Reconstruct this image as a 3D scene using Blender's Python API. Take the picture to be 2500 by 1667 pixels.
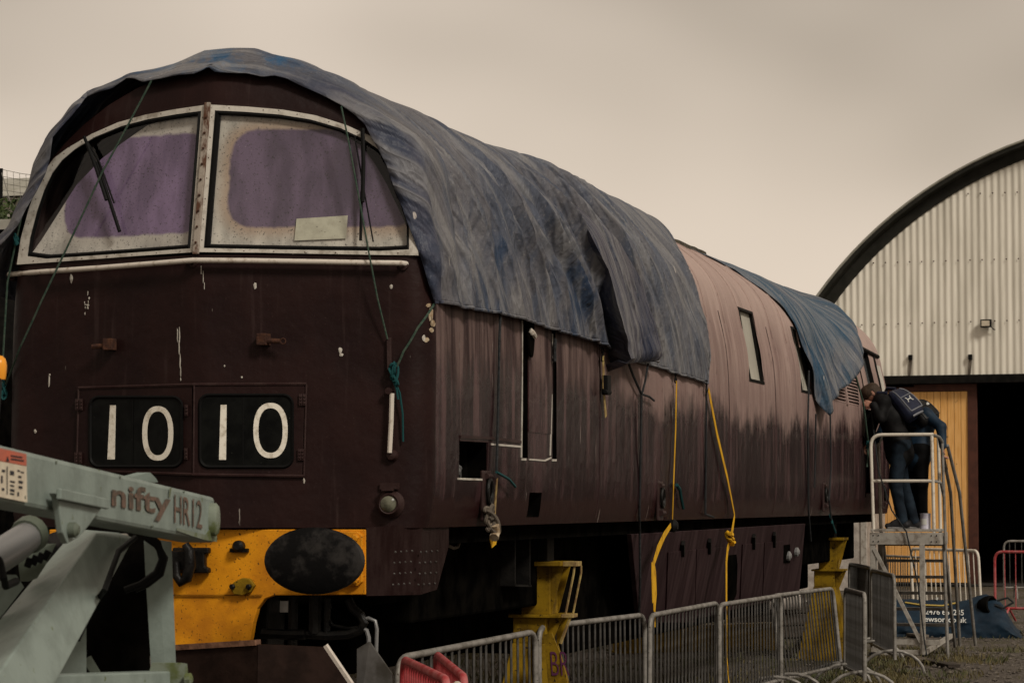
import bpy, bmesh, math, random
import numpy as np
from mathutils import Vector, Matrix, noise

random.seed(11); RNG = np.random.default_rng(5)
for _o in list(bpy.data.objects):
    bpy.data.objects.remove(_o, do_unlink=True)
SC = bpy.context.scene
COL = SC.collection
PI = math.pi

# ------------------------------------------------------------------ camera
F = 7000.0; CX, CY = 1250.0, 833.5            # focal length in pixels of the 2500 px wide photograph
YAW = math.atan(1850 / F); PITCH = math.atan((1224 - CY) / F)
CAM = np.array([5.97, -15.44, 1.85])
cd = bpy.data.cameras.new('camera'); cam = bpy.data.objects.new('camera', cd); COL.objects.link(cam)
cam.location = CAM; cam.rotation_euler = (PI / 2 + PITCH, 0, YAW)
cd.sensor_width = 36; cd.lens = F / 2500 * 36; cd.clip_start = .5; cd.clip_end = 3000
cd.dof.use_dof = True; cd.dof.focus_distance = 20.5; cd.dof.aperture_fstop = 12.0
SC.camera = cam

# ------------------------------------------------------------------ world, sun, exposure
SUN_DIR = Vector((.60, -.46, .65)).normalized()   # from the scene towards the sun
SUN_EL = math.asin(SUN_DIR.z); SUN_AZ = math.atan2(SUN_DIR.x, SUN_DIR.y)
w = bpy.data.worlds.new("World"); SC.world = w; w.use_nodes = True
wt = w.node_tree; wt.nodes.clear()


def N(nt, t, ins=None, **props):
    n = nt.nodes.new(t)
    for k, v in props.items(): setattr(n, k, v)
    for k, v in (ins or {}).items():
        s = n.inputs[k]
        if isinstance(v, bpy.types.NodeSocket): nt.links.new(v, s)
        else:
            if isinstance(v, (tuple, list)) and s.type == 'RGBA' and len(v) == 3: v = (*v, 1)
            s.default_value = v
    return n


def MA(nt, op, a, b=0.0, c=0.0, clamp=False):
    n = nt.nodes.new('ShaderNodeMath'); n.operation = op; n.use_clamp = clamp
    for i, v in enumerate((a, b, c)):
        if isinstance(v, bpy.types.NodeSocket): nt.links.new(v, n.inputs[i])
        else: n.inputs[i].default_value = v
    return n.outputs[0]


def MIX(nt, f, a, b, blend='MIX'):
    n = nt.nodes.new('ShaderNodeMix'); n.data_type = 'RGBA'; n.blend_type = blend
    for i, v in ((0, f), (6, a), (7, b)):
        if isinstance(v, bpy.types.NodeSocket): nt.links.new(v, n.inputs[i])
        elif isinstance(v, (int, float)): n.inputs[i].default_value = v
        else: n.inputs[i].default_value = (*v[:3], 1)
    return n.outputs[2]


def SS(nt, v, lo, hi):
    n = N(nt, 'ShaderNodeMapRange', {'Value': v, 'From Min': lo, 'From Max': hi}, interpolation_type='SMOOTHSTEP')
    return n.outputs['Result']


def NOI(nt, vec, scale, detail=4, rough=.55):
    return N(nt, 'ShaderNodeTexNoise', {'Vector': vec, 'Scale': scale, 'Detail': detail, 'Roughness': rough}).outputs['Fac']


def SCALED(nt, vec, s):
    return N(nt, 'ShaderNodeVectorMath', {0: vec, 1: s}, operation='MULTIPLY').outputs[0]


sky = N(wt, 'ShaderNodeTexSky', sky_type='NISHITA', sun_disc=False, sun_elevation=SUN_EL, sun_rotation=SUN_AZ, dust_density=4.0)
gen = N(wt, 'ShaderNodeTexCoord').outputs['Generated']
dz = N(wt, 'ShaderNodeSeparateXYZ', {0: gen}).outputs[2]
gofs = N(wt, 'ShaderNodeVectorMath', {0: SCALED(wt, gen, (1, 1, 2.0)), 1: (3.4, 8.0, 4.7)}, operation='ADD').outputs[0]
cl = NOI(wt, gofs, 2.4, 3, .45)
g1 = SS(wt, MA(wt, 'ADD', MA(wt, 'MULTIPLY', MA(wt, 'SUBTRACT', cl, .5), 3.4), MA(wt, 'MULTIPLY', SS(wt, dz, .04, .19), .62)), -.15, 1.0)
cloud = MIX(wt, g1, (5.15, 4.32, 3.50), (1.95, 1.58, 1.14))
skyc = MIX(wt, .93, sky.outputs[0], cloud)
bg = N(wt, 'ShaderNodeBackground', {'Color': skyc, 'Strength': .1})
out = N(wt, 'ShaderNodeOutputWorld', {'Surface': bg.outputs[0]})
sd = bpy.data.lights.new('sun', 'SUN'); sun = bpy.data.objects.new('sun', sd); COL.objects.link(sun)
sd.energy = 1.5; sd.angle = math.radians(11); sd.color = (1, .93, .82)
sun.rotation_euler = (-SUN_DIR).to_track_quat('-Z', 'Y').to_euler(); sun.location = (20, -10, 30)
SC.view_settings.view_transform = 'Standard'
try: SC.view_settings.look = 'None'
except Exception: pass
SC.view_settings.gamma = 1; SC.view_settings.exposure = .62; SC.view_settings.use_curve_mapping = False
SC.render.engine = 'CYCLES'
SC.cycles.use_denoising = True; SC.cycles.max_bounces = 6; SC.cycles.transparent_max_bounces = 12


# ------------------------------------------------------------------ helpers: photo ray -> real planes, used to survey the place
FW = np.array([-math.sin(YAW) * math.cos(PITCH), math.cos(YAW) * math.cos(PITCH), math.sin(PITCH)])
RT = np.array([math.cos(YAW), math.sin(YAW), 0.0]); UP = np.cross(RT, FW)
def ray(px, py): return FW + RT * (px - CX) / F + UP * (CY - py) / F
def onx(px, py, x): r = ray(px, py); return CAM + r * ((x - CAM[0]) / r[0])
def ony(px, py, y): r = ray(px, py); return CAM + r * ((y - CAM[1]) / r[1])
def onz(px, py, z): r = ray(px, py); return CAM + r * ((z - CAM[2]) / r[2])
def ond(px, py, d): return CAM + ray(px, py) * d


class MB:
    """collects shapes for ONE mesh object"""
    def __init__(s): s.v = []; s.f = []; s.m = []
    def add(s, vs, fs, mi=0):
        o = len(s.v); s.v += [tuple(map(float, p)) for p in vs]
        s.f += [tuple(i + o for i in f) for f in fs]; s.m += [mi] * len(fs)
    def box(s, lo, hi, M=None, mi=0):
        x0, y0, z0 = lo; x1, y1, z1 = hi
        vs = [(x0, y0, z0), (x1, y0, z0), (x1, y1, z0), (x0, y1, z0), (x0, y0, z1), (x1, y0, z1), (x1, y1, z1), (x0, y1, z1)]
        if M is not None: vs = [tuple(M @ Vector(p)) for p in vs]
        s.add(vs, [(0, 3, 2, 1), (4, 5, 6, 7), (0, 1, 5, 4), (1, 2, 6, 5), (2, 3, 7, 6), (3, 0, 4, 7)], mi)
        return s
    def beam(s, a, b, wd, ht, upv=(0, 0, 1), mi=0):
        a = Vector(a); b = Vector(b); d = (b - a).normalized(); u = Vector(upv)
        if abs(d.dot(u)) > .98: u = Vector((1, 0, 0))
        sx = d.cross(u).normalized(); u = sx.cross(d).normalized()
        vs = [p + sx * (i * wd / 2) + u * (j * ht / 2) for p in (a, b) for i, j in ((-1, -1), (1, -1), (1, 1), (-1, 1))]
        s.add(vs, [(0, 1, 2, 3), (7, 6, 5, 4), (0, 4, 5, 1), (1, 5, 6, 2), (2, 6, 7, 3), (3, 7, 4, 0)], mi)
        return s
    def tube(s, pts, r, n=8, mi=0, caps=True, closed=False):
        P = [Vector(p) for p in pts]; m = len(P)
        R = r if isinstance(r, (list, tuple)) else [r] * m
        up = None; rings = []
        for i in range(m):
            if closed: t = P[(i + 1) % m] - P[i - 1]
            else: t = P[min(i + 1, m - 1)] - P[max(i - 1, 0)]
            if t.length < 1e-9: t = Vector((0, 0, 1))
            t.normalize()
            if up is None: up = t.orthogonal().normalized()
            up = (up - t * up.dot(t))
            if up.length < 1e-6: up = t.orthogonal()
            up.normalize(); sd_ = t.cross(up)
            rings.append([P[i] + (up * math.cos(2 * PI * k / n) + sd_ * math.sin(2 * PI * k / n)) * R[i] for k in range(n)])
        vs = [p for q in rings for p in q]; fs = []
        for i in range(m if closed else m - 1):
            j = (i + 1) % m
            for k in range(n): fs.append((i * n + k, i * n + (k + 1) % n, j * n + (k + 1) % n, j * n + k))
        if caps and not closed: fs += [tuple(range(n))[::-1], tuple((m - 1) * n + k for k in range(n))]
        s.add(vs, fs, mi); return s
    def grid(s, rows, mi=0, skip=None):
        nr, nc = len(rows), len(rows[0]); vs = [p for r in rows for p in r]; fs = []
        for i in range(nr - 1):
            for j in range(nc - 1):
                if skip and skip(i, j): continue
                fs.append((i * nc + j, i * nc + j + 1, (i + 1) * nc + j + 1, (i + 1) * nc + j))
        s.add(vs, fs, mi); return s
    def plate(s, poly, vec, mi=0):
        """a polygon in space given thickness along vec"""
        n = len(poly); v = Vector(vec)
        vs = [Vector(p) for p in poly] + [Vector(p) + v for p in poly]
        fs = [tuple(range(n)), tuple(range(2 * n - 1, n - 1, -1))] + [(i, i + n, (i + 1) % n + n, (i + 1) % n) for i in range(n)]
        s.add(vs, fs, mi); return s
    def ring(s, outer, inner, mi=0):
        n = len(outer); s.add(list(outer) + list(inner), [(i, (i + 1) % n, n + (i + 1) % n, n + i) for i in range(n)], mi); return s
    def lathe(s, a, axis, prof, n=20, mi=0, sx=1, sy=1, upv=(0, 0, 1)):
        a = Vector(a); d = Vector(axis).normalized(); u = Vector(upv)
        if abs(d.dot(u)) > .98: u = Vector((1, 0, 0))
        x = d.cross(u).normalized(); u = x.cross(d)
        vs = []; fs = []
        for (r, h) in prof:
            for k in range(n):
                th = 2 * PI * k / n; vs.append(a + d * h + x * (r * sx * math.cos(th)) + u * (r * sy * math.sin(th)))
        for i in range(len(prof) - 1):
            for k in range(n): fs.append((i * n + k, i * n + (k + 1) % n, (i + 1) * n + (k + 1) % n, (i + 1) * n + k))
        fs += [tuple(range(n))[::-1], tuple((len(prof) - 1) * n + k for k in range(n))]
        s.add(vs, fs, mi); return s
    def build(s, name, mats, parent=None, smooth=False, bevel=0, solid=0, fix=True, **props):
        me = bpy.data.meshes.new(name); me.from_pydata(s.v, [], s.f)
        mats = mats if isinstance(mats, (list, tuple)) else [mats]
        for m in mats: me.materials.append(m)
        if len(mats) > 1: me.polygons.foreach_set('material_index', s.m)
        if fix:
            bm = bmesh.new(); bm.from_mesh(me); bmesh.ops.recalc_face_normals(bm, faces=bm.faces); bm.to_mesh(me); bm.free()
        if smooth:
            me.polygons.foreach_set('use_smooth', [True] * len(me.polygons))
            try: me.set_sharp_from_angle(angle=math.radians(42))
            except Exception: pass
        me.update()
        return link(name, me, parent, bevel, solid, **props)


def link(name, me, parent=None, bevel=0, solid=0, **props):
    o = bpy.data.objects.new(name, me); COL.objects.link(o)
    if parent is not None:
        o.parent = parent
        L = parent.get('_abs')
        if L is not None: o.matrix_parent_inverse = Matrix.Translation(-Vector(L))
    if bevel:
        b = o.modifiers.new('bevel', 'BEVEL'); b.width = bevel; b.segments = 2; b.limit_method = 'ANGLE'; b.angle_limit = math.radians(40)
    if solid:
        b = o.modifiers.new('solid', 'SOLIDIFY'); b.thickness = solid; b.offset = 0
    for k, v in props.items():
        o['category' if k == 'cat' else k] = v
    return o


def thing(name, label, cat, loc=(0, 0, 0), group=None, absolute=True):
    o = bpy.data.objects.new(name, None); COL.objects.link(o); o.location = loc; o.empty_display_size = .2
    o['label'] = label; o['category'] = cat
    if group: o['group'] = group
    if absolute: o['_abs'] = tuple(map(float, loc))
    return o


def copy_thing(o, label=None, group=None):
    r = o.copy(); COL.objects.link(r)
    if label: r['label'] = label
    if group: r['group'] = group
    for ch in o.children:
        c = ch.copy(); COL.objects.link(c); c.parent = r
        for g in ch.children:
            d = g.copy(); COL.objects.link(d); d.parent = c
    return r


def text_geo(s, bold=0.0, align='CENTER'):
    cu = bpy.data.curves.new('txt', 'FONT'); cu.body = s; cu.size = 1; cu.offset = bold; cu.align_x = align; cu.resolution_u = 4
    o = bpy.data.objects.new('txt', cu); COL.objects.link(o)
    me = bpy.data.meshes.new_from_object(o.evaluated_get(bpy.context.evaluated_depsgraph_get()))
    vs = [tuple(v.co[:2]) for v in me.vertices]; fs = [tuple(p.vertices) for p in me.polygons]
    bpy.data.objects.remove(o); bpy.data.curves.remove(cu); bpy.data.meshes.remove(me)
    return vs, fs


def lerp(a, b, t): return a + (b - a) * t
def sstep(x, a, b): t = min(1, max(0, (x - a) / (b - a))); return t * t * (3 - 2 * t)
def arc_path(p0, p1, p2, r, n=5):
    """round the corner p1"""
    a = (Vector(p0) - Vector(p1)); b = (Vector(p2) - Vector(p1)); s_ = Vector(p1) + a.normalized() * r; e = Vector(p1) + b.normalized() * r
    return [s_.lerp(Vector(p1), t).lerp(Vector(p1).lerp(e, t), t) for t in [i / n for i in range(n + 1)]]


# ------------------------------------------------------------------ materials
def mat(name, col, rough=.6, metal=0.0, col2=None, scale=6, bump=0.0, bscale=60, spec=.18, stretch=None, amt=1.0, lo=.35, hi=.65, specks=None):
    m = bpy.data.materials.new(name); m.use_nodes = True; nt = m.node_tree; nt.nodes.clear()
    p = N(nt, 'ShaderNodeBsdfPrincipled', {'Roughness': rough, 'Metallic': metal, 'Specular IOR Level': spec})
    N(nt, 'ShaderNodeOutputMaterial', {'Surface': p.outputs[0]})
    co = N(nt, 'ShaderNodeTexCoord').outputs['Object']
    v = SCALED(nt, co, stretch) if stretch else co
    c = col
    if col2 is not None:
        f = SS(nt, NOI(nt, v, scale, 6, .62), lo, hi)
        c = MIX(nt, MA(nt, 'MULTIPLY', f, amt), col, col2)
    if specks is not None:
        sc_, col3, th = specks
        f = SS(nt, NOI(nt, co, sc_, 3, .6), th, th + .05)
        c = MIX(nt, f, c, col3)
    if isinstance(c, bpy.types.NodeSocket): nt.links.new(c, p.inputs['Base Color'])
    else: p.inputs['Base Color'].default_value = (*c, 1)
    if bump:
        b = N(nt, 'ShaderNodeBump', {'Height': NOI(nt, co, bscale, 4), 'Strength': bump, 'Distance': .01})
        nt.links.new(b.outputs[0], p.inputs['Normal'])
    m['p'] = p.name
    return m


def paint_side():
    """old maroon body paint: bleached pinkish above, streaked and dark below, ragged wash marks"""
    m = bpy.data.materials.new('faded maroon paint'); m.use_nodes = True; nt = m.node_tree; nt.nodes.clear()
    co = N(nt, 'ShaderNodeTexCoord').outputs['Object']
    sp_ = N(nt, 'ShaderNodeSeparateXYZ', {0: co}); z = sp_.outputs[2]; y = sp_.outputs[1]
    v1 = SCALED(nt, co, (1, 4.2, .55)); v2 = SCALED(nt, co, (1, 1.6, .6)); v3 = SCALED(nt, co, (1, 15, .9))
    n1 = NOI(nt, v1, 1.3, 5, .6); n2 = NOI(nt, v2, .8, 3); n3 = NOI(nt, v3, 1.2, 5, .65); nb = NOI(nt, co, 9, 5, .65); nl = NOI(nt, co, 1.4, 4); nf = NOI(nt, co, 55, 4, .7)
    nrag = NOI(nt, SCALED(nt, co, (1, 4.5, 3.5)), 1.5, 7, .68); ncol = NOI(nt, SCALED(nt, co, (1, 3.0, .22)), 1.6, 4, .55)
    zz = MA(nt, 'ADD', z, MA(nt, 'ADD', MA(nt, 'MULTIPLY', MA(nt, 'SUBTRACT', nrag, .5), .50), MA(nt, 'ADD', MA(nt, 'MULTIPLY', MA(nt, 'SUBTRACT', n3, .5), .16), MA(nt, 'MULTIPLY', MA(nt, 'SUBTRACT', n2, .5), .7))))
    bl = SS(nt, zz, 2.52, 2.78)
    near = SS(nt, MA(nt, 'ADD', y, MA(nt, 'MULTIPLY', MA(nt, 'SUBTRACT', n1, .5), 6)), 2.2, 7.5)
    top = MIX(nt, SS(nt, n1, .33, .68), (.345, .25, .222), (.205, .135, .122))
    top = MIX(nt, MA(nt, 'MULTIPLY', SS(nt, n3, .52, .74), .35), top, (.50, .40, .36))
    top = MIX(nt, MA(nt, 'MULTIPLY', SS(nt, nl, .45, .7), .5), top, (.20, .145, .13))
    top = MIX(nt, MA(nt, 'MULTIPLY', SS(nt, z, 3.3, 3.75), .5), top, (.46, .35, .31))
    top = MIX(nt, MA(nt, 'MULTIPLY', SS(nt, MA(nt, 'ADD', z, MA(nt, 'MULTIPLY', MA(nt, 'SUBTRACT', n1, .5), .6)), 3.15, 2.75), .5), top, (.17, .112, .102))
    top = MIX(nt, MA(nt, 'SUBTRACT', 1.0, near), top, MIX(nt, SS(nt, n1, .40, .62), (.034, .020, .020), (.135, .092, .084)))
    low = MIX(nt, SS(nt, n1, .46, .66), (.012, .0044, .0058), (.050, .025, .027))
    low = MIX(nt, MA(nt, 'MULTIPLY', MA(nt, 'MULTIPLY', SS(nt, ncol, .52, .64), SS(nt, z, 1.85, 2.6)), .7), low, (.115, .062, .062))
    low = MIX(nt, MA(nt, 'MULTIPLY', SS(nt, n3, .60, .76), .5), low, (.115, .080, .078))
    c = MIX(nt, bl, low, top)
    # fresh red band along the sole edge
    zr = MA(nt, 'ADD', z, MA(nt, 'MULTIPLY', MA(nt, 'SUBTRACT', NOI(nt, SCALED(nt, co, (1, 5, 1)), 1.0, 5, .7), .5), .14))
    c = MIX(nt, SS(nt, zr, 1.88, 1.855), c, (.020, .0075, .0075))
    # fine dark runs, light drips, pitting
    c = MIX(nt, MA(nt, 'MULTIPLY', SS(nt, n3, .42, .26), .6), c, (.020, .010, .010))
    dr = SS(nt, NOI(nt, SCALED(nt, co, (1, 30, 2.0)), 1.0, 2), .74, .765)
    c = MIX(nt, MA(nt, 'MULTIPLY', dr, .75), c, (.46, .41, .37))
    c = MIX(nt, MA(nt, 'MULTIPLY', SS(nt, nb, .60, .74), .4), c, (.03, .016, .015))
    c = MIX(nt, MA(nt, 'MULTIPLY', SS(nt, nf, .60, .70), .4), c, (.05, .03, .027)); c = MIX(nt, MA(nt, 'MULTIPLY', SS(nt, nf, .38, .30), MA(nt, 'MULTIPLY', bl, .25)), c, (.40, .33, .30))
    b = N(nt, 'ShaderNodeBump', {'Height': MA(nt, 'ADD', MA(nt, 'MULTIPLY', nl, 2.2), MA(nt, 'ADD', MA(nt, 'MULTIPLY', nb, .3), MA(nt, 'MULTIPLY', nf, .08))), 'Strength': .45, 'Distance': .025})
    ro = MA(nt, 'ADD', .27, MA(nt, 'MULTIPLY', bl, .33))
    p = N(nt, 'ShaderNodeBsdfPrincipled', {'Base Color': c, 'Roughness': ro, 'Specular IOR Level': .05, 'Normal': b.outputs[0]})
    N(nt, 'ShaderNodeOutputMaterial', {'Surface': p.outputs[0]})
    return m


def paint_front():
    m = bpy.data.materials.new('dark maroon front paint'); m.use_nodes = True; nt = m.node_tree; nt.nodes.clear()
    co = N(nt, 'ShaderNodeTexCoord').outputs['Object']
    n1 = NOI(nt, co, 2.2, 5); n2 = NOI(nt, co, 70, 3, .7); n3 = NOI(nt, SCALED(nt, co, (18, 1, 1.2)), 1, 4, .6)
    c = MIX(nt, SS(nt, n1, .3, .7), (.0115, .0046, .0046), (.020, .0080, .0072))
    c = MIX(nt, MA(nt, 'MULTIPLY', SS(nt, n3, .56, .76), .45), c, (.048, .030, .028))
    c = MIX(nt, MA(nt, 'MULTIPLY', SS(nt, n2, .66, .72), .5), c, (.06, .036, .033))
    c = MIX(nt, MA(nt, 'MULTIPLY', SS(nt, n2, .36, .30), .6), c, (.012, .006, .006))
    d = SS(nt, NOI(nt, SCALED(nt, co, (16, 16, 3.2)), 1.6, 3, .55), .735, .765)
    c = MIX(nt, MA(nt, 'MULTIPLY', d, .55), c, (.36, .33, .29))
    b = N(nt, 'ShaderNodeBump', {'Height': MA(nt, 'ADD', MA(nt, 'MULTIPLY', n1, 3), MA(nt, 'MULTIPLY', n2, .07)), 'Strength': .4, 'Distance': .02})
    p = N(nt, 'ShaderNodeBsdfPrincipled', {'Base Color': c, 'Roughness': .5, 'Specular IOR Level': .12, 'Normal': b.outputs[0]})
    N(nt, 'ShaderNodeOutputMaterial', {'Surface': p.outputs[0]})
    return m


def tarp_mat(name, blue, grey, brown, blueness):
    m = bpy.data.materials.new(name); m.use_nodes = True; nt = m.node_tree; nt.nodes.clear()
    co = N(nt, 'ShaderNodeTexCoord').outputs['Object']
    z = N(nt, 'ShaderNodeSeparateXYZ', {0: co}).outputs[2]
    n1 = NOI(nt, SCALED(nt, co, (1, 3.0, .8)), 1.5, 6, .62); n2 = NOI(nt, SCALED(nt, co, (1.2, 14, 1.4)), 1.4, 5, .65)
    n3 = NOI(nt, co, .9, 3); n4 = NOI(nt, co, 42, 3, .7)
    n5 = NOI(nt, SCALED(nt, co, (1, 1, 1)), 4.5, 5, .65)
    y_ = N(nt, 'ShaderNodeSeparateXYZ', {0: co}).outputs[1]
    c = MIX(nt, SS(nt, n1, .38, .62), grey, brown)
    c = MIX(nt, MA(nt, 'MULTIPLY', SS(nt, MA(nt, 'ADD', n3, MA(nt, 'MULTIPLY', n2, .3)), .88 - blueness, .48 - blueness + .26), .85), c, blue)
    c = MIX(nt, MA(nt, 'MULTIPLY', SS(nt, n5, .50, .68), .18), c, tuple(k * .45 for k in grey))
    c = MIX(nt, MA(nt, 'MULTIPLY', SS(nt, n2, .56, .72), .25), c, (.20, .193, .195))
    c = MIX(nt, MA(nt, 'MULTIPLY', SS(nt, n2, .44, .30), .25), c, (.020, .026, .042))
    c = MIX(nt, MA(nt, 'MULTIPLY', SS(nt, n4, .60, .68), .3), c, (.30, .285, .275)); c = MIX(nt, MA(nt, 'MULTIPLY', SS(nt, n4, .40, .32), .4), c, (.025, .028, .04))
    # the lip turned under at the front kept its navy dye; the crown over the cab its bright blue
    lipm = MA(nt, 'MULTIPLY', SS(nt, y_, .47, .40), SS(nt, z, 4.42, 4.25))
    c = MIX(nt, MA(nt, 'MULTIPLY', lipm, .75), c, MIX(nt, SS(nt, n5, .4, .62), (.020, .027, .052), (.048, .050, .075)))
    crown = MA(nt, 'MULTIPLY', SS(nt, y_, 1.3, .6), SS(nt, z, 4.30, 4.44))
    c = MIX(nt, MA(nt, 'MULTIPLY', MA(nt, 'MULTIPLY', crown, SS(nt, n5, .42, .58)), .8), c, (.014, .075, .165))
    sx_ = N(nt, 'ShaderNodeSeparateXYZ', {0: co}).outputs[0]
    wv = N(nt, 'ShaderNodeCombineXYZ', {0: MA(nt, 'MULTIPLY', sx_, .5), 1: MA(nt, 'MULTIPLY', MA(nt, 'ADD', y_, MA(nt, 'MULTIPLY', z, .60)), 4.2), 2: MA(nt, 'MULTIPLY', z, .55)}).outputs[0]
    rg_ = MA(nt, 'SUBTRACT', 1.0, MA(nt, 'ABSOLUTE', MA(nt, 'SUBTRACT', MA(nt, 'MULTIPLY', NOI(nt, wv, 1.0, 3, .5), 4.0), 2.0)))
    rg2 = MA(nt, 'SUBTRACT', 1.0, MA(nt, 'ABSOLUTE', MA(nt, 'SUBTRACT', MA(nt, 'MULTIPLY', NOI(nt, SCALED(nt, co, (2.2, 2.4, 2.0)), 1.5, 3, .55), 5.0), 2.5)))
    c = MIX(nt, MA(nt, 'MULTIPLY', SS(nt, rg_, .70, .97), .42), c, (.25, .243, .24)); c = MIX(nt, MA(nt, 'MULTIPLY', SS(nt, rg_, .30, -.25), .72), c, (.016, .020, .034))  # fold light and shade painted in: pale crests, dark valleys
    dr = SS(nt, NOI(nt, SCALED(nt, co, (5, 11, 3.2)), 1.2, 2), .765, .785)
    c = MIX(nt, MA(nt, 'MULTIPLY', dr, .7), c, (.55, .50, .46))
    b = N(nt, 'ShaderNodeBump', {'Height': MA(nt, 'ADD', MA(nt, 'MULTIPLY', n2, 1.5), MA(nt, 'ADD', MA(nt, 'MULTIPLY', rg_, 3.4), MA(nt, 'ADD', MA(nt, 'MULTIPLY', rg2, .8), MA(nt, 'MULTIPLY', n4, .2)))), 'Strength': .75, 'Distance': .022})
    p = N(nt, 'ShaderNodeBsdfPrincipled', {'Base Color': c, 'Roughness': .42, 'Specular IOR Level': .16, 'Normal': b.outputs[0]})
    N(nt, 'ShaderNodeOutputMaterial', {'Surface': p.outputs[0]})
    return m


def screen_reflection_mat(name, cx, cz, bx, bz, purple, cream, brown):
    """cream film with a rounded purple area, dirt specks; purple is the laminate, cream the reflected sky painted in"""
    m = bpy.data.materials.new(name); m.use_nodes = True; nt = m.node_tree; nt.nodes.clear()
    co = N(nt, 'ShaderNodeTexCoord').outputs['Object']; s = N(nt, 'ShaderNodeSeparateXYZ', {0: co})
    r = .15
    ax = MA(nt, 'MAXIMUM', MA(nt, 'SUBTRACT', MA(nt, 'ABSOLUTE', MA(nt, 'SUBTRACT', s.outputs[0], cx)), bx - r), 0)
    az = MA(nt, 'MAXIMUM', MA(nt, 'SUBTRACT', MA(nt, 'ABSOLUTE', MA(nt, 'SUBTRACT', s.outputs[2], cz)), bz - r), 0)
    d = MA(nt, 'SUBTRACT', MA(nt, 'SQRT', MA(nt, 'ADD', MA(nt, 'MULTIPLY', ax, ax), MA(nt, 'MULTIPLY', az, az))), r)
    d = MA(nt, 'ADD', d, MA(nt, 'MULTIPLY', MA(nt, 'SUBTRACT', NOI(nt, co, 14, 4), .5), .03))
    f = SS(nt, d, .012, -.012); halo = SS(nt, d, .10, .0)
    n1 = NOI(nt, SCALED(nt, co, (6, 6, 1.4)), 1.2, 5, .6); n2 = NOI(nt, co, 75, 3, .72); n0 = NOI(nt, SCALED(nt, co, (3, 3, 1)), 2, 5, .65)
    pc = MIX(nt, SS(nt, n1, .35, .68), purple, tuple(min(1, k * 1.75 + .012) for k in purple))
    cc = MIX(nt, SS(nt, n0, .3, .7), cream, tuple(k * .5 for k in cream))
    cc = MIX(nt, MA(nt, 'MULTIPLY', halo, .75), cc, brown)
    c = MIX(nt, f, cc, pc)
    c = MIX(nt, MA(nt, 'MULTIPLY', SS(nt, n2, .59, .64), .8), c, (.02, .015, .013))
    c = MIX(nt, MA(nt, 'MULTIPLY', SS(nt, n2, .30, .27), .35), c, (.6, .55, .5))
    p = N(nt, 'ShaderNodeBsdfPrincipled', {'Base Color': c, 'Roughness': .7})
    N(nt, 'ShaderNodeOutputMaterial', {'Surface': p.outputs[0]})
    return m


def glass_mat(name, tint=(.9, .92, .92), gloss=.12, rough=.05):
    m = bpy.data.materials.new(name); m.use_nodes = True; nt = m.node_tree; nt.nodes.clear()
    co = N(nt, 'ShaderNodeTexCoord').outputs['Object']
    t = N(nt, 'ShaderNodeBsdfTransparent', {'Color': tint}); g = N(nt, 'ShaderNodeBsdfGlossy', {'Roughness': rough, 'Color': (.9, .9, .9)})
    dirt = N(nt, 'ShaderNodeBsdfDiffuse', {'Color': (.12, .105, .09)})
    mx = N(nt, 'ShaderNodeMixShader', {0: gloss, 1: t.outputs[0], 2: g.outputs[0]})
    f = MA(nt, 'MULTIPLY', SS(nt, NOI(nt, SCALED(nt, co, (5, 5, 1.5)), 2, 5, .65), .5, .8), .10)
    m2 = N(nt, 'ShaderNodeMixShader', {0: f, 1: mx.outputs[0], 2: dirt.outputs[0]})
    N(nt, 'ShaderNodeOutputMaterial', {'Surface': m2.outputs[0]})
    return m


M = {}
M['side'] = paint_side(); M['front'] = paint_front()
M['tarp'] = tarp_mat('dusty blue tarpaulin', (.016, .036, .076), (.070, .080, .108), (.112, .110, .122), .28)
M['tarp2'] = tarp_mat('grey blue tarpaulin', (.022, .042, .078), (.082, .092, .118), (.112, .112, .124), .28)
M['tarp3'] = tarp_mat('blue tarpaulin', (.012, .056, .105), (.060, .078, .11), (.115, .125, .145), .14)
M['flap'] = tarp_mat('navy flap cloth', (.018, .026, .055), (.042, .046, .070), (.075, .072, .090), .25)
M['black'] = mat('black grime', (.0045, .0042, .004), .7, spec=.08, col2=(.010, .009, .008), scale=8, bump=.3, bscale=40)
M['frameblack'] = mat('underframe shade black', (.0016, .0015, .0014), .9, spec=0, col2=(.005, .0044, .0036), scale=5)  # near black stands for the shade under the body and inside openings
M['rubber'] = mat('black rubber', (.005, .005, .005), .6, spec=.1)
M['wframe'] = mat('worn cream frame paint', (.48, .45, .40), .6, col2=(.22, .19, .155), scale=13, lo=.45, hi=.75, bump=.2, specks=(70, (.04, .03, .025), .66))
M['rail'] = mat('chalky white rail', (.56, .51, .45), .5, col2=(.28, .22, .17), scale=20, lo=.5, hi=.75)
M['rust'] = mat('rust', (.075, .032, .018), .85, col2=(.035, .016, .012), scale=22, bump=.5, bscale=80)
M['pillar'] = mat('rusted pillar', (.30, .26, .22), .7, col2=(.085, .038, .022), scale=16, lo=.42, hi=.58, bump=.3, stretch=(1, 1, .45))
M['yellow'] = mat('warning yellow', (.74, .30, .009), .55, col2=(.46, .165, .008), scale=3, bump=.15, bscale=90, specks=(62, (.10, .046, .009), .63))
M['yellow_stand'] = mat('dirty yellow steel', (.235, .142, .009), .6, spec=.08, col2=(.065, .037, .006), scale=5, bump=.25, lo=.4, hi=.72, specks=(30, (.03, .018, .008), .62))
M['bufblack'] = mat('greasy buffer face', (.0035, .0035, .0038), .45, spec=.1, lo=.46, hi=.60, col2=(.026, .024, .023), scale=4.5, bump=.25, bscale=30)
M['numblack'] = mat('number box glass', (.0025, .0028, .0028), .3, spec=.06, col2=(.006, .0065, .006), scale=9, specks=(60, (.12, .12, .11), .735))
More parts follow.
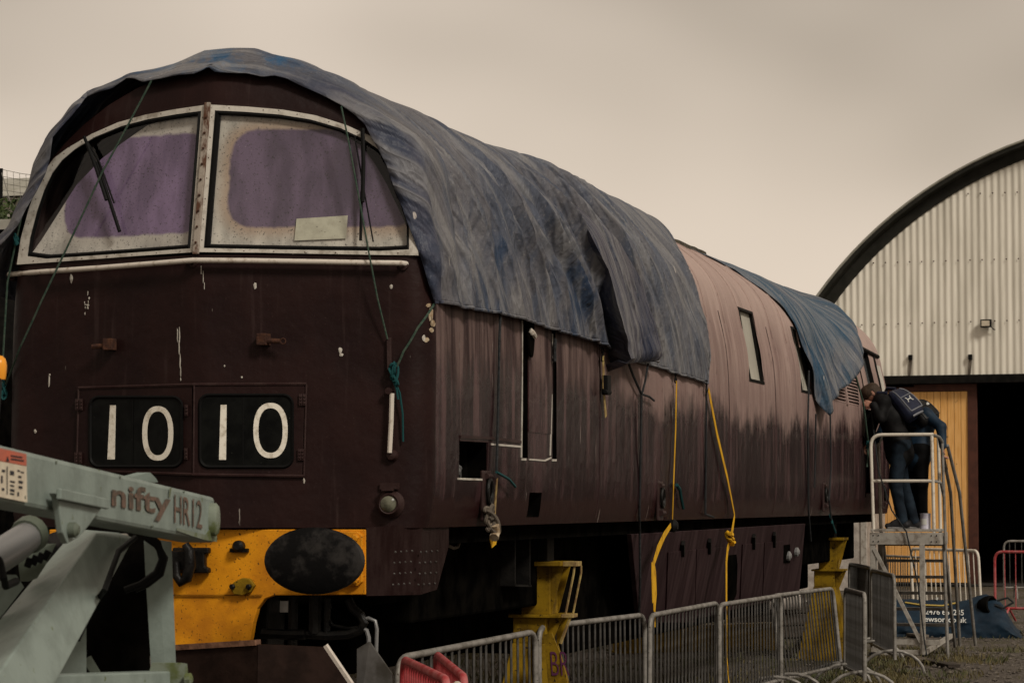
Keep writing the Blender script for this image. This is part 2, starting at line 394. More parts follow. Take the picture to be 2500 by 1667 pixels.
M['digit'] = mat('digit white', (.74, .70, .61), .6, col2=(.42, .37, .29), scale=26, lo=.45, hi=.75)
M['maroon'] = mat('plain maroon steel', (.022, .009, .0088), .55, col2=(.036, .02, .018), scale=7, bump=.25)
M['skirt'] = mat('maroon skirt plate', (.012, .005, .0046), .6, spec=.05, col2=(.022, .0125, .0115), scale=5, stretch=(1, 5, .8), bump=.2)
M['tank'] = mat('maroon tank panel', (.018, .0085, .010), .6, spec=.05, col2=(.042, .025, .027), scale=2.0, stretch=(1, 5, .6), bump=.2, lo=.35, hi=.7)
M['lens'] = mat('old lamp lens', (.13, .13, .095), .25, col2=(.05, .048, .034), scale=18)
M['teal'] = mat('teal twine', (.007, .052, .055), .8)
M['green_rope'] = mat('green rope', (.022, .050, .036), .85, col2=(.06, .08, .06), scale=60)
M['dark_rope'] = mat('dark rope', (.012, .013, .014), .85, col2=(.03, .032, .034), scale=60)
M['strap'] = mat('yellow strap webbing', (.62, .34, .012), .7, col2=(.36, .18, .012), scale=9, lo=.45, hi=.75)
M['strap_old'] = mat('weathered strap webbing', (.36, .27, .10), .8, col2=(.18, .11, .05), scale=14)
M['steel'] = mat('dull galvanised steel', (.25, .235, .215), .55, .25, col2=(.12, .11, .095), scale=9, lo=.4, hi=.7, bump=.15, specks=(40, (.05, .04, .03), .66))
M['steel_dark'] = mat('dirty galvanised bars', (.088, .084, .080), .6, .2, col2=(.04, .036, .03), scale=7)
M['red'] = mat('faded red paint', (.30, .030, .034), .5, col2=(.38, .12, .12), scale=8, bump=.15)
M['white'] = mat('chipped white paint', (.62, .57, .49), .5, col2=(.36, .31, .25), scale=12, lo=.48, hi=.75)
M['alu'] = mat('weathered aluminium', (.40, .375, .335), .5, .3, col2=(.22, .19, .16), scale=12, lo=.42, hi=.7, bump=.15)
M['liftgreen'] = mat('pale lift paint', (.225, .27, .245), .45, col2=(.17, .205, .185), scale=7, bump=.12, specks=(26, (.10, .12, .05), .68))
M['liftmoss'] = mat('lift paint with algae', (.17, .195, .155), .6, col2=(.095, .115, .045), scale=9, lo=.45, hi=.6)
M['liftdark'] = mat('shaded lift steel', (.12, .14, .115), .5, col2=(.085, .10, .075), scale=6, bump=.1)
M['cyl'] = mat('grey cylinder', (.20, .20, .20), .35, .3)
M['lettering'] = mat('worn brown lettering', (.070, .058, .045), .7, col2=(.16, .10, .075), scale=40)
M['decalred'] = mat('faded warning orange', (.50, .125, .075), .6, col2=(.40, .12, .08), scale=20)
M['decalwhite'] = mat('yellowed label', (.62, .55, .43), .6, col2=(.52, .45, .35), scale=14)
M['ink'] = mat('label ink', (.03, .03, .035), .7)
M['amber'] = mat('amber beacon', (.75, .30, .03), .2)
M['plough'] = mat('dark brown plate', (.010, .0055, .0042), .7, spec=.05, col2=(.020, .011, .0085), scale=6, bump=.4, bscale=25, specks=(14, (.16, .14, .125), .76))
M['ploughrim'] = mat('rusty plate rim', (.20, .105, .065), .75, col2=(.10, .05, .032), scale=18, bump=.4)
M['cream'] = mat('cream corrugated cladding', (.80, .755, .66), .55, col2=(.64, .60, .515), scale=1.2, stretch=(3, 3, .35), bump=.06, bscale=20)
M['bargeboard'] = mat('dark roof edge', (.022, .021, .017), .6, col2=(.013, .013, .010), scale=4)
M['wood_yellow'] = mat('ochre door boards', (.80, .46, .17), .65, col2=(.66, .34, .10), scale=2.6, stretch=(14, 14, .8), bump=.25, specks=(9, (.16, .075, .025), .70))
M['doorframe'] = mat('oxide door frame', (.088, .034, .024), .6, col2=(.058, .024, .018), scale=5)
M['darkwood'] = mat('dark timber', (.030, .024, .019), .8, col2=(.055, .043, .034), scale=6, stretch=(1, 1, 5), bump=.4)
M['greywood'] = mat('grey timber', (.15, .125, .10), .8, col2=(.08, .065, .05), scale=8, bump=.4)
M['bagblue'] = mat('blue woven bag', (.009, .024, .042), .6, col2=(.005, .013, .024), scale=6, bump=.4, bscale=14)
M['bagyellow'] = mat('yellow print', (.45, .32, .08), .7)
M['bagwhite'] = mat('white print', (.55, .55, .52), .7)
M['sheet'] = mat('pale gap background', (.42, .38, .34), .5, col2=(.27, .235, .21), scale=7, bump=.5, bscale=12)
M['interior'] = mat('dark interior', (.006, .0055, .005), .9, spec=0)
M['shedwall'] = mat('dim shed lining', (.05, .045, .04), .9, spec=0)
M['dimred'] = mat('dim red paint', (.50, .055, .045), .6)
M['purple_paint'] = mat('purple marker', (.085, .020, .06), .7)
M['skin'] = mat('skin', (.42, .235, .17), .5, col2=(.36, .17, .12), scale=20)
M['hair'] = mat('brown hair', (.028, .017, .011), .6, col2=(.05, .032, .02), scale=50, bump=.6, bscale=90)
M['jacketblack'] = mat('black jacket', (.004, .004, .0042), .65, spec=.1, col2=(.009, .0085, .009), scale=8, bump=.5, bscale=9)
M['jacketblue'] = mat('blue jacket', (.004, .013, .027), .6, col2=(.010, .025, .046), scale=7, bump=.5, bscale=9)
M['jeans'] = mat('dark blue jeans', (.004, .008, .014), .8, col2=(.011, .020, .031), scale=7, bump=.5, bscale=14)
M['trousers'] = mat('black trousers', (.003, .003, .0033), .75, spec=.05, col2=(.006, .006, .0065), scale=7, bump=.3, bscale=14)
M['shoe'] = mat('dark shoe', (.016, .016, .018), .5)
M['sole'] = mat('grey sole', (.16, .155, .15), .7)
M['packnavy'] = mat('navy backpack', (.006, .008, .020), .5, col2=(.013, .017, .036), scale=8, bump=.4, bscale=10)
M['packblack'] = mat('black backpack', (.004, .004, .0045), .5, col2=(.011, .011, .011), scale=8, bump=.4, bscale=10)
M['packtrim'] = mat('pale trim', (.15, .155, .17), .5)
M['tinwhite'] = mat('paint tin label', (.50, .48, .55), .4, col2=(.34, .33, .40), scale=15)
M['leaf'] = mat('shrub leaf', (.050, .072, .022), .6, col2=(.024, .038, .012), scale=9)
M['bark'] = mat('shrub bark', (.06, .045, .03), .8)
M['netwhite'] = mat('pale wall', (.55, .52, .46), .6, col2=(.46, .43, .37), scale=3)
M['netwire'] = mat('net cord', (.20, .19, .17), .7)
M['fascia'] = mat('grey fascia', (.33, .32, .28), .6, col2=(.26, .25, .21), scale=4)
M['paper'] = mat('paper sheet', (.50, .47, .37), .7, col2=(.40, .37, .29), scale=15, specks=(70, (.05, .04, .03), .68))
M['dropping'] = mat('bird dropping', (.50, .47, .42), .8, col2=(.33, .30, .26), scale=40)
M['bare'] = mat('bare flaked patch', (.42, .35, .25), .8, col2=(.25, .17, .10), scale=30)
M['glass'] = glass_mat('dirty glass', gloss=.035); M['glass2'] = glass_mat('cab glass', (.55, .56, .55), .22)
M['winpane'] = mat('blanked window', (.42, .40, .34), .4, col2=(.34, .32, .27), scale=5, stretch=(1, 1, .4))
M['cabglass'] = mat('grey cab window', (.06, .065, .068), .2, col2=(.09, .095, .095), scale=4)
M['mossedge'] = mat('mossy roof edge', (.075, .066, .048), .85, col2=(.028, .024, .018), scale=14, bump=.8, bscale=40)
M['tread'] = mat('metal tread', (.20, .19, .175), .6, .2, col2=(.10, .09, .08), scale=10)
M['grease'] = mat('oily black', (.004, .004, .004), .4, spec=.12, col2=(.010, .009, .008), scale=14, bump=.4)


# ================================================================== SETTING: ground
def ground_mat():
    m = bpy.data.materials.new('gravel and turf'); m.use_nodes = True; nt = m.node_tree; nt.nodes.clear()
    co = N(nt, 'ShaderNodeTexCoord').outputs['Object']
    vor = N(nt, 'ShaderNodeTexVoronoi', {'Vector': co, 'Scale': 26.0}); n1 = NOI(nt, co, .45, 5, .6); n2 = NOI(nt, co, 18, 5, .7); n3 = NOI(nt, co, 3.2, 4, .6)
    c = MIX(nt, vor.outputs['Color'], (.040, .032, .026), (.17, .142, .118))
    c = MIX(nt, SS(nt, n2, .35, .65), c, (.060, .048, .037))
    f = SS(nt, MA(nt, 'ADD', n1, MA(nt, 'MULTIPLY', n3, .35)), .66, .80)
    c = MIX(nt, MA(nt, 'MULTIPLY', f, .75), c, MIX(nt, n2, (.060, .050, .016), (.030, .030, .010)))
    b = N(nt, 'ShaderNodeBump', {'Height': MA(nt, 'ADD', vor.outputs['Distance'], n2), 'Strength': .8, 'Distance': .03})
    p = N(nt, 'ShaderNodeBsdfPrincipled', {'Base Color': c, 'Roughness': .8, 'Normal': b.outputs[0], 'Specular IOR Level': .3})
    N(nt, 'ShaderNodeOutputMaterial', {'Surface': p.outputs[0]})
    return m


M['ground'] = ground_mat()
g = MB(); rows = []
gx = [-1500, -400, -120, -60] + list(np.linspace(-30, 40, 61)) + [70, 140, 400, 1500]
gy = [-900, -300, -80, -40] + list(np.linspace(-20, 75, 81)) + [110, 200, 500, 2000]
for yy in gy:
    rows.append([(xx, yy, .05 * (noise.noise((xx * .3, yy * .3, 0))) if (-25 < xx < 38 and -18 < yy < 72) else 0) for xx in gx])
g.grid(rows).build('ground', M['ground'], smooth=True, kind='structure', label='dark gravel yard with patches of dry turf', cat='ground')


def gz(x, y): return .05 * noise.noise((x * .3, y * .3, 0))


# ================================================================== LOCOMOTIVE: shape functions
YE = 21.25                                        # rear centre of the nose
_cs = [(1.70, 1.275), (1.80, 1.30), (2.0, 1.318), (2.3, 1.32), (2.75, 1.32), (3.05, 1.31), (3.28, 1.285), (3.5, 1.235), (3.64, 1.205),
       (3.80, 1.15), (3.95, 1.05), (4.07, .92), (4.18, .77), (4.28, .58), (4.36, .35), (4.41, 0)]
_p = np.array([(x, z) for z, x in _cs]); _dense = []
_q = np.vstack([2 * _p[0] - _p[1], _p, [(-.35, 4.36)]])
for i in range(1, len(_q) - 2):
    for t in np.linspace(0, 1, 24, endpoint=False):
        a, b, c, d = _q[i - 1], _q[i], _q[i + 1], _q[i + 2]
        _dense.append(.5 * ((2 * b) + (-a + c) * t + (2 * a - 5 * b + 4 * c - d) * t * t + (-a + 3 * b - 3 * c + d) * t ** 3))
_dense.append(_p[-1]); _dense = np.array(_dense)
_dense[:, 0] = np.maximum(_dense[:, 0], 0)
_full = np.vstack([_dense, _dense[-2::-1] * [-1, 1]])        # right sole -> apex -> left sole
_sl = np.concatenate([[0], np.cumsum(np.linalg.norm(np.diff(_full, axis=0), axis=1))])
S_APEX = _sl[len(_dense) - 1]; S_TOT = _sl[-1]
def csp(s): return np.array([np.interp(s, _sl, _full[:, 0]), np.interp(s, _sl, _full[:, 1])])
def csn(s):
    d = csp(min(s + .04, S_TOT)) - csp(max(s - .04, 0)); n = np.array([d[1], -d[0]]); return n / (np.linalg.norm(n) + 1e-9)
def s_right(z): return float(np.interp(z, _dense[:, 1], _sl[:len(_dense)]))
def s_left(z): return S_TOT - s_right(z)
def wz(z): return float(np.interp(z, _dense[:, 1], _dense[:, 0]))
def rr(z): return lerp(.12, .03, sstep(z, 3.28, 3.6))
def fbase(z): return (z - 1.7) * .02 if z <= 3.28 else .0316 + (z - 3.28) * .2
def fy(x, z):
    r = rr(z); u = abs(x) - (wz(z) - r)
    e = r * (1 - math.sqrt(max(0, 1 - (min(u, r * .999) / r) ** 2))) if u > 0 else 0
    return fbase(z) + .23 * abs(x) + e
def fp(px, py, off=0.0):
    y = .1
    for _ in range(6):
        p = ony(px, py, y); y = fy(p[0], p[2]) - off
    return Vector(ony(px, py, y))
def sp(px, py, off=0.0):
    x = 1.3
    for _ in range(6):
        p = onx(px, py, x); x = wz(min(max(p[2], 1.70), 4.3)) + off
    return Vector(onx(px, py, x))
def fpt(x, z, off=0.0): return Vector((x, fy(x, z) - off, z))
def spt(y, z, off=0.0): return Vector((wz(z) + off, y, z))


loco = thing('diesel_locomotive', 'maroon diesel locomotive numbered 1010 with bleached sides, raised on yellow stands under blue tarpaulins', 'locomotive', (0, 10.6, 0))

# openings in the visible side: y0, y1, z0, z1
def hole(px0, px1, py_top, py_bot):
    a = sp(px0, (py_top + py_bot) / 2); b = sp(px1, (py_top + py_bot) / 2); pm = (px0 + px1) / 2
    return [a.y, b.y, sp(pm, py_bot).z, sp(pm, py_top).z]
H = {'hatch': hole(1121, 1188, 1077, 1167), 'step': hole(1290, 1320, 1202, 1262), 'slot_a': hole(1276, 1289, 772, 1118),
     'slot_b': hole(1349, 1359, 790, 1120), 'win_a': hole(1823, 1854, 768, 926), 'win_b': hole(1950, 1970, 812, 952),
     'grille': hole(2032, 2091, 868, 982), 'cabdoor': hole(2114, 2128, 950, 1170), 'cabwin': hole(2111, 2127, 862, 942)}
H['slot_a'][3] = 3.12; H['slot_b'][3] = 3.12
H['cabdoor'][2] = 1.95; H['cabdoor'][3] = 2.95
ys = sorted({round(v, 4) for h in H.values() for v in h[:2]} | {round(v, 4) for v in np.linspace(.75, YE - .75, 60)})
zs = sorted({round(v, 4) for h in H.values() for v in h[2:]} | {round(v, 4) for v in (1.70, 1.74, 1.8, 1.9, 2.0, 2.15, 2.3, 2.5, 2.75, 2.9, 3.05, 3.2, 3.28, 3.4, 3.5, 3.6)})
zs = [z for z in zs if z <= 3.9]
prof = [(wz(z), z) for z in zs] + [tuple(csp(s)) for s in np.linspace(s_right(zs[-1]), S_APEX, 26)[1:]]
nR = len(zs)
profL = [(-x, z) for x, z in [(wz(z), z) for z in (1.70, 1.74, 1.8, 1.9, 2.15, 2.75, 3.05, 3.28)] + [tuple(csp(s)) for s in np.linspace(s_right(3.28), S_APEX, 34)[1:-1]]][::-1]
prof = prof + profL
rows = [[(x, fy(x, z) if abs(x) > 1e-6 else fbase(z), z) for x, z in prof]]
for yv in ys: rows.append([(x, yv, z) for x, z in prof])
rows.append([(x, YE - (fy(x, z) if abs(x) > 1e-6 else fbase(z)), z) for x, z in prof])


def skip(i, j):
    if i < 1 or i >= len(ys) or j >= nR - 1: return False
    ym = (ys[i - 1] + ys[i]) / 2; zm = (zs[j] + zs[j + 1]) / 2
    return any(h[0] < ym < h[1] and h[2] < zm < h[3] for h in H.values())


b = MB(); b.grid(rows, skip=skip)
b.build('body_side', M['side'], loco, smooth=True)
# lower front (nose), both ends
for end in (0, 1):
    b = MB(); rows = []
    for z in np.linspace(1.70, 3.27, 22):
        W = wz(z); us = np.concatenate([-np.cos(np.linspace(0, PI / 2, 24)), np.sin(np.linspace(0, PI / 2, 24))[1:]])
        rows.append([(u * W, (fy(u * W, z) if end == 0 else YE - fy(u * W, z)), z) for u in us])
    b.grid(rows).build('nose_panel', M['front'], loco, smooth=True)
# floor and dark cab interior
b = MB(); b.box((-1.25, .5, 1.705), (1.25, YE - .5, 1.76))
b.build('floor_plate', M['frameblack'], loco)
b = MB()
b.add([(-1.22, 1.5, 1.8), (1.22, 1.5, 1.8), (1.15, 1.5, 3.6), (.7, 1.5, 4.1), (-.7, 1.5, 4.1), (-1.15, 1.5, 3.6)], [(0, 1, 2, 3, 4, 5)])
b.box((-1.15, .55, 3.0), (1.15, 1.0, 3.12)); b.build('cab_bulkhead', M['interior'], loco)


def jamb(h, depth=.07):
    a = MB(); y0, y1, z0, z1 = h
    P = [(y0, z0), (y1, z0), (y1, z1), (y0, z1)]
    o_ = [spt(y, z) for y, z in P]; i_ = [Vector((p.x - depth, p.y, p.z)) for p in o_]
    a.ring(o_, i_); return a


# windscreens
def outl(side):
    out_ = [(.018, 3.285), (.35, 3.28), (.70, 3.272), (1.05, 3.265), (1.25, 3.262), (1.238, 3.42), (1.20, 3.60), (1.16, 3.73), (1.11, 3.83), (1.05, 3.905), (.96, 3.96), (.80, 4.035), (.62, 4.095), (.43, 4.13), (.22, 4.15), (.018, 4.162)]
    inn0 = [(.05, 3.318), (.35, 3.312), (.70, 3.305), (1.03, 3.298), (1.17, 3.315), (1.165, 3.42), (1.13, 3.58), (1.09, 3.70), (1.04, 3.80), (.975, 3.88), (.89, 3.945), (.76, 4.01), (.58, 4.063), (.40, 4.092), (.21, 4.108), (.05, 4.116)]
    kk = [.3, .35, .35, .3, .1 if side < 0 else .35, .1 if side < 0 else .35, .15 if side < 0 else .35, .2, .25, .25, .25, .25, .25, .25, .25, .25]
    inn = [(lerp(a[0], b_[0], k), lerp(a[1], b_[1], k)) for a, b_, k in zip(inn0, out_, kk)]
    return [(x * side, z) for x, z in out_], [(x * side, z) for x, z in inn]


def inset(poly, k, kz):
    cx = sum(p[0] for p in poly) / len(poly); cz = sum(p[1] for p in poly) / len(poly)
    return [(cx + (x - cx) * k, cz + (z - cz) * kz) for x, z in poly]


def up_front(x, z, off): return Vector((x, fbase(z) + .23 * abs(x) - off, z))


for side in (-1, 1):
    O, I = outl(side)
    ws = MB(); n = len(O)
    o0 = [up_front(x, z, -.03) for x, z in O]; o1 = [up_front(x, z, .012) for x, z in O]; i1 = [up_front(x, z, .012) for x, z in I]; i0 = [up_front(x, z, -.035) for x, z in I]
    ws.ring(o0, o1); ws.ring(o1, i1); ws.ring(i1, i0)
    fr = ws.build('windscreen', M['wframe'], loco)
    # rivets along the frame
    rv = MB()
    for k in range(n):
        (x0, z0), (x1, z1) = O[k], O[(k + 1) % n]; (a0, c0), (a1, c1) = I[k], I[(k + 1) % n]
        L_ = math.hypot(x1 - x0, z1 - z0); m_ = max(1, int(L_ / .12))
        for q in range(m_):
            t = (q + .5) / m_; x = lerp(lerp(x0, x1, t), lerp(a0, a1, t), .42); z = lerp(lerp(z0, z1, t), lerp(c0, c1, t), .42)
            rv.lathe(up_front(x, z, .011), (0, -1, 0), [(.0042, 0), (.003, .003)], 6)
    rv.build('rivets', M['rust'], fr, kind='stuff')
    G = MB(); J = inset(I, .975, .965)
    G.ring([up_front(x, z, .006) for x, z in I], [up_front(x, z, .016) for x, z in J]); K2 = inset(I, .955, .935)
    G.ring([up_front(x, z, .016) for x, z in J], [up_front(x, z, -.012) for x, z in K2]); G.build('rubber_seal', M['rubber'], fr, smooth=True)
    pn = MB(); pn.add([up_front(x, z, -.006) for x, z in J], [tuple(range(n))]); pn.build('pane', M['glass'], fr)

# the film paints the reflected sky; its cut edge shows the reflected tarpaulin
def upm(px, py, off=0.0):
    y = .2
    for _ in range(6):
        p = ony(px, py, y); y = fbase(p[2]) + .23 * abs(p[0]) - off
    return Vector(ony(px, py, y))
def reflection_board(pxs, name, m, off):
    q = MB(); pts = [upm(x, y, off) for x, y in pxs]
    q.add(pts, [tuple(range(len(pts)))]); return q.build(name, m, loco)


c1 = lambda L: [(x / 2.138, y / 2.138) for x, y in L]
M['reflectL'] = screen_reflection_mat('left screen laminate and sky reflection', -.475, 3.705, .485, .30, (.135, .087, .160), (.70, .64, .58), (.52, .46, .41))
M['reflectR'] = screen_reflection_mat('right screen laminate and sky reflection', .69, 3.725, .55, .292, (.064, .039, .070), (.60, .54, .47), (.34, .22, .145))
reflection_board(c1([(150, 1345), (215, 1255), (400, 965), (530, 830), (640, 745), (770, 655), (900, 615), (1010, 592), (1100, 580), (1075, 900), (1050, 1285), (600, 1320)]), 'screen_reflection', M['reflectL'], -.03)
reflection_board(c1([(1100, 1290), (1130, 900), (1155, 580), (1350, 585), (1560, 600), (1660, 625), (1760, 680), (1890, 765), (1960, 860), (2020, 965), (2085, 1100), (2170, 1285), (1600, 1295)]), 'screen_reflection', M['reflectR'], -.03)
q = MB(); q.plate([upm(x, y, -.018) for x, y in c1([(1548, 1142), (1815, 1125), (1806, 1245), (1536, 1256)])], (0, .002, 0)); q.build('paper_notice', M['paper'], loco)
# centre pillar, brow above the screens
q = MB()
for z0, z1 in ((3.272, 4.175),):
    q.plate([up_front(-.018, z0, .008), up_front(.018, z0, .008), up_front(.018, z1, .008), up_front(-.018, z1, .008)], (0, -.022, 0))
q.build('centre_pillar', M['pillar'], loco, bevel=.004)
q = MB()
for k in range(9):
    z = 3.34 + k * .093; q.lathe(up_front(0, z, .03), (0, -1, 0), [(.008, 0), (.005, .008)], 6)
q.build('pillar_bolts', M['rust'], loco, kind='stuff')
Or, _ = outl(1); arc = [(1.25, 3.262)] + Or[5:]; arcf = arc + [(-x, z) for x, z in arc[::-1]]
br = MB(); outer = []
for x, z in arcf:
    if z < 3.55: ox, oz = math.copysign(wz(z), x), z
    else:
        t = math.atan2(z - 3.3, abs(x)); best = min(_dense, key=lambda p: abs(math.atan2(p[1] - 3.3, p[0] + 1e-6) - t) if p[1] > 3.3 else 9)
        ox, oz = math.copysign(best[0], x), best[1]
    outer.append((ox, oz))
br.grid([[Vector((x, fy(x, z), z)) for x, z in outer], [up_front(x * .5 + a * .5, z * .5 + c * .5, .0) for (x, z), (a, c) in zip(outer, arcf)], [up_front(x, z, -.004) for x, z in arcf]])
br.build('brow_panel', M['front'], loco, smooth=True)
# far end: closed windscreen area with its own frame
b = MB(); O, I = outl(1)
fo = outer + []; b.add([Vector((x, YE - fy(x, z), z)) for x, z in outer], [tuple(range(len(outer)))])
b.build('rear_windscreen', M['wframe'], loco)
q = MB(); q.plate([Vector((x, YE - (fbase(z) + .23 * abs(x)) + .004, z)) for x, z in I], (0, .01, 0)); q.build('rear_pane', M['cabglass'], loco)

# waist handrail across the nose
rp = [(22, 670), (120, 662.5), (250, 653.5), (380, 643), (472, 635.5), (600, 636.5), (760, 639), (900, 641.5), (980, 642.5)]
P = [fp(x, y, .055) for x, y in rp]; P = [P[0] + Vector((0, .05, 0))] + P + [P[-1] + Vector((.012, .055, 0))]
q = MB(); q.tube(P, .0155, 10); q.build('nose_handrail', M['rail'], loco, smooth=True)
for x, y in [(30, 674), (472, 641), (985, 648)]:
    q = MB(); p = fp(x, y); q.lathe(p + Vector((0, .03, 0)), (0, -1, 0), [(.03, 0), (.03, .045), (.014, .05), (.014, .085)], 10); q.build('rail_bracket', M['maroon'], loco, smooth=True)
# white upright grab rod with knob at the right of the nose
q = MB(); q.tube([fp(957, 960, .05), fp(955, 1030, .05), fp(951, 1105, .05)], .014, 8); gr = q.build('grab_rod', M['rail'], loco, smooth=True)
q = MB(); p = fp(958, 1112, 0); q.lathe(p + Vector((0, .02, 0)), (0, -1, 0), [(.034, 0), (.036, .03), (.025, .055), (.01, .06)], 12); q.build('rod_socket', M['maroon'], loco, smooth=True)
q = MB(); q.lathe(fp(955, 955, 0) + Vector((0, .02, 0)), (0, -1, 0), [(.02, 0), (.02, .08)], 8); q.build('rod_socket', M['maroon'], loco, smooth=True)
q = MB(); q.plate([fp(946, 825, .006), fp(957, 825, .006), fp(958, 905, .006), fp(947, 905, .006)], (0, -.02, 0)); q.build('rail_bracket', M['maroon'], loco, bevel=.003)
# wipers
def wip(pts, r): 
    q = MB(); q.tube([upm(x / 2.138, y / 2.138, d) for x, y, d in pts], r, 6); return q
q = wip([(440, 715, .045), (500, 875, .05), (555, 1045, .045)], .011); a_ = q.build('wiper', M['rubber'], loco)
q = wip([(505, 850, .035), (560, 1010, .035), (624, 1208, .03)], .012); q.build('blade', M['rubber'], a_)
q = wip([(455, 740, .04), (520, 850, .04), (595, 1060, .035)], .006); q.build('arm_link', M['rubber'], a_)
q = wip([(1892, 672, .05), (1897, 850, .05), (1892, 1055, .045)], .014); a_ = q.build('wiper', M['rubber'], loco)
q = wip([(1888, 1000, .03), (1885, 1130, .03), (1882, 1255, .026)], .010); q.build('blade', M['rubber'], a_)
q = wip([(1850, 705, .035), (1880, 880, .035), (1948, 1262, .022)], .005); q.build('arm_link', M['rubber'], a_)

# lamp brackets on the nose
def lampiron(px, py, dirx):
    p = fp(px, py); t = MB()
    t.box((-.03, -.075, -.038), (.03, .01, .03), Matrix.Translation(p)); o = t.build('lamp_bracket', M['rust'], loco, bevel=.004)
    t = MB(); t.tube([p + Vector((dirx * .02, -.05, -.012)), p + Vector((dirx * .105, -.05, -.016))], [.017, .014], 8); t.build('bracket_pin', M['rust'], o, smooth=True)
    if dirx > 0:
        t = MB(); t.tube([p + Vector((.125 + .016 * math.cos(k * PI / 4), -.05 + .0, -.016 + .016 * math.sin(k * PI / 4))) for k in range(8)], .0045, 5, closed=True); t.build('pin_ring', M['rust'], o)
lampiron(274, 840, -1); lampiron(648, 828, 1)

# number boxes
nbox = []
def rrect(x0, y0, x1, y1, r, n=5):
    P = []
    for cx, cy, a0 in ((x1 - r, y0 + r, -90), (x1 - r, y1 - r, 0), (x0 + r, y1 - r, 90), (x0 + r, y0 + r, 180)):
        for k in range(n + 1):
            a = math.radians(a0 + 90 * k / n); P.append((cx + r * math.cos(a), cy + r * math.sin(a)))
    return P
q = MB(); outr = rrect(191, 947, 748, 1161, 4, 1); inn_ = rrect(196, 953, 743, 1156, 4, 1)
nb = MB(); nb.plate([fp(x, y, -.01) for x, y in [(194, 948), (472, 940), (472, 1157), (188, 1146)]], (0, -.022, 0)); nb.plate([fp(x, y, -.01) for x, y in [(476, 940), (747, 939), (741, 1161), (476, 1157)]], (0, -.022, 0))
nb = nb.build('number_panel', M['front'], loco, bevel=.004)
tr = MB()
for P2 in ([(192, 947), (473, 938.5), (748, 937)], [(186, 1147), (470, 1158), (742, 1162)]):
    tr.tube([fp(x, y, .012) for x, y in P2], .009, 6)
tr.tube([fp(192, 947, .012), fp(187, 1147, .012)], .006, 6); tr.tube([fp(748, 937, .012), fp(742, 1162, .012)], .006, 6); tr.tube([fp(474, 940, .012), fp(472, 1158, .012)], .006, 6)
tr.build('panel_rim', M['maroon'], nb)
for (x0, y0, x1, y1) in ((217, 967, 446, 1141), (485, 962, 716, 1142)):
    R1 = rrect(x0 - 2, y0 - 2, x1 + 2, y1 + 2, 26); R2 = rrect(x0 + 7, y0 + 7, x1 - 7, y1 - 7, 19)
    t = MB(); t.ring([fp(x, y, .010) for x, y in R1], [fp(x, y, .028) for x, y in rrect(x0 + 2, y0 + 2, x1 - 2, y1 - 2, 23)]); t.ring([fp(x, y, .028) for x, y in rrect(x0 + 2, y0 + 2, x1 - 2, y1 - 2, 23)], [fp(x, y, .016) for x, y in R2])
    t.build('box_seal', M['rubber'], nb, smooth=True)
    t = MB(); t.add([fp(x, y, .0165) for x, y in R2], [tuple(range(len(R2)))]); t.build('box_glass', M['numblack'], nb)
    xs = (x0 + x1) / 2 - 8
    t = MB(); t.plate([fp(x, y, .018) for x, y in ((xs, y0 + 10), (xs + 2, y0 + 10), (xs + 2, y1 - 10), (xs, y1 - 10))], (0, -.002, 0)); t.build('blind_edge', M['rubber'], nb)
for P4 in ([(269, 989), (283, 989), (280.5, 1121), (262.5, 1121)], [(539, 988), (553.5, 988), (552, 1122), (535, 1122)]):
    t = MB(); t.plate([fp(x, y, .0175) for x, y in P4], (0, -.003, 0)); t.build('digit', M['digit'], nb)
for (cx, cy, rx, ry) in ((385.2, 1057.5, 38, 66.5), (660.5, 1050.5, 42, 67.5)):
    def sup(r_x, r_y, off): return [fp(cx + r_x * math.copysign(abs(math.cos(a)) ** .86, math.cos(a)), cy + r_y * math.copysign(abs(math.sin(a)) ** .86, math.sin(a)), off) for a in np.linspace(0, 2 * PI, 40, endpoint=False)]
    t = MB(); t.ring(sup(rx, ry, .0205), sup(rx - 12.5, ry - 13, .0205)); t.ring(sup(rx, ry, .0165), sup(rx, ry, .0205)); t.ring(sup(rx - 12.5, ry - 13, .0205), sup(rx - 12.5, ry - 13, .0165)); t.build('digit', M['digit'], nb)
for (x, y) in ((189, 988), (187, 1118), (456, 1002), (455, 1108), (744, 976), (739, 1110), (199, 988), (197, 1118), (735, 976), (732, 1110)):
    t = MB(); t.plate([fp(x - 4, y - 14, .012), fp(x + 4, y - 14, .012), fp(x + 4, y + 14, .012), fp(x - 4, y + 14, .012)], (0, -.014, 0))
    for dy in (-8, 0, 8): t.lathe(fp(x, y + dy, .024), (0, -1, 0), [(.008, 0), (.006, .008)], 6)
    t.build('hinge', M['maroon'], nb, bevel=.003)

# marker lamp at the right corner of the nose
lp = fp(953, 1230); lm = MB(); lm.lathe(lp + Vector((0, .03, 0)), (.12, -1, 0), [(.080, 0), (.080, .045), (.066, .06), (.062, .095), (.056, .105), (.046, .098)], 24)
lm.box((-.03, -.075, .075), (.03, -.02, .092), Matrix.Translation(lp)); lm.box((-.055, -.03, .085), (.055, 0.0, .12), Matrix.Translation(lp))
lm = lm.build('marker_lamp', M['maroon'], loco, smooth=True)
t = MB(); t.lathe(lp + Vector((.008, -.062, 0)), (.12, -1, 0), [(.047, 0), (.045, .012), (.032, .022), (.012, .027)], 20); t.build('lens', M['lens'], lm, smooth=True)

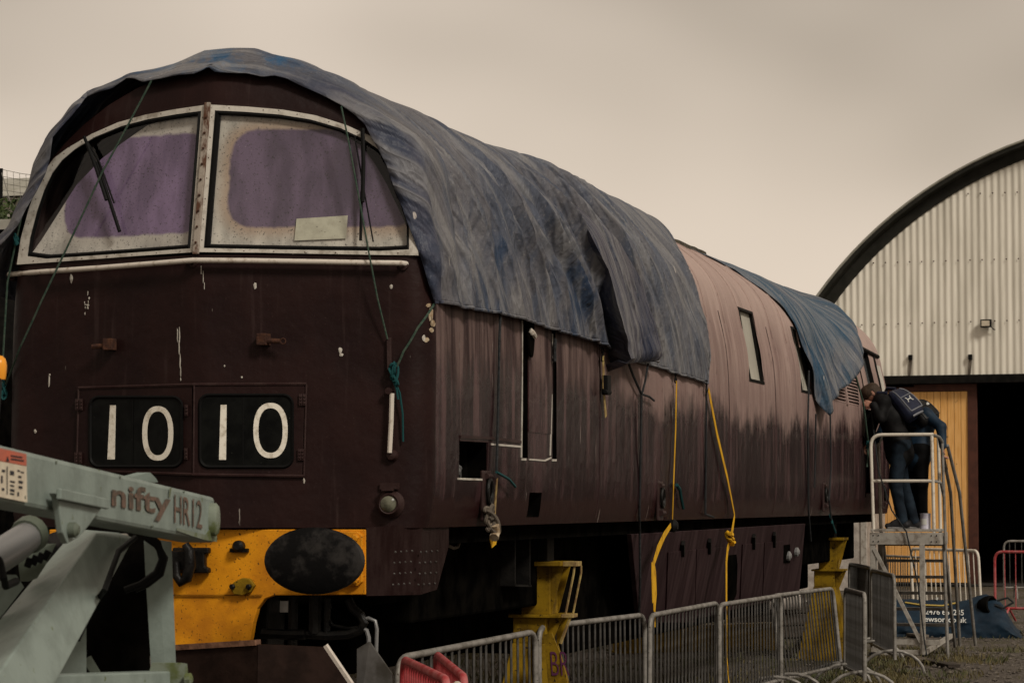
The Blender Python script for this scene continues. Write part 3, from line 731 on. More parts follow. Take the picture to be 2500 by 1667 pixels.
# yellow buffer beam, buffer, hook and fittings
yb = .10
def by(px, py, y=yb): return Vector(ony(px, py, y))
q = MB(); q.plate([by(*p) for p in ((120, 1292), (893, 1292), (893, 1451), (668, 1453), (645, 1462), (628, 1485), (618, 1520), (608, 1582), (120, 1590))], (0, .06, 0)); q.build('buffer_beam', M['yellow'], loco, bevel=.006)
q = MB(); q.plate([by(x, y, .085) for x, y in ((300, 1451), (640, 1451), (640, 1452.2), (300, 1452.2))], (0, .01, 0)); q.build('beam_seam', M['black'], loco)
bc = by(758, 1369, -.42)
q = MB(); q.lathe(bc + Vector((0, .06, 0)), (0, -1, 0), [(.20, -.05), (.285, -.035), (.29, 0), (.283, .022), (.24, .036), (.10, .046)], 48, sx=1, sy=.64); q.lathe(bc + Vector((0, .5, 0)), (0, -1, 0), [(.13, 0), (.13, .2), (.10, .21), (.10, .45)], 20)
q.build('buffer', M['bufblack'], loco, smooth=True)
q = MB(); q.plate([by(x, y, .07) for x, y in ((800, 1297), (872, 1297), (884, 1306), (884, 1420), (872, 1430), (800, 1430))], (0, .05, 0)); q.build('buffer_base', M['yellow'], loco, bevel=.006)
for x, y in ((868, 1312), (868, 1415)):
    q = MB(); q.lathe(by(x, y, .07), (0, -1, 0), [(.022, 0), (.022, .018), (.012, .022)], 6); q.build('base_bolt', M['yellow'], loco)
bcl = by(170, 1372, -.42)
q = MB(); q.lathe(bcl + Vector((0, .06, 0)), (0, -1, 0), [(.20, -.05), (.285, -.035), (.29, 0), (.283, .022), (.24, .036), (.10, .046)], 40, sx=1, sy=.64); q.lathe(bcl + Vector((0, .5, 0)), (0, -1, 0), [(.13, 0), (.13, .2), (.10, .21), (.10, .45)], 20)
q.build('buffer', M['bufblack'], loco, smooth=True)
hk = MB(); hk.plate([by(x, y, .09) for x, y in ((428, 1336), (516, 1336), (516, 1350), (506, 1352), (506, 1382), (516, 1386), (516, 1398), (428, 1398))], (0, -.05, 0))
hk.box((-.055, -.26, -.055), (.055, .02, .055), Matrix.Translation(by(470, 1366)))
hk = hk.build('coupling_hook', M['grease'], loco, bevel=.008)
t = MB(); P = [by(x, y, -.18) for x, y in ((452, 1328), (462, 1345), (464, 1380), (455, 1412), (441, 1420), (431, 1405), (429, 1370))]; t.tube(P, [.022, .032, .034, .032, .03, .026, .018], 10); t.build('hook_claw', M['grease'], hk, smooth=True)
q = MB(); p = by(586, 1338, .10); q.lathe(p + Vector((0, .0, .012)), (0, -1, 0), [(.034, 0), (.034, .04), (.02, .055)], 12); q.box((-.055, -.022, -.022), (.055, 0, 0), Matrix.Translation(p)); q.build('socket_cap', M['grease'], loco, smooth=True)
q = MB(); p = by(596, 1431, .10); rh = [(-.075, .0), (-.05, .03), (0, .05), (.045, .042), (.075, .0), (.05, -.035), (0, -.05), (-.05, -.04)]
q.plate([p + Vector((x, -.002, z + x * .08)) for x, z in rh], (0, -.035, 0)); fl = q.build('pipe_flange', M['yellow_stand'], loco, bevel=.005)
for x in (-.055, .045):
    t = MB(); t.lathe(p + Vector((x, -.035, 0)), (0, -1, 0), [(.017, 0), (.017, .02), (.009, .024)], 6); t.build('flange_bolt', M['grease'], fl)

# skirt at the right of the beam with bolt rows
b0 = by(893, 1290, .12); xk = 1.255
def kx(px, py): return Vector(onx(px, py, xk))
c_top = Vector((xk, .36, b0.z + .03)); c_bot = Vector((xk - .01, .36, by(893, 1452).z - .004))
far_t = kx(1093, 1331); far_b = kx(1064, 1438)
q = MB()
q.add([by(893, 1288, .11), c_top, c_bot, by(893, 1454, .11), Vector((xk, far_t.y, far_t.z)), Vector((xk, far_b.y, far_b.z)), Vector((xk, far_t.y, b0.z + .03))],
      [(0, 1, 2, 3), (1, 6, 4, 5, 2)])
q.build('front_skirt', M['skirt'], loco, solid=.015)
q = MB()
for gx0 in (962, 1024):
    for k in range(4):
        for j in range(4):
            px = gx0 + k * 13.5 + (j % 2) * -1.5 - j * 1.5; py = 1347 + j * 26.5 - k * 1.0
            if px > 1090 - j * 7: continue
            p = kx(px, py); q.lathe(p + Vector((.006, 0, 0)), (1, 0, 0), [(.007, 0), (.005, .007)], 6)
q.build('skirt_rivets', M['steel_dark'], loco, kind='stuff')

# side fittings: jambs, window panes, louvres, cab door, handles
for k in ('hatch', 'step', 'slot_a', 'slot_b', 'cabdoor'):
    jamb(H[k], .16).build('opening_rim', M['frameblack'], loco)  # jambs blackened so the openings look unlit
h = H['hatch']; q = MB()
q.tube([Vector((1.22, h[0] - .05, h[2] + .13)), Vector((1.2, h[0] + .42, h[2] + .06))], .02, 8); q.tube([Vector((1.22, h[0] - .05, h[2] + .045)), Vector((1.22, h[0] + .30, h[2] + .04)), Vector((1.18, h[0] + .45, h[2] + .015))], .028, 8); q.build('hatch_pipes', M['cyl'], loco, smooth=True)
def strip(pp, wd, m, name, off=.004, th=.008):
    q = MB(); P = [sp(x, y, off) for x, y in pp]
    for a, b_ in zip(P[:-1], P[1:]): q.beam(a, b_, wd, th, (1, 0, 0))
    return q.build(name, m, loco)
strip([(1124, 1066), (1198, 1069), (1272, 1079)], .018, M['maroon'], 'panel_strip')
strip([(1199, 1084), (1272, 1090)], .012, M['wframe'], 'panel_strip', .003, .005)
strip([(1274.5, 782), (1274, 1000), (1272.5, 1117)], .012, M['wframe'], 'door_edge', .002, .01)
strip([(1348, 815), (1346, 1000), (1343, 1112)], .014, M['wframe'], 'door_edge', .002, .01)
strip([(1273, 1121), (1283, 1121)], .014, M['wframe'], 'door_edge', .002, .012); strip([(1348, 1123), (1357, 1123)], .014, M['wframe'], 'door_edge', .002, .012)
strip([(1117, 1168), (1190, 1171)], .012, M['wframe'], 'panel_strip', .002, .008)
strip([(1123, 1074), (1191, 1078)], .010, M['maroon'], 'panel_strip', .002, .008)
strip([(1192, 1080), (1188, 1172)], .014, M['maroon'], 'panel_strip', .002, .01)
strip([(1292, 1121), (1330, 1124), (1345, 1117)], .01, M['wframe'], 'door_edge', .002, .008)
# cab door between the slots, proud of the side, with an oval handle recess
q = MB(); y0 = H['slot_a'][1] + .01; y1 = H['slot_b'][0] - .01
q.grid([[spt(y, z, .003) for y in (y0, y0 + .03, y1 - .03, y1)] for z in np.linspace(2.30, 3.14, 12)]); q.build('cab_door', M['side'], loco, solid=.005)
q = MB(); pc = sp(1299, 824, .028); ov = [pc + Vector((0, .075 * math.cos(a) * (.9 if math.sin(a) < 0 else 1), .13 * math.sin(a))) for a in np.linspace(0, 2 * PI, 22, endpoint=False)]
q.plate(ov, (-.012, 0, 0)); o = q.build('handle_recess', M['frameblack'], loco)
q = MB(); q.tube([sp(1293, 806, .03), sp(1300, 812, .045), sp(1305, 821, .03)], .018, 8); q.build('door_handle', M['rail'], o, smooth=True)
# lashing ring fixtures low on the side
for (x, y) in ((1183, 1208), (1608, 1221), (2010, 1212), (2155, 1210)):
    sc_ = 1.0
    p = sp(x, y, 0); t = MB(); t.box((-.004, -.095, -.16), (.020, .095, .15), Matrix.Translation(p)); o = t.build('lashing_plate', M['maroon'], loco, bevel=.01)
    t = MB(); t.tube([p + Vector((.035, .052 * math.cos(a), .075 * math.sin(a) + .02)) for a in np.linspace(0, 2 * PI, 14, endpoint=False)], .013, 6, closed=True); t.build('lashing_ring', M['grease'], o, smooth=True)
    t = MB(); t.tube([p + Vector((.03, -.06, -.10)), p + Vector((.03, .06, -.10))], .022, 8); t.build('plate_lug', M['maroon'], o, smooth=True)
    t = MB(); t.tube([p + Vector((.025, -.05, .115)), p + Vector((.025, .05, .115))], .018, 8); t.build('plate_lug', M['maroon'], o, smooth=True)
# tall narrow windows
for k in ('win_a', 'win_b'):
    h = H[k]; o = jamb(h, .10).build('side_window', M['black'], loco)
    t = MB(); t.add([Vector((wz(z) - .028, y, z)) for y, z in ((h[0] - .02, h[2] - .02), (h[1] + .02, h[2] - .02), (h[1] + .02, h[3] + .02), (h[0] - .02, h[3] + .02))], [(0, 1, 2, 3)]); t.build('pane', M['winpane'], o)
    t = MB(); P = [(h[0], h[2]), (h[1], h[2]), (h[1], h[3]), (h[0], h[3])]; P2 = [(h[0] - .05, h[2] - .025), (h[1] + .05, h[2] - .025), (h[1] + .05, h[3] + .025), (h[0] - .05, h[3] + .025)]
    t.ring([spt(y, z, .006) for y, z in P2], [spt(y, z, .012) for y, z in P]); t.build('rim', M['black'], o)
# louvred grille
h = H['grille']; o = jamb(h, .12).build('louvre_grille', M['black'], loco)
ym = (h[0] + h[1]) / 2
for (a, b_) in ((h[0], ym - .05), (ym + .05, h[1])):
    for k in range(15):
        z = h[2] + (h[3] - h[2]) * (k + .5) / 15; t = MB(); xx = wz(z)
        t.add([(xx + .004, a, z - .018), (xx + .004, b_, z - .018), (xx - .05, b_, z + .024), (xx - .05, a, z + .024), (xx + .004, a, z - .024), (xx + .004, b_, z - .024), (xx - .05, b_, z + .018), (xx - .05, a, z + .018)],
              [(0, 1, 2, 3), (7, 6, 5, 4), (0, 4, 5, 1), (2, 6, 7, 3)]); t.build('slat', M['side'], o)
t = MB(); t.beam(spt(ym, h[2] - .02, .0), spt(ym, h[3] + .02, .0), .10, .04, (1, 0, 0)); t.build('mullion', M['side'], o)
q = MB(); q.add([(1.0, h[0] - .3, h[2] - .1), (1.0, h[1] + .3, h[2] - .1), (.95, h[1] + .3, h[3] + .1), (.95, h[0] - .3, h[3] + .1)], [(0, 1, 2, 3)]); q.build('grille_backing', M['interior'], loco)
h = H['cabwin']; o = jamb(h, .08).build('cab_window', M['rubber'], loco)
t = MB(); t.add([Vector((wz(z) - .05, y, z)) for y, z in ((h[0] - .02, h[2] - .02), (h[1] + .02, h[2] - .02), (h[1] + .02, h[3] + .02), (h[0] - .02, h[3] + .02))], [(0, 1, 2, 3)]); t.build('pane', M['cabglass'], o)
# cream surround behind the far cab window
q = MB(); q.grid([[spt(y, z, .006) for y in (H['cabwin'][1] + .55, YE - .62)] for z in np.linspace(H['cabwin'][2] - .05, 3.55, 6)]); q.build('cream_surround', M['wframe'], loco, solid=.006)
q = MB(); q.tube([spt(H['cabwin'][0] - .5, z, .004) for z in np.linspace(1.9, 3.7, 14)], .010, 6); q.build('door_seam', M['black'], loco); q = MB(); q.tube([spt(H['cabwin'][1] + .45, z, .004) for z in np.linspace(2.9, 3.7, 8)], .02, 6); q.build('door_seam', M['black'], loco)
# drip rail over the far cab
q = MB(); q.tube([Vector((wz(3.72) + .03, y, 3.74 - .02 * (y - 17))) for y in (16.5, 18.5, 20.6)] + [Vector((.9, 21.0, 3.68))], .025, 6); q.build('drip_rail', M['black'], loco)

# roof centre section with mossy edge
q = MB()
rws = []
for y in np.linspace(7.9, 12.4, 24):
    j = .012 * noise.noise((0, y * 3, 1))
    rws.append([(-.62, y, 4.20), (-.60, y, 4.315), (-.3, y, 4.395), (0, y, 4.43), (.3, y, 4.395), (.60 + j, y, 4.312 + j), (.63 + j, y, 4.19)])
q.grid(rws).build('roof_walkway', M['mossedge'], loco, smooth=False)
for y in np.linspace(8.2, 15, 9):
    q = MB(); q.tube([Vector((*csp(s)[:1], y, csp(s)[1])) + Vector((csn(s)[0] * .003, 0, csn(s)[1] * .003)) for s in np.linspace(s_right(3.45), S_APEX - .6, 14)], .006, 5); q.build('roof_seam', M['side'], loco)
for y in (4.62, 7.35, 9.7, 12.2, 15.75):
    q = MB(); q.tube([spt(y + .01 * math.sin(z * 3), z, .001) for z in np.linspace(1.74, 3.55, 12)], .0055, 5); q.build('panel_seam', M['maroon'], loco)

# underframe: black boxes filling in the shade below, solebars, brackets, pipes
q = MB(); q.box((-1.05, 1.1, 1.12), (.98, 4.9, 1.70)); q.box((-1.0, 5.3, .72), (.9, 14.3, 1.68)); q.box((-1.05, 14.6, 1.15), (.98, 20.0, 1.70)); q.box((-.95, .5, 1.25), (.95, 1.2, 1.70)); q.box((-.75, 1.2, .80), (.55, 4.4, 1.15)); q.box((-.7, 15.2, .8), (.5, 19.4, 1.2))
q.box((-.35, .14, .95), (.25, .9, 1.3)); q.build('underframe_shade_boxes', M['frameblack'], loco, bevel=.02)
q = MB(); q.box((1.12, .9, 1.60), (1.20, 20.3, 1.705)); q.build('sole_bar', M['frameblack'], loco)  # blackened to carry the shadow below the body edge
q = MB(); q.box((-1.20, .9, 1.60), (-1.12, 20.3, 1.705)); q.build('sole_bar', M['frameblack'], loco)
q = MB()
for x in (1258, 1294): q.plate([Vector(onx(x + d, y, 1.08)) for d, y in ((-1.2, 1292), (1.2, 1292), (1.2, 1430), (-1.2, 1430))], (-.10, 0, 0))
q.plate([Vector(onx(x, y, 1.08)) for x, y in ((1258, 1426), (1298, 1427), (1298, 1432), (1258, 1431))], (-.12, 0, 0)); q.build('hanger_bracket', M['black'], loco)
q = MB(); q.tube([Vector(onx(x, y, 1.1)) for x, y in ((1094, 1331), (1108, 1338), (1118, 1334), (1124, 1316), (1132, 1308))], .010, 6); q.build('bent_rod', M['greywood'], loco, smooth=True)
for x in (1325, 1345, 1440, 1455):
    q = MB(); q.tube([Vector(onx(x, y, 1.1)) for y in (1282, 1305)], .015, 6); q.box((-.05, -.08, -.02), (.02, .08, .02), Matrix.Translation(Vector(onx(x, 1290, 1.1)))); q.build('pipe_clip', M['black'], loco)
q = MB(); q.plate([by(x, y, .5) for x, y in ((651, 1453), (711, 1453), (712, 1494), (654, 1494))], (0, .03, 0)); q.build('gap_background_board', M['sheet'], loco)  # board stands in for the pale background beyond the gap
q = MB(); q.plate([by(x, y, .3) for x, y in ((640, 1453), (656, 1453), (652, 1590), (620, 1590), (628, 1500))], (0, .3, 0)); q.build('drawgear_box', M['grease'], loco, bevel=.01)
q = MB()
for (x, y0, y1, r) in ((716, 1452, 1580, .03), (770, 1452, 1545, .038), (800, 1460, 1545, .02)): q.tube([by(x, y0, .25), by(x - 2, y1, .25)], r, 8)
q.tube([by(x, y, .22) for x, y in ((640, 1545), (700, 1548), (745, 1548))], .03, 8); q.build('brake_pipe', M['grease'], loco, smooth=True)
for pts, r, m in (([(745, 1547), (800, 1551), (850, 1548), (880, 1537), (889, 1520), (880, 1500), (862, 1485), (850, 1462)], .026, 'grease'), ([(800, 1470), (796, 1500), (812, 1525), (850, 1533), (880, 1530)], .009, 'grease'), ([(802, 1462), (806, 1485)], .012, 'grease'),
              ([(880, 1513), (900, 1508), (916, 1515), (920, 1535), (918, 1605)], .011, 'cyl'), ([(884, 1533), (895, 1538), (900, 1555), (901, 1600), (893, 1640), (882, 1655)], .013, 'cyl')):
    q = MB(); P = [by(x, y, .25) for x, y in pts]; q.tube(P, r, 8); q.build('brake_hose', M[m], loco, smooth=True)

# side tank panel with doors
def tk(px, py, off=0.0):
    # plane leaning in: x = 1.24 at z 1.62, 1.06 at z .75
    x = 1.2
    for _ in range(5):
        p = onx(px, py, x); x = 1.24 - (1.62 - p[2]) * .207 + off
    return Vector(onx(px, py, x))
c5 = lambda x, y: (1500 + x / 3.136, 1200 + y / 3.136)
q = MB(); q.plate([tk(*c5(*p)) for p in ((130, 325), (1462, 243), (1415, 790), (900, 905), (700, 960), (300, 1010), (196, 1010))], (-.04, 0, 0)); tank = q.build('side_tank', M['tank'], loco, bevel=.006)
for P4 in ([(415, 462), (628, 440), (612, 1000), (395, 1000)], [(634, 440), (845, 420), (838, 900), (617, 960)], [(985, 402), (1146, 388), (1132, 830), (965, 850)], [(1152, 388), (1296, 376), (1288, 800), (1138, 828)]):
    t = MB(); t.plate([tk(*c5(*p), .012) for p in P4], (-.012, 0, 0)); t.build('tank_door', M['tank'], tank, bevel=.003)
for P2 in ((525, 440), (728, 420), (1068, 385), (1225, 370)):
    t = MB(); a_ = tk(*c5(P2[0], P2[1] - 50), .02); t.beam(a_, tk(*c5(P2[0], P2[1] + 45), .02), .05, .03, (1, 0, 0)); t.build('door_hinge', M['black'], tank, bevel=.004)
t = MB(); t.plate([tk(*c5(*p), .004) for p in ((872, 485), (935, 480), (943, 560), (936, 780), (915, 830), (868, 838))], (-.003, 0, 0)); t.build('tank_opening', M['frameblack'], tank)
t = MB(); t.plate([tk(*c5(*p), .006) for p in ((1296, 408), (1346, 402), (1345, 545), (1293, 545))], (-.006, 0, 0)); t.build('filler_recess', M['frameblack'], tank)
t = MB(); t.lathe(tk(*c5(1320, 490), .0), (1, 0, 0), [(.05, 0), (.05, .03), (.02, .05)], 10); t.lathe(tk(*c5(1382, 460), .0), (1, 0, 0), [(.05, 0), (.05, .03), (.02, .05)], 10); t.build('filler_cap', M['cyl'], tank)

# droppings and flaked patches on the nose
q = MB()
def splat(p_list, wpx):
    for (x, y, h_) in p_list:
        n = 9; P = []
        for k in range(n):
            a = 2 * PI * k / n; P.append((x + wpx * math.cos(a) * random.uniform(.6, 1.15), y + h_ * math.sin(a) * random.uniform(.7, 1.15)))
        q.add([fp(a_, b_, .004) for a_, b_ in P] + [fp(x, y, .007)], [(k, (k + 1) % n, n) for k in range(n)])
splat([(433, 818, 20)], 1.6); splat([(438, 822, 26)], 2.0); splat([(437, 850, 22), (439.5, 880, 24), (441, 908, 15), (441, 926, 5)], 1.8)
for _ in range(14): splat([(211 + random.gauss(0, 4), 742 + random.gauss(0, 12), random.uniform(1.5, 5))], random.uniform(1, 2.6))
for _ in range(16): splat([(330 + random.gauss(0, 10), 1006 + random.gauss(0, 12), random.uniform(1, 3))], random.uniform(.8, 2))
splat([(623, 698, 9), (955, 700, 6), (716, 617, 4), (1035, 825, 9)], 4.5); splat([(831, 855, 8), (833, 866, 5)], 6); splat([(491, 660, 14), (496, 676, 16), (499, 698, 10)], 1.3); splat([(742, 1173, 7), (120, 930, 16)], 2.6); splat([(319, 1137, 3), (326, 1134, 3.5), (331, 1138, 2)], 3.5); splat([(121, 915, 4), (548, 893, 3), (590, 921, 3)], 2.5)
splat([(528, 1051, 9), (86, 1053, 6), (174, 680, 12)], 4)
q.build('droppings', M['dropping'], loco, kind='stuff')
q = MB(); splat([(1052, 768, 18), (1057, 790, 10), (1053, 806, 6), (1041, 830, 7), (1047, 745, 6)], 7); q.build('bare_patches', M['bare'], loco, kind='stuff')

# ================================================================== TARPAULINS
def ridge(c, w, sh):
    t = max(0.0, 1 - abs(c) / (w * (2.0 if c > 0 else 2.0 * sh)))
    return t ** 1.25


class Folds:
    def __init__(s, lst, seed): s.l = lst; s.seed = seed
    def __call__(s, y, d):                       # d: distance down from the apex along the cloth, + = right
        v = 0; ad = abs(d)
        for (y0, k, amp, wd, sh, d0) in s.l:
            yy = y0 + k * max(0, ad - .3) ** 1.25
            v += amp * ridge(y - yy, wd * (1 + .25 * ad), sh) * sstep(ad, d0, d0 + .7)
        v = .16 * math.tanh(v / .16)
        v += .028 * noise.noise((y * 1.1 + s.seed, d * .9, s.seed)) + .014 * noise.noise((y * 3.5, d * 1.6, s.seed + 3)) + .0035 * noise.noise((y * 11, d * 6, s.seed + 7))
        return v


def resample(P, n):
    P = np.array(P, float); L = np.concatenate([[0], np.cumsum(np.linalg.norm(np.diff(P, axis=0), axis=1))]); t = np.linspace(0, L[-1], n)
    return np.stack([np.interp(t, L, P[:, k]) for k in range(3)], 1)


def tarp_rows(yl, zr, zl, off, folds, ns=150, bulge=None, shear=None):
    """rows run across the roof; shear slants them so that they follow the lie of the folds"""
    rows = []
    sh_ = shear or (lambda yr, d: 0.0)
    def lo(y):
        z = zr(y); return s_right(z) if z < 4.4 else S_APEX
    for yr in yl:
        a = lo(yr)
        for _ in range(4): a = lo(yr + sh_(yr, S_APEX - a))
        b_ = s_left(zl(yr)); row = []
        for s in np.linspace(a, b_, ns):
            p = csp(s); n_ = csn(s); d = S_APEX - s; y = yr + sh_(yr, d); o_ = off + max(-.03, folds(y, d)) * lerp(.4, 1.0, sstep(s - a, 0, .5))
            if bulge: o_ += bulge(y, d, (s - a))
            row.append((p[0] + n_[0] * o_, y, p[1] + n_[1] * o_))
        rows.append(row)
    return rows


# lower edges as surveyed
zA_px = [(1060, 738), (1120, 750), (1222, 766), (1290, 786), (1350, 806), (1410, 822), (1467, 841), (1500, 858), (1531, 872)]
EA = [onx(x, y, 1.345) for x, y in zA_px]; zA = lambda y: float(np.interp(y, [p[1] for p in EA], [p[2] for p in EA]))
zB_px = [(1520, 874), (1605, 895), (1649, 912), (1690, 922), (1724, 935)]
EB = [onx(x, y, 1.34) for x, y in zB_px]; zB = lambda y: float(np.interp(y, [p[1] for p in EB], [p[2] for p in EB]))
yA_end = 6.05
rl = random.Random(4)
fl_ = [(.75, .10, .030, .05, .6, .8), (.95, .30, .024, .05, .5, .9), (1.25, .42, .020, .06, .5, 1.0), (1.6, .50, .022, .05, .5, 1.0), (1.9, .55, .034, .06, .4, .7), (2.3, .62, .020, .05, .5, 1.0), (2.55, .75, .040, .07, .4, .8), (2.95, .72, .024, .06, .5, .9),
       (3.25, .80, .044, .07, .35, .7), (3.6, .72, .026, .06, .5, .6), (3.95, .70, .055, .08, .3, .5), (4.35, .60, .045, .07, .35, .5), (4.7, .62, .075, .10, .25, .35), (5.1, .42, .05, .08, .3, .3), (.55, -.05, .03, .06, .6, .9)]
fl_ = [(a, b_, c * 3.0, d * .8, max(e, .5), f) for a, b_, c, d, e, f in fl_]
for _ in range(34): fl_.append((rl.uniform(.5, 5.8), rl.uniform(.15, .75), rl.uniform(.012, .034), rl.uniform(.018, .036), .5, rl.uniform(.3, 1.2)))
FA = Folds(fl_, 2.0)


def bulA(y, d, sb):
    # heavy turned-back end hanging as a flap on the right
    t = sstep(y, yA_end - .62, yA_end - .42) * sstep(d, .5, 1.5)
    return .10 * t + .06 * sstep(y, yA_end - .3, yA_end) * sstep(d, .2, 1.2) + .05 * sstep(abs(d), .7, 1.1) * sstep(1.3, abs(d), 1.0) + (.03 if abs(d) < .3 else 0) * 0


NA = 220
ylA = list(np.concatenate([np.linspace(.85, 1.2, 16), np.linspace(1.2, 5.05, 240)[1:]]))
rowsA = tarp_rows(ylA, zA, lambda y: 3.05, .045, FA, NA, lambda y, d, sb: .05 * sstep(1.25, 0, 1) * sstep(abs(d), 1.25, .7), lambda yr, d: .52 * max(0, abs(d) - .3) ** 1.25 * sstep(yr, .85, 2.4))
# front lip (hugging the screens) and the crest where the cloth turns over on to the roof and side
lip = [(1060, 738), (1047, 695), (1030, 640), (1005, 568), (985, 515), (965, 468), (945, 405), (922, 365), (905, 335), (893, 305), (868, 280), (830, 255), (785, 232), (740, 212), (700, 192),
       (668, 184), (640, 188), (600, 179), (560, 178), (525, 176), (508, 163), (494, 173), (475, 181), (440, 182), (400, 190), (350, 200), (330, 192), (308, 190), (292, 200), (270, 217), (240, 224), (212, 236)]
E0 = [tuple(fp(x, y, .05)) for x, y in lip] + [tuple(ony(x, y, yy)) for x, y, yy in ((195, 257, .2), (165, 295, .22), (128, 335, .24), (122, 385, .25), (112, 423, .24), (85, 472, .24), (61, 514, .25), (45, 550, .25), (20, 578, .25), (-30, 625, .25), (-60, 690, .3))]
crest = [(1062, 735), (1072, 650), (1067, 600), (1057, 520), (1046, 450), (1035, 388), (1006, 327), (960, 293), (917, 264), (879, 234), (800, 188), (730, 155), (690, 141), (645, 128), (627, 119), (560, 119), (500, 125), (470, 138), (425, 157), (360, 172), (308, 183), (260, 205), (213, 236), (180, 267), (149, 300), (106, 358), (92, 398), (80, 455), (60, 504), (48, 530), (0, 594), (-40, 640), (-60, 700)]
E1 = [tuple(ony(x, y, .46)) for x, y in crest]
R0 = resample(E0, NA); R1 = resample(E1, NA); base = np.array(rowsA[0])
blend = []
for t in np.linspace(0, 1, 8):
    r_ = R0 * (1 - t) + R1 * t
    for k in range(NA):
        bow = math.sin(PI * t); q_ = k / NA * 10
        r_[k, 1] += -.005 * bow + .016 * noise.noise((q_ * 2.2, t * 1.5, 5)) * (1 - .5 * t); r_[k, 0] += .014 * noise.noise((q_ * 2.5, t * 1.5, 15)) * (.4 + bow) + .05 * bow * (R1[k, 0] / 1.3); r_[k, 2] += .016 * noise.noise((q_ * 3, t * 1.5, 25)) * (.3 + bow)
    blend.append(r_)
for t in (.2, .4, .6, .8):
    e = t; r_ = R1 * (1 - e) + base * e
    for k in range(NA):
        q_ = k / NA * 10; r_[k] += np.array([.035 * math.sin(PI * t) * (R1[k, 0] / 1.3) + .012 * noise.noise((q_ * 3, t * 2, 35)), 0, .012 * noise.noise((q_ * 3, t * 2, 45)) + .02 * math.sin(PI * t) * math.exp(-((k / NA - .5) / .2) ** 2)])
    blend.append(r_)
blend = [[tuple(p) for p in r_] for r_ in blend]
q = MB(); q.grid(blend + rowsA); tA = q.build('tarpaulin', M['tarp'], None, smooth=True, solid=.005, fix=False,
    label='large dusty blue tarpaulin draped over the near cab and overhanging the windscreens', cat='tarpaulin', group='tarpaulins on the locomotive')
hem = [blend[k][0] for k in (0, 4, 7, 10)] + [r_[0] for r_ in rowsA]
q = MB(); q.tube([Vector(p) + Vector((.004, 0, 0)) for p in hem], .010, 6); q.build('hem', M['tarp'], tA, smooth=True)
# turned-back end hanging as a heavy flap
DP = lambda L: [(x / .9408, y / .9408) for x, y in L]
FL = DP([(1240, 408), (1290, 445), (1345, 520), (1392, 620), (1418, 720), (1432, 780), (1441, 824)]); FR = DP([(1262, 415), (1335, 458), (1424, 560), (1472, 650), (1496, 730), (1508, 785), (1515, 817)])
def rs2(L, n):
    P = np.array(L, float); d = np.concatenate([[0], np.cumsum(np.linalg.norm(np.diff(P, axis=0), axis=1))]); t = np.linspace(0, d[-1], n); return np.stack([np.interp(t, d, P[:, k]) for k in (0, 1)], 1)
LL = rs2(FL, 46); RRr = rs2(FR, 46); rows = []
for i_ in range(46):
    t = i_ / 45; am_ = .07 + .12 * sstep(t, .03, .40); a_ = sp(*LL[i_], .02 + am_ * .80); b_ = sp(*RRr[i_], .05 + am_ * .7); row = []
    for v in np.linspace(0, 1, 26):
        p = a_.lerp(b_, v); n2 = csn(s_right(min(4.3, max(1.7, p.z)))); o_ = .030 * math.sin(v * 5.5 + t * 2.0) * t + .022 * noise.noise((v * 3, t * 6, 2)) * t + .035 * noise.noise((v * 2.4, t * 14, 8)) * sstep(t, .75, 1.0)
        row.append(Vector((p.x + n2[0] * o_, p.y, p.z + n2[1] * o_)))
    rows.append([Vector((row[0].x - n0_, row[0].y + .02 + n0_ * .6, row[0].z - n0_ * .3)) for n0_ in ((.07 + .10 * sstep(t, .05, .5)), .04)] + row + [Vector((row[-1].x - .05, row[-1].y + .015, row[-1].z - .01)), Vector((row[-1].x - .09, row[-1].y - .08, row[-1].z))])
lastr = rows[-1]; rows.append([Vector((p.x - .03, p.y, p.z - .035)) for p in lastr]); rows.append([Vector((p.x - .10, p.y - .02, p.z - .01)) for p in lastr])
q = MB(); q.grid(rows); q.build('turned_back_flap', M['flap'], tA, smooth=True, solid=.006, fix=False, label='heavy folded flap hanging out from the tarpaulin end')

fb = [(5.6, .5, .05, .08, .35, .3), (6.1, .45, .05, .07, .35, .3), (6.6, .42, .03, .06, .4, .4), (7.2, .30, .022, .05, .5, .5), (7.8, .2, .02, .05, .5, .6), (8.2, .18, .028, .05, .5, .6)]
for _ in range(16): fb.append((rl.uniform(5, 8.4), rl.uniform(.1, .4), rl.uniform(.005, .012), rl.uniform(.025, .045), .5, rl.uniform(.3, 1.2)))
fb = [(a, b_, c * 1.6, d, max(e, .5), f) for a, b_, c, d, e, f in fb]
FB = Folds(fb, 6.0)
yB = list(np.linspace(5.2, 8.58, 130))
rowsB = tarp_rows(yB, zB, lambda y: 3.1, .022, FB, 180, lambda y, d, sb: .115 * sstep(abs(d), 1.2, .6) * sstep(y, 5.0, 6.0), lambda yr, d: .9 * sstep(yr, 7.0, 8.58) * sstep(abs(d), 1.5, .6))
q = MB(); q.grid(rowsB); tB = q.build('tarpaulin', M['tarp2'], None, smooth=True, solid=.005, fix=False, label='grey blue tarpaulin hanging straight down beside the bare pink roof, partly under a turned-back flap', cat='tarpaulin', group='tarpaulins on the locomotive')
q = MB(); q.tube([Vector(r[0]) + Vector((.004, 0, 0)) for r in rowsB], .010, 6); q.tube([Vector(p) for p in rowsB[-1][:90]], .011, 6); q.build('hem', M['tarp2'], tB, smooth=True)

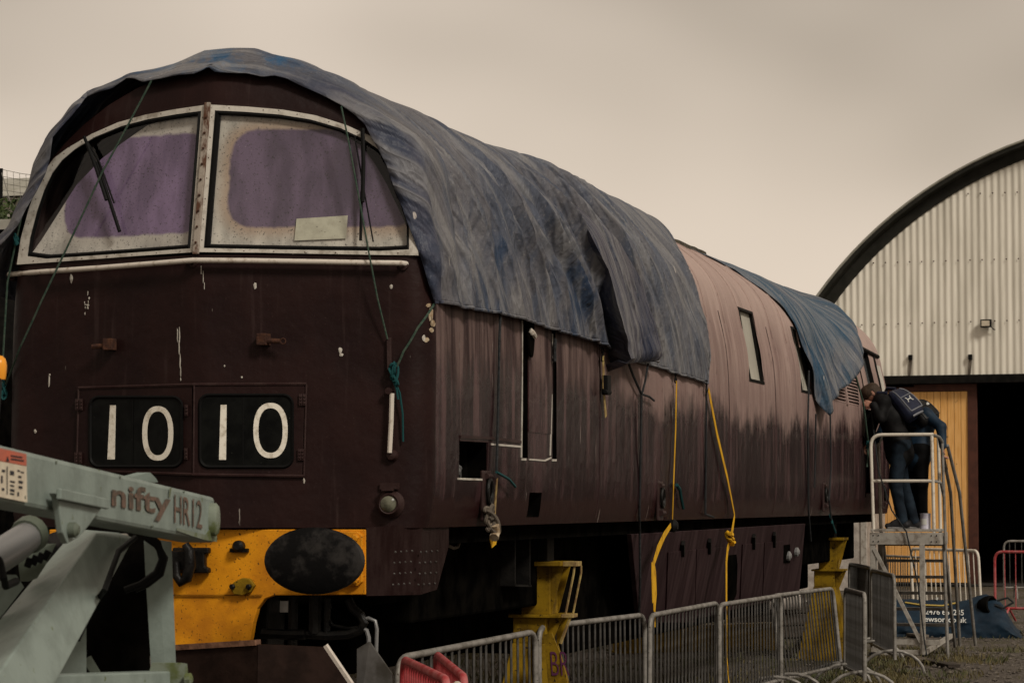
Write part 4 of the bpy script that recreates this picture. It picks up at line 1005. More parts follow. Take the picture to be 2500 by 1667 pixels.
# far tarpaulin with its hanging corner
PB = [(11.2, 4.31), (12.1, 4.22), (12.7, 4.13), (13.1, 4.0), (13.6, 3.86), (14.05, 3.68), (14.2, 3.32), (14.5, 2.99), (14.87, 2.76), (15.5, 2.95), (16.2, 3.14), (16.9, 3.37), (17.4, 3.60), (17.75, 3.87), (17.95, 4.10), (17.95, 4.28)]
PBs = np.array([(y, s_right(z)) for y, z in PB]); dC = np.concatenate([[0], np.cumsum(np.linalg.norm(np.diff(PBs, axis=0), axis=1))]); dC /= dC[-1]
rowsC = []
nCu, nCv = 170, 90
for u in np.linspace(0, 1, nCu):
    yb_ = np.interp(u, dC, PBs[:, 0]); sb_ = np.interp(u, dC, PBs[:, 1]); yt_ = lerp(11.6, 17.6, u); row = []
    for v in np.linspace(-.25, 1, nCv):
        s0 = S_APEX - (S_APEX - sb_) * v if v >= 0 else S_APEX - 3.2 * v; y = lerp(yt_, yb_, max(0, v)); p = csp(min(s0, S_TOT - .5)); n2 = csn(min(s0, S_TOT - .5))
        vv = max(0, v); fold = 0
        for (c_, w_, am) in ((.16, .03, .03), (.24, .025, .035), (.33, .03, .05), (.42, .022, .045), (.50, .03, .07), (.58, .022, .05), (.655, .03, .08), (.73, .026, .06), (.80, .03, .08), (.87, .026, .06), (.94, .03, .05)):
            x_ = u - c_ - .05 * math.sin(vv * 2.6 + c_ * 9); fold += 1.7 * am * math.exp(-(x_ / w_) ** 2 if x_ < 0 else -(x_ / (w_ * 1.5)) ** 2) * sstep(vv, .05, .55)
        sag_ = .05 * math.sin(vv * 7.5 + u * 7) * sstep(u, .45, .8) * (1 - sstep(u, .9, 1.0)) * sstep(vv, .15, .4)
        o_ = lerp(.012, .032, sstep(u, .2, .5)) + fold * sstep(vv, .6, .97) * sstep(u, .34, .52) * (1 - .7 * sstep(u, .92, 1.0)) + sag_ * .3 * sstep(vv, .5, .8) + .075 * sstep(u, .6, .84) * lerp(.15, 1, (1 - sstep(u, .9, 1.0))) * sstep(vv, .55, .85) + .035 * (.15 + .85 * sstep(vv, .45, .8)) * (.3 + .7 * sstep(u, .3, .5)) * noise.noise((u * 11, v * 6, 3)) + .009 * noise.noise((u * 30, v * 12, 6))
        row.append((p[0] + n2[0] * o_, y, p[1] + n2[1] * o_))
    rowsC.append(row)
q = MB(); q.grid(rowsC); tC = q.build('tarpaulin', M['tarp3'], None, smooth=True, solid=.005, fix=False, label='bluer crumpled tarpaulin on the far roof with one corner hanging down to a point', cat='tarpaulin', group='tarpaulins on the locomotive')

# ================================================================== ROPES AND STRAPS
def mk(name, pts, r, m, label, cat='rope', group='ropes tying down the tarpaulins', n=6, parts=None):
    q = MB(); q.tube(pts, r, n); o = q.build(name, m, None, smooth=True, label=label, cat=cat, group=group)
    return o
def sag(P, k=6, s=.0):
    out_ = []
    for a, b_ in zip(P[:-1], P[1:]):
        for i in range(k): t = i / k; p = Vector(a).lerp(Vector(b_), t); p.z -= s * 4 * t * (1 - t); out_.append(p)
    return out_ + [Vector(P[-1])]
def tangle(c, r, n, seed, sx=1, sz=1):
    rg = random.Random(seed); ph = [rg.uniform(0, 6) for _ in range(6)]
    return [Vector(c) + Vector((r * sx * math.sin(2.3 * t + ph[0]) * math.cos(.7 * t + ph[1]), r * .6 * math.sin(3.1 * t + ph[2]), r * sz * math.cos(1.9 * t + ph[3]) + r * .3 * math.sin(5 * t + ph[4]))) for t in np.linspace(0, 11, n)]
def knot(parent, c, r, m, seed, sz=1.4, name='knot', th=.007):
    q = MB(); q.tube(tangle(c, r, 70, seed, .8, sz), th, 5); q.build(name, m, parent, smooth=True)

o = mk('rope', sag([fp(54, 520, .10), fp(40, 585, .09), fp(18, 690, .09), fp(8, 860, .06), fp(4, 955, .04)]), .0065, M['green_rope'], 'green rope hanging down the left edge of the nose, with a teal knot')
knot(o, fp(40, 585, .09), .018, M['teal'], 3, 1.6); knot(o, fp(6, 950, .05), .03, M['teal'], 4, 1.8)
o = mk('rope', sag([fp(370, 197, .13), fp(250, 420, .12), fp(102, 733, .10), fp(48, 850, .08), fp(14, 938, .05)], 5, .004), .0062, M['green_rope'], 'long green rope slanting across the left windscreen from the tarpaulin edge')
o = mk('rope', sag([fp(833, 260, .16), fp(851, 345, .15), fp(874, 470, .13), fp(902, 625, .10), fp(922, 730, .07), fp(946, 828, .03)]), .0058, M['green_rope'], 'thin green rope running down over the right windscreen to the nose bracket')
o = mk('rope', sag([fp(1060, 742, .04), fp(1020, 800, .06), fp(985, 858, .06), fp(968, 895, .05)], 5, .006), .007, M['green_rope'], 'short rope pulling the tarpaulin corner across to the grab rod')
knot(o, fp(962, 912, .05), .035, M['teal'], 7, 1.6); q = MB(); q.tube(sag([fp(962, 925, .05), fp(976, 960, .04), fp(983, 1010, .03), fp(984, 1078, .02)], 4), .006, 5); q.tube(sag([fp(958, 925, .05), fp(968, 950, .05), fp(972, 975, .05)], 4), .006, 5); q.build('loose_end', M['teal'], o, smooth=True)
o = mk('rope', sag([sp(1222, 758, .03), sp(1219, 830, .02), sp(1216, 1000, .02), sp(1212, 1150, .03)]), .010, M['dark_rope'], 'dark rope down the cab side ending in a frayed teal tail beside the open hatch')
q = MB(); q.tube(sag([sp(1212, 1152, .04), sp(1230, 1162, .05), sp(1243, 1170, .05), sp(1258, 1188, .05)], 4), .009, 5); q.build('frayed_tail', M['teal'], o, smooth=True)
mk('rope', tangle(sp(1354, 855, .03), .02, 60, 12, .5, 3.6), .008, M['dark_rope'], 'short dark knotted rope hanging under the tarpaulin hem by the cab door')
o = mk('rope', sag([sp(1530, 874, .05), sp(1545, 915, .04), sp(1566, 962, .03), sp(1564, 1100, .02), sp(1561, 1260, .02), Vector(onx(1562, 1300, 1.27)), Vector(onx(1563, 1420, 1.25)), Vector(onx(1560, 1500, 1.24))], 5), .010, M['dark_rope'], 'long dark rope below the flap, forming a V and reaching down past the tank')
q = MB(); q.tube(sag([sp(1582, 888, .05), sp(1575, 930, .04), sp(1567, 962, .03)], 4), .009, 5); q.tube(sag([sp(1567, 962, .03), sp(1585, 968, .04), sp(1597, 978, .03)], 3), .009, 5); q.build('second_leg', M['dark_rope'], o, smooth=True)
o = mk('rope', sag([sp(1725, 940, .03), sp(1724, 1050, .02), sp(1722, 1255, .03), sp(1742, 1262, .04)], 5), .010, M['dark_rope'], 'dark rope hanging straight down from the grey tarpaulin corner')
mk('rope', sag([sp(1975, 905, .04), sp(1972, 1050, .03), sp(1974, 1245, .03), Vector(onx(1980, 1320, 1.3))], 6), .011, M['dark_rope'], 'dark rope falling from the left edge of the far tarpaulin')
mk('rope', sag([sp(1992, 1010, .05), sp(1990, 1130, .03), sp(1988, 1190, .03)], 6), .010, M['dark_rope'], 'thin dark rope hanging from the point of the far tarpaulin')
o = mk('rope', sag([sp(2026, 960, .05), sp(2029, 1140, .04), sp(2024, 1220, .05), Vector(onx(2030, 1270, 1.36)), Vector(onx(2040, 1296, 1.36))], 6), .010, M['dark_rope'], 'slack dark cord below the louvre grille with a teal frayed end')
q = MB(); q.tube(sag([sp(2026, 1255, .06), Vector(onx(2032, 1276, 1.37)), Vector(onx(2040, 1300, 1.37))], 4), .012, 5); q.build('frayed_end', M['teal'], o, smooth=True)
o = mk('rope', sag([sp(2086, 905, .05), sp(2108, 985, .07), sp(2117, 1060, .08), sp(2120, 1085, .08), sp(2117, 1140, .08)], 5), .012, M['green_rope'], 'teal green rope hanging in front of the open far cab door')
knot(o, sp(2119, 1085, .08), .03, M['teal'], 14, 1.4)
for (x, y) in ((1357, 800), (1469, 845), (1649, 905)):
    pass
for (x0, y0, x1, y1, lab) in ((1660, 1190, 1664, 1235, 'frayed teal rope end dangling beside the second yellow strap'),):
    q = MB(); q.tube(sag([sp(1652, 1183, .03), sp(1660, 1195, .03), sp(1663, 1215, .03), sp(1668, 1240, .03)], 4), .014, 6); q.build('rope_end', M['teal'], None, smooth=True, label=lab, cat='rope', group='ropes tying down the tarpaulins')

def ribbon(P, wd, nrm=(1, 0, 0), th=.004):
    q = MB(); P = [Vector(p) for p in P]; a = []; 
    L = []; Rr = []
    for i, p in enumerate(P):
        t = (P[min(i + 1, len(P) - 1)] - P[max(i - 1, 0)]).normalized(); s_ = t.cross(Vector(nrm)).normalized(); wv = wd if not isinstance(wd, (list, tuple)) else wd[i]
        L.append(p - s_ * wv / 2); Rr.append(p + s_ * wv / 2)
    n_ = Vector(nrm).normalized() * th
    q.grid([L, Rr, [p + n_ for p in Rr], [p + n_ for p in L], L]); return q
GS = 'yellow ratchet straps on the locomotive side'
def hookwire(o, x, y):
    q = MB(); c = sp(x, y, .03); q.tube([c + Vector((0, .035 * math.sin(2 * a), .05 * math.cos(a) - .01)) for a in np.linspace(0, 2 * PI, 22)], .006, 5); q.build('wire_hook', M['rubber'], o, smooth=True)
def ratchet(o, c, s=1.0):
    q = MB(); q.box((0, -.055 * s, -.07 * s), (.045 * s, .055 * s, .07 * s), Matrix.Translation(Vector(c))); q.tube([Vector(c) + Vector((.03 * s, -.075 * s, -.05 * s)), Vector(c) + Vector((.03 * s, .075 * s, -.05 * s))], .018 * s, 8); q.build('ratchet', M['rubber'], o, bevel=.006)
o = ribbon([sp(1472, 868, .03), sp(1473, 920, .028), sp(1473, 950, .03)], .05).build('ratchet_strap', M['strap_old'], None, label='faded short strap with black ratchet hanging left of the turned-back flap', cat='strap', group=GS)
ribbon([sp(1474, 955, .026), sp(1476, 990, .02), sp(1479, 1017, .022)], .055).build('tail', M['strap_old'], o); ratchet(o, sp(1473, 940, .02)); hookwire(o, 1471, 862)
o = ribbon([sp(1651, 930, .03), sp(1649, 1050, .02), sp(1644, 1180, .025), sp(1641, 1272, .03)], [.035, .028, .026, .022]).build('ratchet_strap', M['strap'], None, label='long thin yellow strap with a twisted loop hanging in front of the tank panel', cat='strap', group=GS)
hookwire(o, 1649, 916); q = MB(); q.lathe(Vector(onx(1637, 1283, 1.30)), (1, 0, 0), [(.05, 0), (.055, .03), (.03, .06)], 10); q.build('ratchet', M['rubber'], o, smooth=True)
ribbon([Vector(onx(x, y, 1.33)) for x, y in ((1637, 1282), (1622, 1305), (1606, 1340), (1596, 1372))], [.04, .055, .07, .05]).build('lower_strap', M['strap'], o)
ribbon([Vector(onx(x, y, 1.34)) for x, y in ((1594, 1368), (1597, 1400), (1598, 1450), (1597, 1492))], [.05, .11, .13, .05]).build('hanging_loop', M['strap'], o)
ribbon([Vector(onx(x, y, 1.37)) for x, y in ((1592, 1372), (1592, 1410), (1594, 1470))], .05).build('loop_band', M['strap'], o)
ribbon([Vector(onx(x, y, 1.30)) for x, y in ((1598, 1490), (1598, 1530))], .035).build('strap_end', M['strap'], o)
o = ribbon([sp(1729, 950, .03), sp(1750, 1060, .03), sp(1775, 1165, .04), sp(1793, 1258, .05)], [.06, .055, .05, .03]).build('ratchet_strap', M['strap'], None, label='bright yellow strap slanting from the tarpaulin corner down to the ground', cat='strap', group=GS)
hookwire(o, 1725, 940); ribbon([Vector(onx(x, y, 1.34)) for x, y in ((1793, 1258), (1788, 1290), (1784, 1312), (1776, 1340), (1773, 1370))], [.03, .06, .05, .06, .06]).build('lower_strap', M['strap'], o)
q = MB(); q.tube(tangle(Vector(onx(1784, 1314, 1.36)), .045, 50, 5), .014, 6); q.build('knot', M['strap'], o, smooth=True)
pg = Vector(onx(1773, 1370, 1.34)); ribbon([pg, Vector(onx(1773, 1470, 1.36)), Vector(onx(1773, 1600, 1.40)), Vector((1.5, onx(1772, 1660, 1.44)[1], gz(1.5, 7)))], [.06, .055, .055, .05]).build('ground_strap', M['strap'], o)
o = ribbon([sp(1213, 1168, .05), sp(1209, 1220, .04), sp(1207, 1262, .05), sp(1206, 1285, .05)], .035).build('ratchet_strap', M['strap_old'], None, label='grubby yellow strap end with a tangled bundle below the open hatch', cat='strap', group=GS)
q = MB(); q.tube(tangle(sp(1200, 1268, .09), .055, 90, 21, .8, 1.3), .012, 6); q.build('rope_tangle', M['greywood'], o, smooth=True)
ribbon([Vector(onx(x, y, 1.36)) for x, y in ((1208, 1275), (1212, 1300), (1209, 1322), (1200, 1330), (1197, 1318), (1203, 1290))], .035).build('loop', M['strap'], o)
q = MB(); q.tube([Vector(onx(x, y, 1.4)) for x, y in ((1207, 1280), (1210, 1300), (1206, 1312))], .03, 8); q.build('rag', M['bare'], o, smooth=True)

# ================================================================== JACK STANDS
def stand(label, X, Y, s, scale_z=1.0):
    o = thing('jack_stand', label, 'jack stand', (X, Y, 0), 'yellow jack stands under the locomotive')
    T = Matrix.Translation((X, Y, 0))
    q = MB(); q.box((-.105, -.12, 1.06), (.105, .12, 1.40), T); q.build('upper_column', M['yellow_stand'], o, bevel=.006)
    q = MB(); q.box((-.16, -.20, 1.40), (.20, .20, 1.43), T); q.build('top_plate', M['yellow_stand'], o, bevel=.004)
    q = MB(); q.box((-.155, -.16, .86), (.085, .16, 1.04), T); q.build('middle_column', M['yellow_stand'], o, bevel=.006)
    q = MB(); q.box((-.18, -.20, 1.04), (.19, .20, 1.062), T); q.build('middle_flange', M['yellow_stand'], o, bevel=.004)
    q = MB(); t0, t1 = .125, .30
    vs = [T @ Vector((sx * t0 - .035, sy * t0 * 1.3, .86)) for sx, sy in ((-1, -1), (1, -1), (1, 1), (-1, 1))] + [T @ Vector((sx * t1 - .02, sy * t1 * 1.3, .03)) for sx, sy in ((-1, -1), (1, -1), (1, 1), (-1, 1))]
    q.add(vs, [(0, 1, 2, 3), (7, 6, 5, 4), (0, 4, 5, 1), (1, 5, 6, 2), (2, 6, 7, 3), (3, 7, 4, 0)]); q.build('tapered_base', M['yellow_stand'], o, bevel=.006)
    q = MB(); q.box((-.40, -.48, -.04), (.40, .48, .03), T); q.build('base_plate', M['yellow_stand'], o, bevel=.004)
    for sy in (-.10, .11):
        q = MB(); q.plate([T @ Vector(p) for p in ((.107, sy, 1.07), (.195, sy, 1.398), (.107, sy, 1.398))], (0, .015, 0)); q.build('gusset', M['yellow_stand'], o)
        q = MB(); q.plate([T @ Vector(p) for p in ((.087, sy, .80), (.185, sy, 1.038), (.087, sy, 1.038))], (0, .015, 0)); q.build('gusset', M['yellow_stand'], o)
    q = MB(); q.box((-.08, -.1, 1.43), (.08, .1, 1.62), T); q.build('packing_block', M['black'], o, bevel=.006)
    return o
pn_ = onx(1320, 1385, 1.0)
SX1 = .97; SY1 = onx(1318, 1384, SX1)[1]
s1 = stand('near yellow jack stand with bent rods and purple letters, under the cab end', SX1, SY1, 1)
T = Matrix.Translation((SX1, SY1, 0))
q = MB(); q.box((.20, -.14, 1.398), (.30, .02, 1.432), T); q.build('support_tab', M['strap_old'], s1, bevel=.003)
q = MB(); q.box((.19, -.14, 1.04), (.27, .02, 1.066), T); q.build('support_tab', M['strap_old'], s1, bevel=.003)
q = MB(); q.tube([T @ Vector(p) for p in ((.28, -.12, 1.40), (.275, -.12, 1.35), (.215, -.12, 1.06))], .009, 6); q.tube([T @ Vector(p) for p in ((.30, .0, 1.40), (.30, .0, 1.35), (.24, .0, 1.06))], .008, 6); q.tube([T @ Vector(p) for p in ((.25, -.12, 1.045), (.18, -.12, .86))], .012, 6); q.build('bent_rod', M['strap_old'], s1, smooth=True)
sl = ([(1327, 1548), (1347, 1545), (1365, 1590), (1392, 1690), (1340, 1690)])
q = MB(); ysx = SY1 - .44
q.plate([Vector(ony(x, y, ysx)) for x, y in sl], (0, .02, 0)); q.build('side_leg', M['yellow_stand'], s1)
vs, fs = text_geo('BR', -.012)
q = MB(); q.add([Vector(ony(1366 + x * 52 * .8 - (y - .3) * 6, 1640 - (y - .1) * 88, ysx - .006)) for x, y in vs], fs); q.build('lettering', M['purple_paint'], s1)
pf = onz(2036, 1600, 0)
pf2 = onx(2034, 1312, 1.0)
s2 = stand('far yellow jack stand near the open cab door, behind the barrier corner', .95, pf2[1], 1)

# ================================================================== CROWD BARRIERS
BL, BH = 2.3, 1.0
def make_barrier(m_frame, m_bar, nb_=19, feet='loop'):
    o = bpy.data.objects.new('crowd_barrier', None); COL.objects.link(o)
    o['category'] = 'barrier'
    r = .021
    c = [Vector((0, 0, .16)), Vector((0, 0, BH)), Vector((BL, 0, BH)), Vector((BL, 0, .16))]
    path = [c[0]] + arc_path(c[0], c[1], c[2], .13) + arc_path(c[1], c[2], c[3], .13) + [c[3]]
    q = MB(); q.tube(path, r, 10); q.tube([c[0] + Vector((0, 0, .04)), c[3] + Vector((0, 0, .04))], r * .9, 8); q.build('frame', m_frame, o, smooth=True)
    me = None
    for k in range(nb_):
        x = BL * (k + 1) / (nb_ + 1)
        if me is None:
            q = MB(); q.tube([Vector((0, 0, .19)), Vector((0, 0, BH - .01))], .0085, 6); b_ = q.build('bar', m_bar, o, smooth=True); me = b_.data
        else: b_ = link('bar', me, o)
        b_.location = (x + (.012 if k % 7 == 3 else 0), 0, 0); b_.rotation_euler = (0, RNG.normal() * .008, 0)
    for x in (.22, BL - .22):
        q = MB()
        if feet == 'loop': q.tube([Vector((x, .34 * math.cos(a), max(.012, .24 * math.sin(a)))) for a in np.linspace(0, PI, 11)], .017, 8)
        else:
            q.tube([Vector((x, 0, .20)), Vector((x, -.33, .012))], .017, 8); q.tube([Vector((x, 0, .20)), Vector((x, .33, .012))], .017, 8)
        q.build('foot', m_frame, o, smooth=True)
    return o
GB = 'crowd control barriers around the locomotive'
def put(o, a, b_, h, label, lean=0.0, group=GB):
    a = Vector(a); b_ = Vector(b_); d = b_ - a; L_ = math.hypot(d.x, d.y)
    o.location = (a.x, a.y, a.z); o.scale = (L_ / BL, 1, h / BH); o.rotation_euler = (lean, 0, math.atan2(d.y, d.x)); o['label'] = label; o['group'] = group
def topfix(px, py, h): p = onz(px, py, h); return Vector((p[0], p[1], 0))
grey = make_barrier(M['steel'], M['steel_dark'])
specs = [((975, 1606), (1309, 1541), 'grey barrier at the near end, behind the two red ones'), ((1318, 1531), (1576, 1500), 'grey barrier in front of the near jack stand'),
         ((1584, 1502), (1750, 1471), 'grey barrier below the twisted yellow strap'), ((1756, 1476), (1906, 1453), 'grey barrier with the bright strap falling behind it'), ((1911, 1453), (2056, 1435), 'leaning grey barrier in front of the far jack stand'), ((2062, 1437), (2141, 1462), 'grey barrier turning back to the left of the access steps')]
hh = .975
for i, (a, b_, lab) in enumerate(specs):
    o = grey if i == 0 else copy_thing(grey)
    pa = topfix(*a, hh)
    if i == 5: pb = ond(2141, 1462, 1); pb = topfix(2141, 1462, .96); pb = pa + (pb - pa).normalized() * 1.6
    else: pb = topfix(*b_, hh)
    put(o, pa, pb, hh, lab, lean=(-.10 if i == 4 else RNG.normal() * .015))
a_ = ond(2183, 1404, 30.6); b_ = ond(2128, 1385, 33.2); c_ = ond(2074, 1369, 35.6)
o = copy_thing(grey); put(o, (a_[0], a_[1], 0), (b_[0], b_[1], 0), 1.06, 'grey barrier with its end post beside the foot of the access steps')
o = copy_thing(grey); put(o, (b_[0], b_[1], 0), (c_[0], c_[1], 0), 1.08, 'grey barrier running back beside the far jack stand')
p_ = onz(2140, 1500, 0); p2 = onz(2205, 1503, 0); o = copy_thing(grey); put(o, p_, (p_[0] + 1.0, p_[1] - 1.7, 0), .97, 'distant grey barrier seen through the access steps')
p_ = onz(2452, 1462, 0); o = copy_thing(grey); put(o, p_, (p_[0] + 2.2, p_[1] + .4, 0), 1.1, 'grey barrier standing in the dark doorway behind the red one')
wb = make_barrier(M['white'], M['white'], 13, 'splay')
pa = onz(2232, 1515, 0); pb = onz(2398, 1528, 0); put(wb, pa, (pb[0], pb[1], 0), 1.12, 'white barrier leaning behind the access steps by the ochre door', .05)
rb = make_barrier(M['red'], M['red'], 13, 'splay')
pa = onz(2430, 1518, 0); put(rb, pa, (pa[0] + 2.25, pa[1] - .5, 0), 1.08, 'red barrier at the right edge before the dark shed doorway')
rd = make_barrier(M['red'], M['red'], 17, 'loop')
a_ = ond(985, 1616, 15.5); b_ = ond(1092, 1668, 13.7); put(rd, (a_[0], a_[1], 0), (b_[0], b_[1], 0), 1.0, 'red barrier in the near corner, left of the two beside the grey end')
a_ = ond(1066, 1596, 16.0); b_ = ond(1134, 1655, 13.9); o = copy_thing(rd); put(o, (a_[0], a_[1], 0), (b_[0], b_[1], 0), 1.0, 'red barrier in the near corner, right of the two beside the grey end')
wb2 = copy_thing(wb); a_ = ond(1110, 1669, 12.6); put(wb2, (a_[0], a_[1], 0), (a_[0] + .8, a_[1] - 2.1, 0), 1.05, 'white barrier whose top rail just shows at the bottom edge beside the red rails')

# ================================================================== ACCESS STEPS
ap = onz(2126, 1293, 1.52); AX, AY = ap[0], ap[1]
aw = onz(2298, 1293, 1.52)[0] - AX
steps = thing('access_steps', 'aluminium wheeled access steps with guard rails standing against the far cab', 'access steps', (AX, AY, 0))
T = Matrix.Translation((AX, AY, 0)); V_ = lambda *p: T @ Vector(p)
DK = .72
q = MB(); q.box((0, 0, 1.50), (aw, DK, 1.53), T); q.build('deck', M['alu'], steps, bevel=.004)
q = MB(); q.box((-.01, -.02, 1.35), (aw + .01, .015, 1.49), T); q.build('edge_board', M['alu'], steps, bevel=.003)
q = MB(); q.box((aw - .015, .016, 1.35), (aw + .02, DK, 1.49), T); q.build('edge_board', M['alu'], steps, bevel=.003)
q = MB()
for x in (.03, .09, aw - .09, aw - .03):
    for z in (1.385, 1.455): q.lathe(V_(x, -.02, z), (0, -1, 0), [(.009, 0), (.006, .006)], 6)
q.build('board_bolts', M['black'], steps, kind='stuff')
zt = 1.53 + 1.10; zm = 1.53 + .56
for y in (.02, DK - .03):
    path = [V_(.03, y, 1.45)] + arc_path(V_(.03, y, 1.45), V_(.0, y, zt), V_(aw - .06, y, zt), .14) + [V_(aw - .06, y, zt)]
    q = MB(); q.tube(path, .021, 10); q.build('guard_rail', M['white'], steps, smooth=True)
    q = MB(); q.tube([V_(.02, y, zm), V_(aw - .06, y, zm)], .018, 8); q.build('mid_rail', M['white'], steps, smooth=True)
    q = MB(); q.tube([V_(aw - .06, y, 1.38), V_(aw - .08, y, zt)], .020, 8); q.build('rail_post', M['white'], steps, smooth=True)
q = MB(); q.tube([V_(aw - .08, .02, zt), V_(aw + .0, .10, zt - .03), V_(aw + .02, .2, zt - .08), V_(aw + .02, .35, zt - .25)], .019, 8); q.tube([V_(aw - .07, .02, zm), V_(aw + .01, .1, zm - .02), V_(aw + .02, .35, zm - .2)], .016, 8); q.build('rail_return', M['steel'], steps, smooth=True)
for (x, y) in ((.02, .02), (aw - .20, .0), (.02, DK)):
    q = MB(); q.beam(V_(x, y, .06), V_(x, y, 1.36), .06, .06, (0, 1, 0)); q.build('leg', M['alu'], steps, bevel=.004)
q = MB(); q.beam(V_(.04, -.01, 1.30), V_(aw - .22, -.02, .22), .045, .02, (0, 1, 0)); q.build('brace', M['alu'], steps, bevel=.002)
for sx in (.04, aw - .03):
    q = MB(); q.beam(V_(sx, DK, 1.42), V_(sx + .0, DK + 1.15, .1), .03, .10, (0, 0, 1)); q.build('stile', M['tread'], steps, bevel=.003)
for k in range(7):
    z = 1.34 - k * .198; y = DK + (1.42 - z) * .87
    q = MB(); q.box((.05, y - .06, z - .015), (aw - .04, y + .08, z + .02), T); q.build('tread', M['tread'], steps, bevel=.003)
for sx, dx in ((aw + .03, 0), (aw + .10, .12)):
    for top in (zt - .12, ):
        q = MB(); q.tube([V_(sx - .03, .30, top), V_(sx + dx * .3, DK + .25, top - .55), V_(sx + dx, DK + 1.15, .1)], .02, 8); q.build('handrail', M['steel'], steps, smooth=True)
q = MB(); q.tube([V_(aw + .02, .25, 1.45), V_(aw + .06, .25, .02)], .02, 8); q.build('leg', M['steel'], steps, smooth=True)
q = MB(); q.tube([V_(aw + .02, .2, zt - .1), V_(aw + .05, .22, 1.3)], .018, 8); q.build('rail_post', M['steel'], steps, smooth=True)
for (x0, x1, y, z) in ((.0, aw, .02, .22), (.0, aw - .18, .02, .10)):
    q = MB(); q.beam(V_(x0, y, z), V_(x1, y, z), .05, .06, (0, 0, 1)); q.build('base_bar', M['alu'], steps, bevel=.003)
q = MB(); q.beam(V_(aw - .18, .02, .10), V_(aw + .03, .9, .26), .04, .05); q.build('base_bar', M['alu'], steps)
q = MB(); q.beam(V_(.02, .02, .10), V_(.02, .9, .2), .04, .05); q.build('base_bar', M['alu'], steps)
for x in (.02, aw - .20):
    q = MB(); q.lathe(V_(x - .03, .02, .055), (1, 0, 0), [(.055, 0), (.055, .06)], 14); q.build('castor', M['rubber'], steps, smooth=True)
tin = MB(); tp = V_(aw - .17, .09, 1.53); tin.lathe(tp, (0, 0, 1), [(.062, .0), (.064, .006), (.061, .01), (.061, .17), (.065, .176), (.065, .182), (.055, .180)], 20)
tin = tin.build('paint_tin', M['tinwhite'], None, smooth=True, label='pale paint tin standing on the deck of the access steps', cat='tin')
q = MB(); q.lathe(tp + Vector((0, 0, .181)), (0, 0, 1), [(.054, 0), (.05, .004)], 20); q.build('lid', M['cyl'], tin); q = MB(); q.add([tp + Vector((.0625 * math.cos(a), .0625 * math.sin(a), z)) for z in (.05, .12) for a in np.linspace(-2.4, -1.2, 8)], [(k, k + 1, k + 9, k + 8) for k in range(7)]); q.build('label_band', M['bagwhite'], tin)
cable = mk('cable', sag([sp(2127, 1000, .12), V_(.10, -.03, 2.2), V_(.25, -.04, 1.75), V_(.42, -.05, 1.50), V_(.55, -.06, .9), V_(.62, -.06, .25), V_(.66, -.10, .02)], 6), .009, M['dark_rope'], 'thin black cable trailing down in front of the access steps', 'cable', 'cables')
del cable['group']

# ================================================================== PEOPLE
def surf_net(f, lo, hi, h):
    n = [int(math.ceil((hi[k] - lo[k]) / h)) + 1 for k in range(3)]
    gx_ = [lo[k] + h * np.arange(n[k]) for k in range(3)]
    X, Y, Z = np.meshgrid(*gx_, indexing='ij'); V = f(X, Y, Z); S = V < 0
    c = [np.s_[:-1], np.s_[1:]]
    cnt = np.zeros(tuple(k - 1 for k in n), np.int16); corners = {}
    for i in (0, 1):
        for j in (0, 1):
            for k in (0, 1): corners[(i, j, k)] = (c[i], c[j], c[k]); cnt += S[c[i], c[j], c[k]]
    act = (cnt > 0) & (cnt < 8); idx = -np.ones(act.shape, int); I = np.argwhere(act); idx[act] = np.arange(len(I))
    acc = np.zeros((len(I), 3)); num = np.zeros(len(I))
    keys = list(corners)
    for a in keys:
        for ax in range(3):
            if a[ax] == 1: continue
            b_ = list(a); b_[ax] = 1; b_ = tuple(b_)
            va = V[tuple((I + a).T)]; vb = V[tuple((I + b_).T)]; m_ = (va < 0) != (vb < 0)
            t = np.where(m_, va / np.where(m_, va - vb, 1), 0); p = (I + a).astype(float); p[:, ax] += t
            acc += np.where(m_[:, None], p, 0); num += m_
    P = np.array(lo) + h * acc / num[:, None]
    faces = []
    for ax in range(3):
        o1, o2 = [(1, 2), (2, 0), (0, 1)][ax]
        sl0 = [np.s_[:]] * 3; sl1 = [np.s_[:]] * 3; sl0[ax] = np.s_[:-1]; sl1[ax] = np.s_[1:]
        D = S[tuple(sl0)] != S[tuple(sl1)]; E_ = np.argwhere(D); E_ = E_[(E_[:, o1] > 0) & (E_[:, o2] > 0) & (E_[:, o1] < n[o1] - 1) & (E_[:, o2] < n[o2] - 1)]
        flip = S[tuple(sl0)][tuple(E_.T)]
        u = np.zeros(3, int); u[o1] = 1; v_ = np.zeros(3, int); v_[o2] = 1
        q_ = np.stack([idx[tuple((E_ - u - v_).T)], idx[tuple((E_ - v_).T)], idx[tuple(E_.T)], idx[tuple((E_ - u).T)]], 1)
        q_[~flip] = q_[~flip][:, ::-1]; faces.append(q_)
    return P, np.concatenate(faces)


